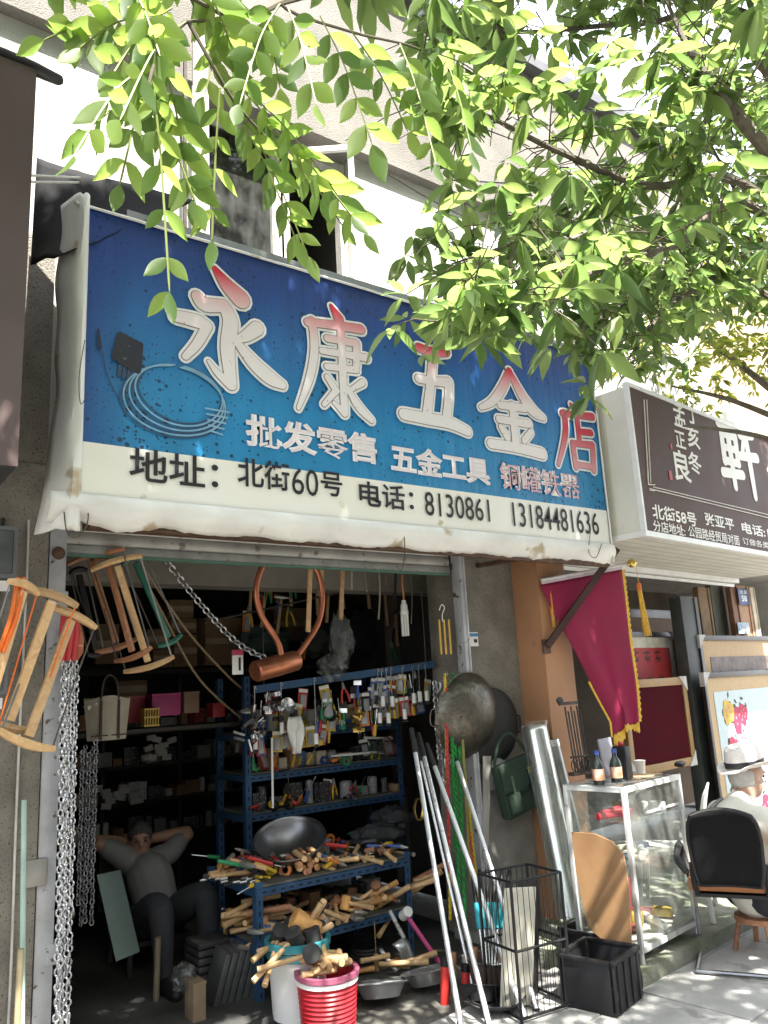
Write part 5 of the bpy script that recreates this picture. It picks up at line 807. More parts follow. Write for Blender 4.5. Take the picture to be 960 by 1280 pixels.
for k, (x, y, sc, lab) in enumerate(((470, 1045, (.20, .10, .07), 'folded black tarpaulin bag on the low rack'), (455, 1062, (.20, .09, .07), 'grey-black canvas bundle at the rack front edge'), (490, 1025, (.16, .10, .09), 'black nylon bag behind the canvas bundle'))):
    crumple('canvas_bundle', x, y, .45+.1*k, sc, mat('black_nylon', (.035,.036,.04), .5, var=.2, bump=.2) if k != 1 else mat('grey_canvas', (.10,.105,.11), .7), lab, 3+k, 'bundle')
# steel wok on the low rack
p = at(368, 1050, .42); wok('bright steel wok tilted on top of the low blue rack', V((p.x, .46, TZ+.055)), .225, .15, (R(20), R(-16), 0), mat('spun_steel', (.20,.20,.21), .34, .9, var=.15, scale=3), handle=False)
# wooden handles
def handle_mesh(L, r, m, nm='handle'): return MB().tube([(0, 0, z*L) for z in (0, .02, .2, .5, .8, .97, 1)], [r*.8, r, r*.92, r*.85, r*.95, r*1.05, r*.9], 9).mesh(nm, m)
hm = [handle_mesh(.24, .019, m_wd), handle_mesh(.19, .016, m_wd), handle_mesh(.26, .020, m_wd2), handle_mesh(.17, .018, wood('honey_wood', (.55,.30,.10), (.38,.18,.05)))]
def handles(n, c, spread, direc, js, lab, grp, zs=None):
    for k in range(n):
        p = V(c)+V((rr.uniform(-1, 1)*spread[0], rr.uniform(-1, 1)*spread[1], (k/n)*spread[2])); e = V(direc)+V((rr.gauss(0, js), rr.gauss(0, js), rr.gauss(0, js*.35))); place(rr.choice(hm), 'wooden_stick', p, aim((0, 0, 0), e), label=lab, cat='stick', group=grp)
c = at(378, 1088, .28); handles(16, (c.x+.02, .20, TZ+.02), (.09, .02, .09), (.25, 1, .02), .05, 'round wooden handle end-on in the pile below the steel wok', 'handles below the wok')
c = at(290, 1145, .45); handles(11, (c.x-.04, .40, TZ-.27), (.10, .14, .16), (1, -.35, .08), .22, 'pale wooden handle in the heap on the left of the lower rack shelf', 'handles on the left of the lower shelf')
c = at(485, 1135, .3); handles(9, (c.x, .26, TZ-.27), (.25, .05, .10), (.8, -.3, .25), .35, 'wooden handle lying on the right of the lower rack shelf', 'handles on the right of the lower shelf')
c = at(290, 1070, .55); handles(7, (c.x-.05, .58, TZ+.02), (.12, .12, .06), (1, .1, .05), .3, 'yellow-brown wooden offcut on top of the low rack', 'offcuts on top of the low rack')
c = at(487, 1225, .0); handles(6, (c.x-.05, .05, .02), (.18, .10, .10), (.9, -.4, .05), .3, 'loose wooden handle on the floor below the rack', 'handles on the floor below the rack')
for k, (x0, y0, x1, y1, m, lab) in enumerate(((272, 1076, 315, 1084, mat('green_grip', (.03,.25,.10), .5), 'green gripped file on top of the low rack'), (318, 1078, 345, 1090, mat('yellow_grip', (.62,.42,.03), .5), 'yellow gripped file beside the steel wok'), (310, 1072, 340, 1080, mat('red_grip', (.5,.04,.04), .5), 'red gripped file beside the steel wok'), (405, 1055, 432, 1058, mat('red_grip', (.5,.04,.04), .5), 'red handle right of the steel wok'))):
    a_, b_ = at(x0, y0, .30), at(x1, y1, .30); t = thing('file', lab, 'file', a_, group='files on the low rack'); d_ = b_-a_; MB().tube([d_*0, d_*.3, d_*.7, d_], [.010, .013, .011, .012], 8).build('grip', m, t); MB().box(d_*1.25, (.012, .004, .05), aim((0, 0, 0), d_).to_matrix()).build('blade', m_steel, t)
for k in range(16): p = at(rr.uniform(258, 312), rr.uniform(1072, 1094), .35); MB().cyl((-.02, 0, 0), (.025, 0, 0), .009, n=8).build('screw_pack', rr.choice([m_white, m_blk, m_blk, m_steel]), label='small hardware piece scattered on top of the low rack', cat='hardware', group='small hardware on the low rack').location = V((p.x, rr.uniform(.2, .6), TZ+.02))
row(TX0+.05, TX1-.1, .62, TZ+.007, 10, (.03, .10), 'at the back of the low rack', 'at the back of the low rack top', up=(4, 5, 6, 6, 0)); row(TX0+.04, TX0+.45, .20, TZ-.293, 5, (.04, .08), 'on the lower shelf', 'on the lower shelf of the low rack', up=(0, 3, 8, 1)); row(TX0+.5, TX1-.04, .45, TZ-.293, 8, (.05, .14), 'at the back of the lower shelf', 'at the back of the lower rack shelf', up=(5, 6, 6, 4))
# mallets and hammers
def mallet(loc, rot, head, lab, grp, L=.30, r=.045, hl=.11, name='mallet'):
    t = thing(name, lab, 'mallet', loc, rot, grp); MB().tube([(0, 0, z) for z in (-L, -L*.6, -.02)], [.016, .014, .013], 9).build('handle', m_wd, t); MB().tube([(x*hl, 0, 0) for x in (-.5, -.46, 0, .46, .5)], [r*.88, r, r*.96, r, r*.88], 18).build('head', head, t); return t
# white bucket with teal rim, filled with mallets
def bucket(name, lab, loc, r, h, body, rimm, ribs=0, grp=None, bands=()):
    t = thing(name, lab, 'bucket', loc, group=grp); pr = [(.001, 0), (r*.86, 0)]; n = 24
    for i in range(n+1): z = h*i/n; q = r*(.86+.14*i/n); pr.append((q+(.008 if (ribs and (i % 2)) else 0), z))
    pr += [(r-.006, h), (r*.85, .02), (.001, .02)]; MB().lathe(pr, 40, None, False).build('body', body, t, smooth=50)
    MB().lathe([(r+.001, h*.92), (r+.014, h*.92), (r+.016, h+.002), (r+.004, h+.006), (r-.010, h+.002), (r-.010, h*.93)], 40, None, False).build('rim', rimm, t)
    for z0, z1, m in bands: q = r*(.86+.14*(z0+z1)/2); MB().lathe([(q+.003, h*z0), (q+.010, h*(z0+.01)), (q+.010, h*(z1-.01)), (q+.003, h*z1)], 40, None, False).build('band', m, t)
    return t
b_ = at(372, 1172, -.12); WB = V((b_.x, -.12, 0)); WH = b_.z
bucket('bucket', 'tall white plastic bucket with teal rim full of mallets', WB, .165, WH, mat('white_bucket', (.72,.72,.71), .45, var=.08, scale=4, spot=.1, spotc=(.4,.38,.34), sscale=8), mat('teal_plastic', (.03,.22,.26), .45), bands=((.78, .90, mat('teal_plastic', (.03,.22,.26), .45)),))
c_ = at(408, 1198, -.36); RB = V((c_.x, -.36, 0)); RH = at(408, 1212, -.36).z
bucket('bucket', 'ribbed red plastic bucket with white band heaped with wooden handles', RB, .155, RH, mat('red_plastic', (.42,.018,.028), .4, var=.12), mat('mauve_rim', (.38,.10,.17), .45), ribs=1, bands=((.80, .90, m_wpl),))
mg = 'mallets in the white bucket'; gcr = mat('grip_red', (.50,.04,.035), .45)
mallet(WB+V((.03, -.03, WH+.06)), (R(10), R(35), R(-20)), wood('honey_wood', (.55,.30,.10), (.38,.18,.05)), 'large honey-coloured wooden mallet in the white bucket', mg, .3, .06, .16)
for k, (x, y, z, e) in enumerate(((-.07, -.09, .03, (20, 60, 30)), (.03, -.11, .02, (10, 80, -20)), (.10, -.05, .02, (-10, 70, 60)), (-.10, .02, .03, (30, 50, 80)), (0, .04, .05, (0, 70, 10)))): mallet(WB+V((x, y, WH+z)), tuple(R(q) for q in e), m_blk2, 'black rubber mallet head poking from the white bucket', mg, .3, .046, .09)
for k, (dx, dy, ex, ez) in enumerate(((.05, 0, .45, .5), (.03, .05, .5, .35), (.0, .02, .3, .55), (.07, -.05, .35, .3))): p = WB+V((dx*.4, dy*.4, WH-.02)); place(hm[k % 2], 'wooden_stick', p, aim((0, 0, 0), (ex, -.15*k, ez)), label='pale wooden handle sticking out of the white bucket', cat='stick', group='handles in the white bucket')
for k in range(15):
    a_ = rr.uniform(0, 3.14); p = RB+V((-.14*math.cos(a_)+rr.uniform(-.03, .03), -.11*math.sin(a_)*rr.choice((-1, 1))*.6+rr.uniform(-.04, .04), RH+.012+.0045*k)); place(rr.choice(hm[:2]), 'wooden_stick', p, aim((0, 0, 0), (math.cos(a_), math.sin(a_)*rr.choice((-1, 1)), rr.uniform(-.05, .12))), scale=(1.1, 1.1, 1.0), label='pale wooden handle heaped on the red bucket', cat='stick', group='handles on the red bucket')
mallet(RB+V((-.10, -.02, RH+.10)), (R(80), R(20), R(60)), m_blk2, 'black rubber mallet lying on the red bucket heap', 'mallets on the red bucket', .28, .048, .10)
a_, b_ = at(507, 1142, .05), at(550, 1205, -.12); t = mallet(a_, aim(b_, a_, 1.), mat('white_mallet_head', (.74,.74,.70), .5), 'white-headed mallet with pink handle in clear plastic', 'loose mallets', (a_-b_).length, .032, .08); t.children[0].data.materials[0] = mat('pink_grip', (.55,.06,.22), .5)
for k, (x, y, m, lab) in enumerate(((470, 1110, m_wd2, 'brown wooden mallet on the lower rack shelf'), (492, 1140, m_wpl, 'small white mallet head at the rack shelf edge'), (445, 1140, mat('orange_wood', (.5,.2,.06), .5), 'orange wooden mallet near the white bucket'))): mallet(at(x, y, .25), (R(rr.uniform(40, 90)), R(rr.uniform(0, 60)), R(rr.uniform(0, 180))), m, lab, 'mallets on the rack', .24, .032, .085)
for k in range(13):
    x = TX0+.08+(TX1-TX0-.16)*((k*.618) % 1); mallet((x, rr.uniform(.2, .5), TZ-.24+.03*rr.random()), (R(rr.uniform(60, 110)), R(rr.uniform(0, 90)), R(rr.uniform(0, 360))), rr.choice([m_blk2, m_wd2, hm[3].materials[0], m_grey]), 'short wooden-handled mallet in the heap on the lower rack shelf', 'heaped mallets on the lower shelf', .20, rr.uniform(.025, .036), .085)
for k in range(9): mallet((rr.uniform(TX0+.06, TX1-.1), rr.uniform(.2, .34), TZ+.045), (R(rr.uniform(70, 105)), R(rr.uniform(0, 40)), R(rr.uniform(0, 360))), rr.choice([m_blk2, m_wd2, m_grey, gcr]), 'small mallet in the clutter on top of the low rack', 'small mallets on the low rack', .17, .022, .065)
p = at(470, 1193, .1); t = thing('hanging_stick', 'pale wooden stick hanging on a string below the rack', 'stick', p); MB().tube([(0, 0, 0), (.002, 0, -.14), (.0, 0, -.28)], [.014, .016, .015], 10).build('shaft', m_wd, t); MB().cyl((0, 0, 0), (0, 0, .18), .002, n=4).build('string', m_wd, t)
# shovels, scoops, pots at the foot of the poles
def dustpan(px, py, Y, e, lab, s=1.):
    t = thing('scoop', lab, 'scoop', at(px, py, Y), tuple(R(q) for q in e), 'aluminium scoops'); MB().grid(lambda u, v: ((u-.5)*.24*s*(1-.25*v), .06*s*(2*u-1)**2+.04*s*max(0, v-.8)*5, (v-.5)*.26*s), 12, 8).build('pan', mat('dull_aluminium', (.55,.56,.57), .35, .85, var=.15), t).modifiers.new('s', 'SOLIDIFY').thickness = .003; MB().cyl((0, .02, .12*s), (0, .05, .34*s), .013, n=10).build('handle', m_alup, t); return t
dustpan(510, 1235, -.1, (-50, 20, 10), 'bright aluminium scoop lying right of the red bucket', .9); dustpan(515, 1190, .05, (-15, -10, 40), 'grey aluminium scoop standing under the rack', .8); dustpan(495, 1265, -.25, (-70, 40, -30), 'lowest aluminium scoop on the floor by the red handles', .8)
for k, (x, y0, y1, m, lab, Y) in enumerate(((556, 1205, 1330, mat('red_tube', (.50,.03,.025), .45), 'left red tubular handle standing by the poles', -.5), (582, 1212, 1330, mat('red_tube', (.50,.03,.025), .45), 'right red tubular handle standing by the poles', -.5), (567, 1198, 1330, m_wd2, 'brown wooden handle between the red tubes', -.45), (594, 1192, 1330, m_wd2, 'brown wooden handle right of the red tubes', -.45))):
    b_, a_ = at(x-1, y1, Y), at(x, y0, Y); t = thing('shovel_handle', lab, 'handle', b_, group='upright handles by the poles'); MB().cyl((0, 0, 0), a_-b_, .024 if k < 2 else .016, n=12).build('shaft', m, t); MB().cyl((a_-b_)*.98, (a_-b_)*1.06, .026 if k < 2 else .0165, n=12).build('cap', m_blk if k < 2 else m, t)
p = at(615, 1200, -.55); pb = thing('steel_pot', 'shiny steel pot holding black-shafted tools with teal ferrules', 'pot', (p.x, -.55, max(.0, p.z-.2))); MB().lathe([(.001, 0), (.10, 0), (.115, .02), (.12, .14), (.128, .145), (.118, .15), (.11, .02), (.001, .012)], 30, None, False).build('body', mat('polished_steel', (.62,.62,.62), .12, .95, bump=.1, bscale=9), pb); MB().lathe([(.121, .12), (.129, .125), (.129, .145), (.121, .15)], 30, None, False).build('rim', m_steel, pb)
m_teal = mat('teal_ferrule', (.02,.38,.46), .45)
for k in range(6):
    a_, b_ = at(596+k*7, 1135, -.42), at(606+k*3, 1215, -.55); t = thing('trowel', 'black-shafted tool with teal ferrule standing in the steel pot', 'trowel', b_, group='teal tools in the steel pot'); d_ = a_-b_; MB().cyl((0, 0, 0), d_*.66, .007, n=6).build('tang', m_steel, t); MB().cyl(d_*.66, d_*1.08, .017, .015, n=9).build('ferrule', m_teal, t); MB().cyl(d_*1.08, d_*1.65, .014, .012, n=9).build('grip', m_blk, t)
p = atZ(622, 1262, .0); wok('small black pan on the pavement under the poles', V((p.x, p.y, .01)), .15, .05, (0, 0, 0), m_blk2)
MB().lathe([(.001, 0), (.11, 0), (.13, .15), (.135, .155), (.12, .15), (.10, .01), (.001, .01)], 26, None, False).build('planter', mat('brown_clay', (.13,.085,.06), .8), label='dark clay pot below the steel pot', cat='pot').location = (at(615, 1225, -.58).x, -.58, 0.0)
# wire cage of hoes
A0 = atZ(640, 1235, 0); B0 = atZ(704, 1262, 0); cw = .34; cg = thing('wire_cage', 'tall black wire cage standing on the pavement by the poles', 'cage', (B0.x-.10, B0.y+.14, 0), (0, 0, R(-6))); ht = .66
for i in (-1, 1):
    for j in (-1, 1): MB().cyl((i*cw/2, j*.14, 0), (i*cw/2, j*.14, ht), .009, n=6).build('upright', m_blk, cg)
for z in (.02, ht*.5, ht):
    for j in (-1, 1): MB().cyl((-cw/2, j*.14, z), (cw/2, j*.14, z), .007, n=6).build('crossbar', m_blk, cg)
    for i in (-1, 1): MB().cyl((i*cw/2, -.14, z), (i*cw/2, .14, z), .007, n=6).build('crossbar', m_blk, cg)
for k in range(1, 9):
    for j in (-1, 1): MB().cyl((-cw/2+k*cw/9, j*.14, .02), (-cw/2+k*cw/9, j*.14, ht), .0025, n=4).build('wire', m_blk, cg)
for k in range(1, 7):
    for i in (-1, 1): MB().cyl((i*cw/2, -.14+k*.04, .02), (i*cw/2, -.14+k*.04, ht), .0025, n=4).build('wire', m_blk, cg)
for k, (x, lab, m) in enumerate(((-.08, 'pale board standing inside the black wire cage', mat('cream_board', (.52,.50,.42), .7)), (.05, 'dark panel standing inside the black wire cage', m_blk2))):
    o = MB().box((0, 0, .29), (.20, .012, .58), None, .004).build('panel', m, label=lab, cat='panel'); o.location = cg.location+V((x, .02+.05*k, .02)); o.rotation_euler = (R(4), R(6), R(-10+20*k))
# black crates
def crate(px, py, w_, d_, h, lab, rz, z=0.):
    p = atZ(px, py, z); t = thing('crate', lab, 'crate', p, (0, 0, rz), 'black crates'); mb = MB(); mb.box((0, 0, .01), (w_, d_, .02)); mb.build('base', m_blk, t)
    for (x, y, a_, b__) in ((0, -d_/2, w_, .012), (0, d_/2, w_, .012), (-w_/2, 0, .012, d_-.03), (w_/2, 0, .012, d_-.03)): MB().box((x, y, h/2+.01), (a_, b__, h), None, .003).build('side', mat('black_crate', (.013,.013,.015), .5, var=.3, scale=5, spec=.3, spot=.15, spotc=(.05,.048,.044), sscale=10), t); MB().box((x*1.02, y*1.02, h+.005), (a_+.012, b__+.012, .022), None, .004).build('rim', m_blk, t)
    for k in range(4): MB().box((-w_/2+(k+.5)*w_/4, -d_/2-.009, h/2), (.014, .010, h*.9)).build('rib', m_blk, t)
crate(754, 1252, .32, .30, .24, 'front black plastic crate on the pavement before the glass case', R(14)); crate(745, 1205, .30, .26, .20, 'rear black crate beside the cardboard sheet', R(8), .02)
# cardboard sheet leaning on the glass case
cp = [(714, 1040), (742, 1042), (765, 1052), (779, 1068), (786, 1110), (790, 1200), (772, 1190), (735, 1160), (728, 1130), (720, 1090)]; P_ = [atX(x, y, 3.80+.12*(1200-y)/160) for x, y in cp]; n = len(P_)
MB().add(P_+[q+V((.010, .002, 0)) for q in P_], [tuple(range(n)), tuple(range(2*n-1, n-1, -1))]+[(i, i+n, (i+1) % n+n, (i+1) % n) for i in range(n)]).build('cardboard_sheet', mat('brown_hardboard', (.33,.19,.09), .6, c2=(.24,.13,.06), scale=4, bump=.15, spot=.1, spotc=(.5,.36,.2), sscale=5), label='brown rounded cardboard sheet leaning against the glass case', cat='cardboard')
# ------------------------------------------------------------------ dim interior: wall shelf, cartons, tote, floor goods
m_old = mat('dark_old_timber', (.05,.043,.037), .8, var=.3, scale=8)
ws = thing('wall_shelf', 'dark timber wall shelving crowded with small goods at the back', 'shelving', (1.9, 2.55, 0)); SHZ = [at(200, y, 2.5).z for y in (1045, 1000, 955, 915, 840)]
for z in SHZ: MB().box((.85, .2, z), (2.6, .40, .025)).build('shelf', m_old, ws)
for x in (-.45, .2, .85, 1.5, 2.15): MB().box((x, .2, (SHZ[-1]+SHZ[0]-.5)/2), (.025, .40, SHZ[-1]-SHZ[0]+.5)).build('divider', m_old, ws)
for zi, (nn, hs, up, lab) in enumerate(((18, (.05, .16), (4, 5, 6, 6, 7), 'on the lowest wall shelf'), (18, (.05, .16), (5, 6, 6, 4, 7), 'on the second wall shelf'), (18, (.05, .15), (5, 6, 6, 4), 'on the third wall shelf'), (16, (.06, .18), (0, 4, 5, 6, 3), 'on the fourth wall shelf'))): row(1.5, 4.2, 2.6, SHZ[zi]+.013, nn, hs, 'on the wall shelves', lab, depth=.16, cans=.15, up=up, w=(.05, .16))
r9 = random.Random(8)
for (cx, cy, n, lab) in ((200, 938, 12, 'small white carton in the cluster on the third wall shelf'), (138, 1000, 11, 'small white carton in the cluster behind the resting man'), (165, 1005, 4, 'white carton in the stack right of the resting man')):
    for k in range(n):
        p = at(cx+r9.uniform(-20, 20), cy+r9.uniform(-13, 13), 2.44); place(bxm[7], 'white_carton', p, (R(r9.uniform(-10, 10)), R(r9.uniform(-15, 15)), r9.uniform(-.4, .4)), scale=(.075, .03, .045), label=lab, cat='carton', group='white cartons')
m_cardb = mat('corrugated_card', (.27,.17,.09), .8, var=.2, scale=6)
for k, (x0, x1, y0, y1, Y, lab) in enumerate(((213, 243, 750, 772, 2.3, 'topmost cardboard carton on the high stack'), (214, 246, 773, 792, 2.3, 'second cardboard carton on the high stack'), (186, 214, 786, 812, 2.3, 'cardboard carton left of the high stack'), (216, 246, 793, 834, 2.25, 'lower cardboard carton of the high stack'), (190, 215, 812, 835, 2.25, 'bottom left carton of the high stack'), (256, 302, 772, 832, 2.2, 'large cardboard carton right of the high stack'), (150, 186, 850, 872, 1.9, 'wide flat carton above the canvas tote'), (120, 150, 780, 830, 2.3, 'carton behind the hanging bow saws'), (310, 345, 780, 815, 2.3, 'grey carton under the slanting chain'), (345, 385, 760, 800, 2.4, 'dark carton behind the copper boiler'))):
    a_, b_ = at(x0, y1, Y), at(x1, y0, Y); t = thing('cardboard_box', lab, 'carton', ((a_.x+b_.x)/2, Y+.15, a_.z), (0, 0, R(r9.uniform(-6, 6))), 'cartons at the back'); w_, h_ = b_.x-a_.x, b_.z-a_.z; MB().box((0, 0, h_/2), (w_, .3, h_), None, .006).build('carton', m_cardb, t); MB().box((0, -.152, h_/2), (w_*.97, .003, .05)).build('tape', mat('parcel_tape', (.42,.32,.2), .4), t)
MB().box((0, 0, 0), (2.9, .35, .03)).build('high_shelf', m_old, label='dark high shelf board carrying the cardboard cartons', cat='shelf').location = (2.9, 2.42, at(215, 836, 2.25).z-.02)
for k, (x, y, sc, c_, lab) in enumerate(((330, 800, (.25, .12, .12), (.05,.09,.08), 'dark green cloth bundle beside the cartons'), (460, 790, (.30, .15, .22), (.018,.018,.02), 'big black plastic bundle at the back'), (395, 800, (.16, .1, .14), (.09,.10,.09), 'grey bundle behind the plastic bag'), (520, 800, (.22, .12, .16), (.03,.03,.032), 'dark bundle behind the lamp'))): crumple('cloth_bundle', x, y, 2.0, sc, mat('bundle_%d' % k, c_, .7, var=.3), lab, 11+k, 'bundle')
# canvas tote
p = at(133, 925, .95); tg = thing('tote_bag', 'cream canvas tote bag with dark straps hanging inside the doorway', 'tote bag', p); m_tote = mat('cream_canvas', (.42,.38,.30), .85, var=.12, scale=12, bump=.15, bscale=90)
MB().grid(lambda u, v: ((u-.5)*(.24+.05*v), -.06*math.sin(u*math.pi)-.005, v*.26-.012*math.cos(u*6.28)*v), 12, 8).grid(lambda u, v: ((u-.5)*(.24+.05*v), .05*math.sin(u*math.pi), v*.26), 12, 8).build('bag', m_tote, tg)
for s_ in (-1, 1): MB().box((s_*.055, -.062, .125), (.014, .006, .24)).build('strap', mat('dark_webbing', (.05,.04,.035), .8), tg)
MB().tube(smooth_pts([(-.055, -.055, .25), (-.04, -.05, .36), (0, -.045, .40), (.04, -.05, .36), (.055, -.055, .25)], 4), .007, 6).build('loop_handle', mat('dark_webbing', (.05,.04,.035), .8), tg); MB().box((0, -.062, .03), (.23, .004, .008)).build('seam', mat('dark_webbing', (.05,.04,.035), .8), tg)
crumple('white_cloth', 122, 882, .96, (.08, .05, .045), m_white, 'white cloth stuffed in the top of the tote bag', 21, 'cloth')
def bk(x0, x1, y0, y1, Y, m, lab, nm, cat='box', d_=.12):
    a_, b_ = at(x0, y1, Y), at(x1, y0, Y); t = thing(nm, lab, cat, ((a_.x+b_.x)/2, Y, a_.z)); w_, h_ = b_.x-a_.x, b_.z-a_.z; MB().box((0, 0, h_/2), (w_, d_, h_), None, .006).build('box', m, t); MB().box((0, -.002, h_+.004), (w_*1.02, d_*1.03, .012)).build('lid', m, t); return t
bk(186, 222, 868, 896, 1.2, mat('magenta_box', (.30,.02,.12), .5), 'magenta box on the shelf right of the tote bag', 'magenta_box'); bk(226, 245, 866, 892, 1.25, mat('brown_tin', (.22,.13,.08), .6), 'brown tin box right of the magenta box', 'brown_box'); bk(262, 277, 880, 897, 1.2, mat('dark_red_box', (.28,.02,.03), .5), 'dark red round-edged box below the ropes', 'red_box'); bk(150, 178, 872, 905, 1.3, mat('dark_red_box', (.28,.02,.03), .5), 'dim red box behind the yellow basket', 'dim_red_box')
p = at(187, 908, 1.1); t = thing('plastic_basket', 'small yellow slotted plastic basket below the magenta box', 'basket', p); m_yb = mat('yellow_plastic', (.50,.33,.06), .5)
for k in range(6): MB().box((-.045+k*.018, 0, .055), (.007, .08, .11)).build('slat', m_yb, t)
for z in (.006, .06, .112): MB().box((0, 0, z), (.105, .085, .012)).build('hoop', m_yb, t)
MB().box((0, 0, 0), (1.4, .4, .025)).build('dark_ledge', m_old, label='dark shelf board under the tote bag and magenta box', cat='shelf').location = (at(190, 915, 1.25).x, 1.3, at(190, 912, 1.2).z)
# mint board and floor things
P_ = [at(x, y, Y) for x, y, Y in ((121, 1094, .62), (150, 1088, .70), (174, 1190, .55), (145, 1202, .48))]; MB().add(P_+[q+V((.01, .02, 0)) for q in P_], [(0, 1, 2, 3), (7, 6, 5, 4), (0, 4, 5, 1), (1, 5, 6, 2), (2, 6, 7, 3), (3, 7, 4, 0)]).build('mint_board', mat('pale_mint_board', (.10,.135,.12), .6, var=.12), label='pale mint board leaning in front of the resting man', cat='board')
bk(236, 252, 1225, 1280, .2, mat('plain_carton', (.22,.16,.10), .8), 'small brown carton on the floor left of the blue rack', 'floor_carton'); crumple('plastic_bag', 230, 1222, .25, (.07, .05, .07), mbag, 'crumpled clear bag on the floor carton', 31)
for k in range(6):
    p = at(262+k*9, 1250, .35); o = MB().box((0, 0, .14), (.035, .16, .30), None, .004).build('plough_blade', mat('grey_blade', (.12,.125,.13), .5, .5), label=nth(k)+' dark metal blade of the leaning row under the low rack', cat='blade', group='blades under the low rack'); o.location = (p.x, .35, max(0, p.z-.15)); o.rotation_euler = (R(8), R(14), 0)
for k in range(5): MB().box((0, 0, .02), (.20, .20, .035), None, .01).build('tray', m_blk2, label=('lowest', 'second lowest', 'middle', 'second highest', 'topmost')[k]+' black tray of the stack under the low rack', cat='tray', group='black trays under the rack').location = (at(262, 1215, .5).x, .52, .10+.042*k)
p = at(195, 1215, .6); MB().cyl((0, 0, -.2), (.01, 0, .18), .018, n=9).build('table_leg', mat('worn_leg', (.20,.16,.11), .7), label='worn pale stool leg beside the resting man', cat='stool leg').location = p
p = at(527, 1008, .7); t = thing('brass_coil', 'small coil of brass wire hung on the blue rack post', 'wire coil', at(525, 1012, .5)); 
for k in range(5): MB().tube([(.045*math.cos(a_*.35)*(1-.03*k), .006*k, .075*math.sin(a_*.35)) for a_ in range(18)], .004, 5, closed=True).build('turn', mat('brass', (.62,.42,.12), .3, .9), t)
# ------------------------------------------------------------------ glass display case on the step
CA = R(8.4); dc = thing('display_case', 'aluminium framed glass display case on the mossy step', 'display case', (4.03, -1.08, .08), (0, 0, CA)); cwid, cdep, chgt, leg = .69, .40, .95, .055; m_al = mat('worn_aluminium', (.66,.67,.66), .42, .35, var=.2, scale=9, spot=.2, spotc=(.3,.29,.27), sscale=20)
for x in (0, cwid):
    for y in (0, cdep): MB().box((x, y, leg+(chgt-leg)/2), (.028, .028, chgt-leg), None, .002).build('corner_post', m_al, dc); MB().cyl((x, y, 0), (x, y, leg), .016, .012, n=10).build('foot', m_al, dc)
for z in (leg+.014, chgt-.014):
    for y in (0, cdep): MB().box((cwid/2, y, z), (cwid-.03, .026, .03)).build('rail', m_al, dc)
    for x in (0, cwid): MB().box((x, cdep/2, z), (.026, cdep-.03, .03)).build('rail', m_al, dc)
MB().box((cwid*.5+.08, -.004, chgt*.82), (.012+cwid*.62, .012, .012)).build('door_stay', m_al, dc)
gm = glass('case_glass', (.97,.99,.98)); 
for c_, s_ in (((cwid/2, 0, chgt/2+leg/2), (cwid-.03, .004, chgt-leg-.06)), ((cwid/2, cdep, chgt/2+leg/2), (cwid-.03, .004, chgt-leg-.06)), ((0, cdep/2, chgt/2+leg/2), (.004, cdep-.03, chgt-leg-.06)), ((cwid, cdep/2, chgt/2+leg/2), (.004, cdep-.03, chgt-leg-.06)), ((cwid/2, cdep/2, .50), (cwid-.035, cdep-.035, .005)), ((cwid/2, cdep/2, .74), (cwid-.035, cdep-.035, .005))): MB().box(c_, s_).build('pane', gm, dc)
MB().box((cwid/2, cdep/2, chgt+.003), (cwid+.03, cdep+.03, .012), None, .002).build('top', gm, dc); MB().box((cwid/2, cdep/2, leg+.032), (cwid-.03, cdep-.03, .008)).build('base_panel', mat('case_base', (.55,.54,.50), .7), dc)
MC = Matrix.Translation(dc.location) @ Matrix.Rotation(CA, 4, 'Z')
def incase(o, x, y, z, e=(0, 0, 0)): o.location = MC @ V((x, y, z)); o.rotation_euler = (e[0], e[1], e[2]+CA); return o
for k, (x, y, z, m, lab) in enumerate(((.12, .15, .753, mat('rolled_red', (.50,.03,.05), .5), 'rolled red paper on the upper shelf of the glass case'), (.20, .22, .753, mat('rolled_red', (.50,.03,.05), .5), 'second rolled red paper on the upper case shelf'), (.3, .1, .512, mat('rolled_grey', (.42,.42,.40), .5), 'grey tube on the lower shelf of the glass case'), (.40, .12, .10, m_wpl, 'white rolled paper with red end at the bottom of the case'))):
    t = thing('paper_roll', lab, 'paper roll', (0, 0, 0), group='rolls in the glass case'); MB().cyl((-.13, 0, .022), (.13, 0, .022), .022, n=12).build('roll', m, t); MB().cyl((.131, 0, .022), (.135, 0, .022), .018, n=12).build('end', mat('rolled_red', (.50,.03,.05), .5), t); incase(t, x, y, z, (0, 0, R(-20+25*k)))
for k in range(26):
    x, y, z = r9.uniform(.08, .6), r9.uniform(.08, .3), (.105, .505, .745)[k % 3]; o = place(bxm[(0, 3, 7, 8, 1, 4)[k % 6]], 'small_box', (0, 0, 0), scale=(r9.uniform(.05, .12), r9.uniform(.03, .08), r9.uniform(.02, .07)), label=pcol[(0, 3, 7, 8, 1, 4)[k % 6]]+' packet on the '+('floor', 'lower shelf', 'upper shelf')[k % 3]+' of the glass display case', cat='box', group='packets in the glass case'); incase(o, x, y, z, (0, 0, r9.uniform(0, 3)))
o = MB().box((0, 0, .16), (.18, .006, .34)).build('red_card', mat('rose_card', (.42,.06,.10), .6), label='rose red card leaning in the bottom left of the glass case', cat='card'); incase(o, .10, .20, .095, (R(12), 0, R(-25)))
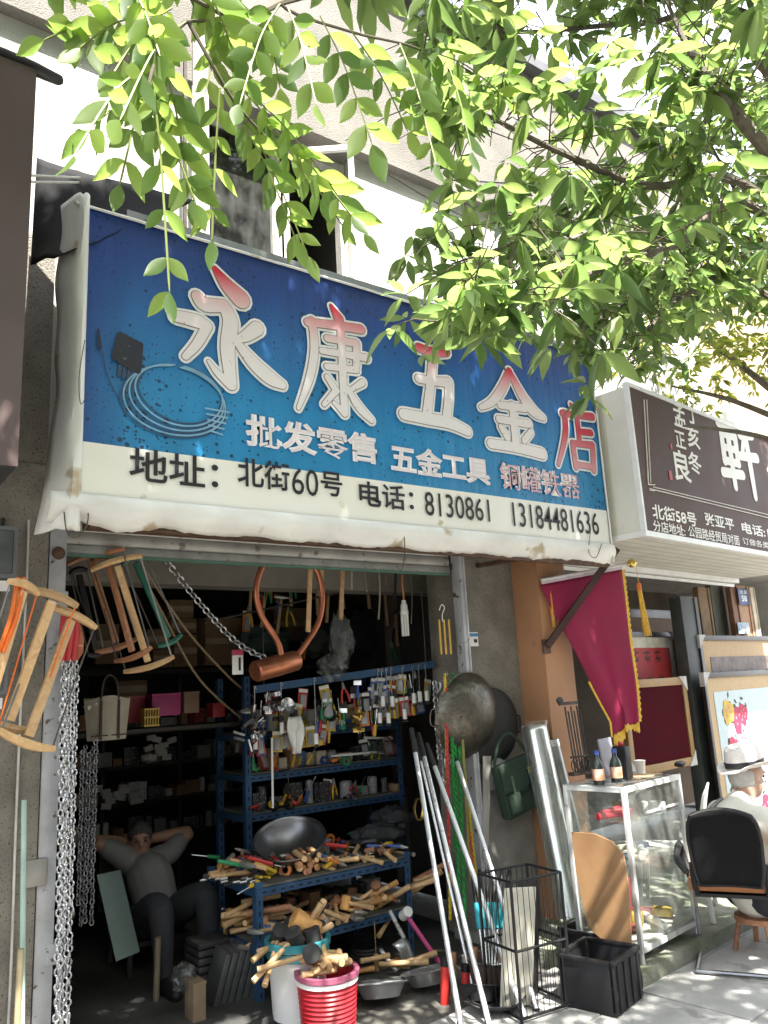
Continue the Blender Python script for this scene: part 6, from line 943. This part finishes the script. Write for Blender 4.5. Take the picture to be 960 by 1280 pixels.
# things on the case
ctop = chgt+.010
for k, (x, y, lab) in enumerate(((.02, .17, 'left dark bottle with blue cap on the glass case'), (.16, .13, 'right dark bottle with blue cap on the glass case'))):
    t = thing('bottle', lab, 'bottle', (0, 0, 0), group='bottles on the glass case'); MB().lathe([(.001, 0), (.034, 0), (.036, .008), (.036, .10), (.030, .125), (.015, .15), (.013, .175), (.001, .175)], 20).build('body', mat('bottle_glass', (.015,.02,.018), .12), t); MB().cyl((0, 0, .172), (0, 0, .197), .0155, n=14).build('cap', mat('blue_cap', (.03,.08,.35), .4), t)
    MB().lathe([(.0368, .025), (.0368, .09)], 20, None, False).build('label', mat('bottle_label', (.62,.50,.38), .6, c2=(.55,.18,.08), scale=25), t); incase(t, x, y, ctop)
t = thing('paper_cup', 'white paper cup standing on the glass case', 'cup', (0, 0, 0)); MB().lathe([(.001, 0), (.027, 0), (.036, .085), (.038, .087), (.036, .089), (.034, .084), (.026, .005), (.001, .005)], 20, None, False).build('body', m_wpl, t); MB().lathe([(.0362, .083), (.039, .086), (.0362, .09)], 20, None, False).build('rim', m_wpl, t); incase(t, .55, .18, ctop)
t = thing('card_stand', 'black upright card box beside the dark bottles', 'box', (0, 0, 0)); MB().box((0, 0, .10), (.07, .09, .20), None, .004).build('box', m_blk, t); MB().ball((.0, 0, .212), .018, 10).build('red_knob', m_rg, t); incase(t, .30, .16, ctop)
t = thing('grey_sign_board', 'grey panel standing at the back of the glass case top', 'panel', (0, 0, 0)); MB().box((0, 0, .12), (.20, .012, .24), None, .003).build('board', mat('lilac_grey', (.26,.25,.29), .6), t); MB().box((0, .03, .03), (.05, .06, .06)).build('stand', m_blk, t); incase(t, .42, .32, ctop, (R(-6), 0, R(8)))
t = thing('tray', 'flat brown tray under the cup on the glass case', 'tray', (0, 0, 0)); MB().box((0, 0, .004), (.3, .12, .008), None, .002).build('plate', mat('tan_tray', (.40,.28,.16), .6), t); incase(t, .46, .12, ctop-.0); crumple('cloth', 850, 955, -.9, (.05, .03, .02), m_blk, 'dark crumpled packet at the right end of the case top', 41, 'packet')
# fire pokers / iron grille leaning behind
g0 = at(727, 968, -.72); t = thing('iron_grille', 'black wrought iron grille with pokers behind the bottles', 'grille', g0); 
for k in range(6): MB().cyl((-.05+k*.025, 0, 0), (-.06+k*.028, .03, .42-.03*(k % 2)), .006, n=6).build('poker', m_iron, t)
MB().box((0, .0, .11), (.17, .012, .012)).build('crossbar', m_iron, t); MB().box((0, 0, .01), (.19, .05, .02)).build('base', m_iron, t); MB().box((-.02, .03, .44), (.18, .014, .02)).build('top_bar', m_iron, t); MB().ball((-.10, .03, .46), .024, 8).build('knob', m_iron, t)
for k in range(4): MB().tube([(-.07+.045*k+.02*math.cos(a_), -.004, .06+.03*math.sin(a_)) for a_ in [q*.63 for q in range(10)]], .004, 5, closed=True).build('scroll', m_iron, t)
# ------------------------------------------------------------------ chairs
oc = thing('office_chair', 'black mesh-back cantilever office chair with tan seat on the pavement', 'chair', (4.62, -1.33, 0), (0, 0, R(-60))); oc.scale = (.97,)*3; m_mesh = mat('black_mesh_fabric', (.008,.008,.009), .85, var=.2, scale=60, bump=.3, bscale=400, spec=.15); m_chr = mat('grey_steel_tube', (.22,.22,.23), .3, .9)
# local: chair faces +y; back rest at y<0
def bk_(u, v): w_ = .205*(1-.10*(2*v-1)**4)*(1-.12*max(0, v-.6)/.4)*(.9+.1*v); return ((2*u-1)*w_, -.24-.10*v+.035*(2*u-1)**2*-1+.03*math.sin(v*3.14), 50*.01+v*.43-.03*max(0, v-.8)/.2*(2*u-1)**2)
o = MB().grid(bk_, 14, 14).build('back_mesh', m_mesh, oc); o.modifiers.new('s', 'SOLIDIFY').thickness = .014
ed = [bk_(0, k/12) for k in range(13)]+[bk_(k/12, 1) for k in range(1, 12)]+[bk_(1, 1-k/12) for k in range(13)]+[bk_(1-k/12, 0) for k in range(1, 12)]; MB().tube(ed, .014, 8, closed=True).build('back_frame', m_blk, oc)
MB().grid(lambda u, v: ((2*u-1)*.235, -.22+v*.46, .455+.018*math.sin(u*3.14)*math.sin(v*3.14)-.03*max(0, v-.85)/.15), 12, 12).build('seat', mat('tan_leather', (.36,.15,.06), .5, var=.15), oc).modifiers.new('s', 'SOLIDIFY').thickness = -.06
for s_ in (-1, 1):
    MB().tube(smooth_pts([(s_*.24, .22, .43), (s_*.25, .25, .36), (s_*.25, .24, .05), (s_*.25, .18, .02), (s_*.25, -.24, .02)], 4), .0125, 8).build('runner', m_chr, oc); MB().tube(smooth_pts([(s_*.235, -.24, .56), (s_*.285, -.20, .62), (s_*.29, -.05, .66), (s_*.29, .10, .655), (s_*.285, .17, .58), (s_*.25, .12, .45)], 5), .020, 8).build('armrest', m_blk, oc)
    MB().tube(smooth_pts([(s_*.20, -.26, .62), (s_*.20, -.25, .48), (s_*.18, -.16, .43)], 4), .016, 8).build('back_bracket', m_blk, oc)
MB().cyl((-.25, -.24, .02), (.25, -.24, .02), .0125, n=8).build('rear_bar', m_chr, oc); MB().box((0, 0, .425), (.42, .40, .02)).build('seat_pan', m_blk, oc)
wc = thing('plastic_chair', 'white plastic chair partly hidden behind the glass case', 'chair', (5.05, -.62, .08), (0, 0, R(30))); 
MB().grid(lambda u, v: ((2*u-1)*.22*(1-.15*v), -.2-.10*v-.02*(2*u-1)**2*-1, .42+v*.42-.04*max(0, v-.85)/.15*(2*u-1)**2), 10, 10).build('backrest', m_wpl, wc).modifiers.new('s', 'SOLIDIFY').thickness = .012
MB().grid(lambda u, v: ((2*u-1)*.22, -.2+v*.42, .42-.012*math.sin(u*3.14)), 8, 8).build('seat', m_wpl, wc).modifiers.new('s', 'SOLIDIFY').thickness = .014
for i in (-1, 1):
    for j in (-1, 1): MB().cyl((i*.19, j*.19, .41), (i*.23, j*.23, 0), .020, .015, n=8).build('leg', m_wpl, wc)
# ------------------------------------------------------------------ people
def skinned(name, chains, m, vox=.012, balls=(), smooth=4):
    """continuous figure: tapered limbs and ellipsoids fused by a voxel remesh"""
    mb = MB()
    for pts in chains: P_ = smooth_pts(pts, 5); mb.tube([q[:3] for q in P_], [max(.004, q[3]) for q in P_], 14); mb.ball(P_[0][:3], P_[0][3]*.98, 12); mb.ball(P_[-1][:3], P_[-1][3]*.98, 12)
    for c_, r_, sc, rot in balls: mb.ball(c_, r_, 18, sc, rot)
    o = mb.build(name, m, smooth=180); r_ = o.modifiers.new('r', 'REMESH'); r_.mode = 'VOXEL'; r_.voxel_size = vox; s_ = o.modifiers.new('s', 'SMOOTH'); s_.iterations = smooth; s_.factor = .5
    dg = bpy.context.evaluated_depsgraph_get(); me = bpy.data.meshes.new_from_object(o.evaluated_get(dg)); bpy.data.objects.remove(o); me.polygons.foreach_set('use_smooth', [True]*len(me.polygons)); me.name = name; me.materials.clear(); me.materials.append(m); return me
m_skin = mat('skin', (.40,.235,.165), .55, var=.12, scale=14); m_hair = mat('grey_black_hair', (.05,.045,.042), .7, var=.4, scale=60, bump=.3); m_shirt = mat('cream_shirt', (.68,.66,.58), .8, var=.08, scale=6, bump=.3, bscale=9); m_trs = mat('dark_trousers', (.028,.03,.036), .85, var=.2, scale=10, bump=.3, bscale=10)
def hand(wr, d, up, s=1.):
    """palm and five curled fingers as chains"""
    wr, d, up = V(wr), V(d).normalized(), V(up).normalized(); sd = d.cross(up).normalized(); C_ = [[(*(wr), .022*s), (*(wr+d*.05*s), .026*s), (*(wr+d*.085*s), .024*s)]]
    for k, l in enumerate((.062, .072, .068, .052)): b = wr+d*.085*s+sd*(.030-.020*k)*s; C_.append([(*b, .0095*s), (*(b+d*l*.5*s-up*.004), .009*s), (*(b+d*l*.85*s-up*.022*s), .0075*s)])
    b = wr+d*.03*s+sd*.025*s; C_.append([(*b, .011*s), (*(b+sd*.028*s+d*.022*s), .0095*s), (*(b+sd*.036*s+d*.052*s-up*.012*s), .008*s)]); return C_
def head_balls(c, f, s=1.):
    """head at c looking along f: skull, jaw, nose, ears, brow"""
    c, f = V(c), V(f).normalized(); l = V((0, 0, 1)).cross(f).normalized(); u = f.cross(l); q = Matrix((l, f, u)).transposed().to_euler(); P_ = lambda a, b, d: c+l*a*s+f*b*s+u*d*s
    return [(P_(0, -.008, .03), .098*s, (.80, 1.0, .98), q), (P_(0, .022, -.045), .072*s, (.82, .95, 1.05), q), (P_(0, .055, -.082), .034*s, (1.0, .8, .8), q), (P_(0, .092, -.012), .017*s, (.8, .9, 1.5), q), (P_(0, .104, -.024), .013*s, (1.2, 1, .8), q), (P_(.078, -.005, -.005), .026*s, (.35, .75, 1.2), q), (P_(-.078, -.005, -.005), .026*s, (.35, .75, 1.2), q), (P_(0, .080, .03), .03*s, (1.9, .5, .45), q), (P_(0, .082, -.055), .018*s, (1.4, .6, .55), q)], P_, q
def face(par, P_, off, eyes=True):
    for s_ in (-1, 1): MB().ball(P_(s_*.032, .083, .008)-off, .0085, 8).build('eye', mat('eye_dark', (.02,.015,.012), .3), par); MB().ball(P_(s_*.033, .088, .030)-off, .011, 8, (1.7, .5, .35)).build('eyebrow', m_hair, par)
    MB().ball(P_(0, .094, -.054)-off, .012, 8, (1.7, .5, .3)).build('lips', mat('lips', (.32,.13,.11), .5), par)
# --- man in the hat, seated on a low stool with his back to us
H0 = at(934, 962, -1.30); fz = V((.95, -.30, 0)).normalized(); rz_ = math.atan2(fz.y, fz.x)-math.pi/2
PS = 1.12; hx, hy, hz = H0.x+.02, -1.28, (H0.z-.045)
base_ = V((hx-.05, hy+.0, 0)); mn = thing('person', 'seated man in a white fedora and cream shirt with a shoulder strap', 'person', base_); mn.scale = (PS,)*3; hz /= PS; L_ = V((0, 0, 1)).cross(fz).normalized()
def W3(s_, f_, z): p = L_*s_+fz*f_; return (p.x, p.y, z)
hc = V((.05, 0, hz)); hb, HP, hq = head_balls(hc, fz+V((0, 0, -.12)))
sz_ = hz-.175; pz = sz_-.42
def rr_(p, r): return (*p, r)
spine = [rr_(W3(0, -.02, pz), .135), rr_(W3(0, -.07, pz+.18), .135), rr_(W3(0, -.07, sz_-.07), .14), rr_(W3(0, -.04, sz_+.02), .08), rr_(W3(0, .02, hz-.06), .052), rr_(hc, .05)]
def arm(s_): return [rr_(W3(s_*.14, -.05, sz_-.03), .062), rr_(W3(s_*.20, -.03, sz_-.06), .058), rr_(W3(s_*.24, .10, sz_-.28), .045), rr_(W3(s_*.20, .33, sz_-.33), .034), rr_(W3(s_*.19, .36, sz_-.34), .028)]
def legc(s_): return [rr_(W3(s_*.09, 0, pz-.02), .09), rr_(W3(s_*.14, .28, pz+.06), .078), rr_(W3(s_*.16, .42, pz+.06), .062), rr_(W3(s_*.15, .44, pz*.5), .05), rr_(W3(s_*.15, .42, .10), .038), rr_(W3(s_*.15, .42, .06), .036)]
def foot(s_): return [rr_(W3(s_*.15, .40, .05), .038), rr_(W3(s_*.16, .52, .04), .036), rr_(W3(s_*.16, .60, .03), .028)]
shl = [[rr_(W3(-.17, -.055, sz_-.05), .066), rr_(W3(0, -.075, sz_-.03), .085), rr_(W3(.17, -.055, sz_-.05), .066)]]
ch_ = [spine, arm(-1), arm(1), legc(-1), legc(1), foot(-1), foot(1)]+shl
for s_ in (-1, 1): ch_ += hand(W3(s_*.19, .36, sz_-.34), W3(0, 1, -.35), W3(0, .3, 1))
link('body', skinned('body', ch_, m_skin, .0095, hb), mn)
def fat(c_, k): return [(x, y, z, r_+k) for x, y, z, r_ in c_]
shc = [fat(spine[:4], .014)]+[fat(arm(s_)[:4], .014) for s_ in (-1, 1)]+[fat(q, .014) for q in shl]
link('shirt', skinned('shirt', shc, m_shirt, .011, (), 2), mn); link('trousers', skinned('trousers', [fat(legc(s_)[:5], .012) for s_ in (-1, 1)]+[[rr_(W3(-.1, -.02, pz), .12), rr_(W3(.1, -.02, pz), .12)]], m_trs, .012, (), 2), mn)
for s_ in (-1, 1): link('shoe', skinned('shoe', [fat(foot(s_), .010)], m_blk, .008), mn)
MB().tube([V(W3(.045*math.cos(a_), -.025+.055*math.sin(a_), sz_+.055)) for a_ in [k*.52 for k in range(12)]], .014, 8, closed=True).build('collar', m_shirt, mn)
face(mn, HP, V((0, 0, 0))); hm_ = MB().ball(HP(0, -.03, .0), .094, 16, (.86, .92, .92), hq); hm_.v = [v for v in hm_.v]; hm_.build('hair', mat('white_grey_hair', (.45,.43,.41), .8, bump=.4, bscale=80), mn)
MB().tube(smooth_pts([W3(.07, -.10, sz_+.065), W3(.085, -.19, sz_-.0), W3(.06, -.262, sz_-.12), W3(.0, -.262, sz_-.25), W3(-.12, -.20, sz_-.38)], 5), .011, 6).build('shoulder_strap', mat('grey_webbing', (.22,.21,.20), .8), mn)
ht_ = thing('fedora_hat', 'off-white fedora with a black band worn by the seated man', 'hat', base_+HP(0, -.012, .055)*PS, hq); ht_.scale = (PS*1.05,)*3; m_hat = mat('off_white_straw', (.74,.70,.66), .8, var=.08, scale=30, bump=.25, bscale=150)
cr = MB().lathe([(.098, .0), (.100, .03), (.098, .075), (.090, .105), (.070, .118), (.035, .112), (.001, .106)], 32, Matrix.Diagonal((.90, 1.08, 1, 1)), False); cr.v = [V((v.x*(1-.18*max(0, (v.z-.04)/.08)*max(0, v.y/.1)), v.y, v.z-.018*math.exp(-(v.x/.03)**2)*max(0, (v.z-.08)/.04))) for v in cr.v]; cr.build('crown', m_hat, ht_)
br = MB().lathe([(.095, .0), (.118, -.004), (.142, .002), (.146, .005), (.142, .007), (.118, .001), (.096, .006)], 40, Matrix.Diagonal((.90, 1.06, 1, 1)), False); br.v = [V((v.x, v.y, v.z+.9*abs(v.x)**2*1.6*(abs(v.x) > .09)-.25*max(0, v.y-.08)+.35*max(0, -v.y-.09))) for v in br.v]; br.build('brim', m_hat, ht_)
MB().lathe([(.1005, .004), (.1035, .006), (.1035, .034), (.1005, .036)], 32, Matrix.Diagonal((.90, 1.08, 1, 1)), False).build('band', mat('black_ribbon', (.015,.015,.017), .6), ht_)
stl = thing('low_stool', 'low wooden stool under the man in the fedora', 'stool', base_+V(W3(0, -.02, 0))); zt_ = (pz-.125)*PS; MB().cyl((0, 0, zt_-.03), (0, 0, zt_), .15, n=20).build('seat', m_wd2, stl)
for i in (-1, 1):
    for j in (-1, 1): MB().cyl((i*.09, j*.09, zt_-.03), (i*.12, j*.12, 0), .016, n=8).build('leg', m_wd2, stl)
# --- man resting inside, hands clasped behind his head
RY = 1.35; hd = at(175, 1052, RY); el, er = at(121, 1052, RY), at(235, 1040, RY); sl, sr = at(148, 1068, RY-.03), at(212, 1066, RY-.03); nk = at(178, 1072, RY-.02); bl = at(198, 1128, RY-.22)
O_ = V((bl.x, RY-.15, 0)); m2 = thing('person', 'man in a grey shirt leaning back with hands behind his head', 'person', O_); q_ = lambda p: tuple(V(p)-O_)
dir2 = V((-.25, -1, .10)).normalized(); hb2, HP2, hq2 = head_balls(V(q_(hd)), dir2, .92)
hp = V(q_(bl)); W4 = lambda p, r_: (*q_(p), r_)
tors = [(*(hp+V((0, 0, -.06))), .125), (*(hp+V((-.01, .06, .06))), .13), (*(V(q_(nk)).lerp(hp, .42)), .135), (*(V(q_(nk))+V((0, .02, -.07))), .10), (*q_(nk), .058), (*q_(hd), .055)]
shl2 = [[W4(sl, .062), (*(V(q_(nk))+V((0, .02, -.05))), .08), W4(sr, .062)]]
bh = hd+V((0, .10, -.01)); arml = [W4(sl, .058), W4(sl.lerp(el, .5), .05), W4(el, .042), W4(el.lerp(bh, .5), .038), W4(bh+V((-.05, 0, 0)), .028)]; armr = [W4(sr, .058), W4(sr.lerp(er, .5), .05), W4(er, .042), W4(er.lerp(bh, .5), .038), W4(bh+V((.05, 0, 0)), .028)]
def leg2(s_, kx, ky, kz): return [(*(hp+V((s_*.09, -.02, -.08))), .09), (*(hp+V((s_*.10+kx*.5, -.22, .02))), .082), (*(hp+V((s_*.10+kx, ky, kz))), .064), (*(hp+V((s_*.10+kx, ky-.04, (kz-hp.z+.06)*.5))), .05), (hp.x+s_*.10+kx, hp.y+ky-.05, .09, .038)]
lg2 = [leg2(-1, -.02, -.36, .02), leg2(1, .06, -.38, .06)]; ft2 = [[(c_[-1][0], c_[-1][1], .06, .038), (c_[-1][0], c_[-1][1]-.12, .045, .036), (c_[-1][0], c_[-1][1]-.2, .035, .028)] for c_ in lg2]
hnds = hand(q_(bh+V((-.05, 0, 0))), (1, .1, .05), (0, -1, .2), .9)+hand(q_(bh+V((.05, 0, .02))), (-1, .1, .05), (0, -1, .2), .9)
link('body', skinned('body', [tors, arml, armr]+shl2+lg2+ft2+hnds, mat('shaded_skin', (.27,.15,.10), .6, var=.15, scale=14), .010, hb2), m2)  # skin and shirt colours darkened to imitate the dim light inside
link('shirt', skinned('shirt', [fat(tors[:4], .014), fat(arml[:3][:2], .016), fat(armr[:2], .016)]+[fat(q, .014) for q in shl2], mat('grey_tee', (.15,.15,.145), .85, var=.1, scale=8, bump=.3, bscale=12), .012, (), 2), m2); link('trousers', skinned('trousers', [fat(c_[:5], .014) for c_ in lg2]+[[(*(hp+V((-.09, 0, -.08))), .12), (*(hp+V((.09, 0, -.08))), .12)]], m_trs, .012, (), 2), m2)
face(m2, HP2, V((0, 0, 0))); hr_ = MB().ball(HP2(0, -.020, .050), .097, 16, (.86, 1.0, .90), hq2); hr_.build('hair', m_hair, m2)
for c_ in ft2: link('shoe', skinned('shoe', [fat(c_, .010)], m_blk, .009), m2)
st2 = thing('bamboo_chair', 'dark low chair under the resting man', 'chair', O_+V((0, .1, 0))); sh_ = max(.12, hp.z-.22); MB().box((0, 0, sh_), (.42, .42, .03), None, .006).build('seat', m_old, st2)
for i in (-1, 1):
    for j in (-1, 1): MB().cyl((i*.18, j*.18, sh_), (i*.19, j*.19, 0), .018, n=8).build('leg', m_old, st2)
for z in (.12, .24, .36): MB().box((0, .24+z*.25, sh_+z), (.40, .02, .05), None, .004).build('back_slat', m_old, st2)
for i in (-1, 1): MB().cyl((i*.19, .20, sh_), (i*.19, .34, sh_+.42), .016, n=8).build('back_post', m_old, st2)
# ------------------------------------------------------------------ small hardware clutter
rk9 = random.Random(77)
def proto(fn, name, cat):
    t = thing(name, name, cat); fn(t); return t
gc = [mat('grip_red', (.50,.04,.035), .45), mat('grip_blue', (.04,.10,.36), .45), mat('grip_yellow', (.60,.40,.03), .45), mat('grip_green', (.03,.24,.09), .45), m_blk, mat('grip_orange', (.62,.20,.03), .45)]
def P_screw(m):
    def f(t): MB().tube([(0, 0, 0), (0, 0, .012), (0, 0, .07), (0, 0, .085)], [.009, .014, .012, .008], 9).build('grip', m, t); MB().cyl((0, 0, .085), (0, 0, .19), .0035, n=6).build('blade', m_steel, t)
    return f
def P_plier(m):
    def f(t):
        for s_ in (-1, 1): MB().tube(smooth_pts([(s_*.028, 0, 0), (s_*.024, 0, .05), (s_*.008, 0, .10)], 4), .008, 7).build('grip', m, t)
        MB().tube([(0, 0, .095), (0, 0, .115), (0, 0, .15)], [.014, .013, .004], 8).build('jaw', m_grey, t)
    return f
def P_roll(m):
    def f(t): MB().lathe([(.022, 0), (.04, 0), (.04, .022), (.022, .022), (.022, 0)], 18, None, False).build('tape', m, t); MB().lathe([(.0205, .001), (.0225, .001), (.0225, .021), (.0205, .021), (.0205, .001)], 18, None, False).build('core', m_cardb, t)
    return f
def P_brush(m):
    def f(t): MB().tube([(0, 0, 0), (0, 0, .05), (0, 0, .11)], [.008, .011, .009], 8).build('handle', m, t); MB().box((0, 0, .125), (.055, .016, .03)).build('ferrule', m_steel, t); MB().box((0, 0, .165), (.052, .012, .05), None, .004).build('bristles', m_blk2, t)
    return f
def P_hammer(m):
    def f(t): MB().tube([(0, 0, 0), (0, 0, .1), (0, 0, .25)], [.013, .012, .010], 8).build('handle', m_wd, t); MB().tube([(-.05, 0, .25), (-.045, 0, .25), (.02, 0, .25), (.055, 0, .25)], [.014, .016, .014, .005], 8).build('head', m_grey, t)
    return f
def P_lock(m):
    def f(t): MB().box((0, 0, .018), (.038, .016, .034), None, .004).build('case', m, t); MB().tube(smooth_pts([(-.012, 0, .033), (-.012, 0, .052), (0, 0, .062), (.012, 0, .052), (.012, 0, .033)], 4), .0035, 6).build('shackle', m_steel, t)
    return f
def P_pack(m):
    def f(t): MB().box((0, 0, .07), (.07, .004, .14)).build('card', m, t); MB().box((0, -.010, .055), (.045, .016, .085), None, .006).build('blister', mat('blister_grey', (.32,.33,.34), .2), t); MB().box((0, -.0035, .125), (.068, .003, .022)).build('header', m_white, t)
    return f
kinds = [('screwdriver', 'screwdriver', P_screw), ('pliers', 'pliers', P_plier), ('tape_roll', 'tape roll', P_roll), ('paint_brush', 'paint brush', P_brush), ('claw_hammer', 'hammer', P_hammer), ('padlock', 'padlock', P_lock), ('blister_card', 'card', P_pack)]
PR = []
for nm, ct, fn in kinds:
    for m in (gc if nm != 'claw_hammer' else gc[:1]): p = proto(fn(m), nm, ct); p['hue'] = ('wooden' if nm == 'claw_hammer' else ('red', 'blue', 'yellow', 'green', 'black', 'orange')[gc.index(m)]); PR.append((nm, ct, p))
used = set(); idx = {}
def drop(nm, loc, rot, lab, grp, sc=1.):
    c_ = [p for p in PR if p[0] == nm]; p = rk9.choice(c_)[2]; lab = p['hue']+(' ' if nm in ('tape_roll', 'padlock', 'blister_card') else '-handled ')+lab
    if id(p) not in used: used.add(id(p)); p.location = loc; p.rotation_euler = rot; p.scale = (sc,)*3; p['label'] = lab; p['group'] = grp; return p
    return dup(p, loc, rot, lab, grp, sc)
nice = {'screwdriver': 'screwdriver', 'pliers': 'pliers', 'tape_roll': 'tape roll', 'paint_brush': 'flat paint brush', 'claw_hammer': 'small hammer', 'padlock': 'padlock', 'blister_card': 'tool card'}
names = [k[0] for k in kinds]
for k in range(92):                                        # heaped on the low rack
    nm = rk9.choice(names[:6]+['screwdriver', 'pliers']); x = rk9.uniform(TX0+.04, TX1-.05); y = rk9.uniform(.19, .78); z = TZ+.02+abs(rk9.gauss(0, .035))
    if (x-(at(368, 1050, .42).x))**2+(y-.46)**2 < .15**2: continue
    drop(nm, (x, y, z), (R(rk9.uniform(75, 105)), R(rk9.uniform(-20, 20)), rk9.uniform(0, 6.28)), nice[nm]+' lying in the clutter on top of the low blue rack', nice[nm]+'s on top of the low rack')
for k in range(46):                                        # lower shelf
    nm = rk9.choice(names[:6]+['claw_hammer', 'claw_hammer']); drop(nm, (rk9.uniform(TX0+.04, TX1-.05), rk9.uniform(.19, .7), TZ-.285+abs(rk9.gauss(0, .03))), (R(rk9.uniform(75, 105)), R(rk9.uniform(-20, 20)), rk9.uniform(0, 6.28)), nice[nm]+' in the clutter on the lower shelf of the low rack', nice[nm]+'s on the lower shelf')
for zi, yy in enumerate((910, 958, 1005)):                 # standing and lying on the tall rack
    z = at(400, yy, .86).z+.01
    for k in range(17): nm = rk9.choice(['screwdriver', 'pliers', 'tape_roll', 'padlock', 'paint_brush', 'blister_card']); drop(nm, (rk9.uniform(RX0+.04, RX1-.04), rk9.uniform(.87, .93), z+.01), (R(rk9.uniform(-15, 100)) if nm != 'blister_card' else R(-12), R(rk9.uniform(-25, 25)), rk9.uniform(-.6, .6)), nice[nm]+[' on the upper shelf', ' on the middle shelf', ' on the lower shelf'][zi]+' of the tall blue rack front', nice[nm]+'s on the tall rack')
for k in range(84):                                        # hung along the rail and rack lips
    nm = rk9.choice(['blister_card', 'pliers', 'screwdriver', 'padlock', 'paint_brush', 'blister_card']); px = rk9.uniform(322, 538); p = onrail(px); dz = rk9.choice((.04, .13, .22, .30)) if px < 470 else rk9.choice((.04, .10, .2)); L = .14
    t = drop(nm, (p.x, p.y+.02+.10*rk9.random(), p.z-dz-L), (0, R(rk9.uniform(-12, 12)), R(rk9.uniform(-50, 20))), nice[nm]+' hanging in the row under the blue rail', nice[nm]+'s under the rail')
for k in range(26):                                        # hung at the back above the wall shelves
    nm = rk9.choice(['blister_card', 'claw_hammer', 'pliers', 'paint_brush']); p = at(rk9.uniform(300, 560), rk9.uniform(740, 830), 1.5); drop(nm, p, (0, R(rk9.uniform(-10, 10)), R(rk9.uniform(-30, 30))), nice[nm]+' hung high in the dark back of the shop', nice[nm]+'s hung at the back', 1.2)
for nm, ct, p in PR:
    if id(p) not in used:
        for c_ in list(p.children): bpy.data.objects.remove(c_)
        bpy.data.objects.remove(p)
# basins, coils and sieves on the floor by the buckets
for k, (x, y, Y, r_, m, lab) in enumerate(((540, 1262, -.30, .15, mat('dull_aluminium', (.55,.56,.57), .35, .85, var=.15), 'shallow aluminium basin on the floor beside the red handles'), (478, 1272, -.28, .14, mat('enamel_grey', (.30,.31,.32), .4), 'grey basin on the floor right of the red bucket'), (600, 1255, -.7, .12, m_blk2, 'black basin at the foot of the silver poles'))):
    p = at(x, y, Y); t = thing('basin', lab, 'basin', (p.x, Y, max(.015, p.z-.08)), (R(-14), R(8*k), 0)); MB().lathe([(.001, 0), (r_*.7, 0), (r_, .07), (r_+.012, .072), (r_-.004, .066), (r_*.68, .006), (.001, .006)], 30, None, False).build('bowl', m, t); MB().lathe([(r_+.008, .066), (r_+.016, .070), (r_+.008, .076)], 30, None, False).build('rim', m, t)
for k in range(3):
    t = thing('hose_coil', 'black rubber hose coil on the dark floor under the rack' if k else 'grey hose coil hung low behind the white bucket', 'hose', (TX0+.25+.3*k, .12+.1*k, .03), group='hose coils')
    for j in range(4): MB().tube([((.12-.008*j)*math.cos(a_*.35), (.12-.008*j)*math.sin(a_*.35), .018*j) for a_ in range(18)], .010, 6, closed=True).build('turn', m_blk2 if k else m_grey, t)
# straps, cords and bags under the lintel
for k in range(9):
    x = 440+k*14+rk9.uniform(-5, 5); a_ = at(x, 700, .55); L = rk9.uniform(.15, .5); MB().tube(smooth_pts([a_, a_+V((rk9.uniform(-.02, .02), 0, -L*.5)), a_+V((rk9.uniform(-.03, .03), 0, -L))], 4), rk9.choice((.004, .007, .010)), 6).build('hanging_strap', rk9.choice([m_blk2, m_grey, m_rope, m_tote]), label='dark strap hanging from the lintel right of the lamp' if x > 505 else 'dark strap hanging from the lintel left of the lamp', cat='strap', group='straps under the lintel')
MB().cyl(at(255, 778, 1.0), at(510, 722, .8), .008, n=6).build('iron_bar', m_iron, label='thin iron bar slanting under the lintel', cat='bar')
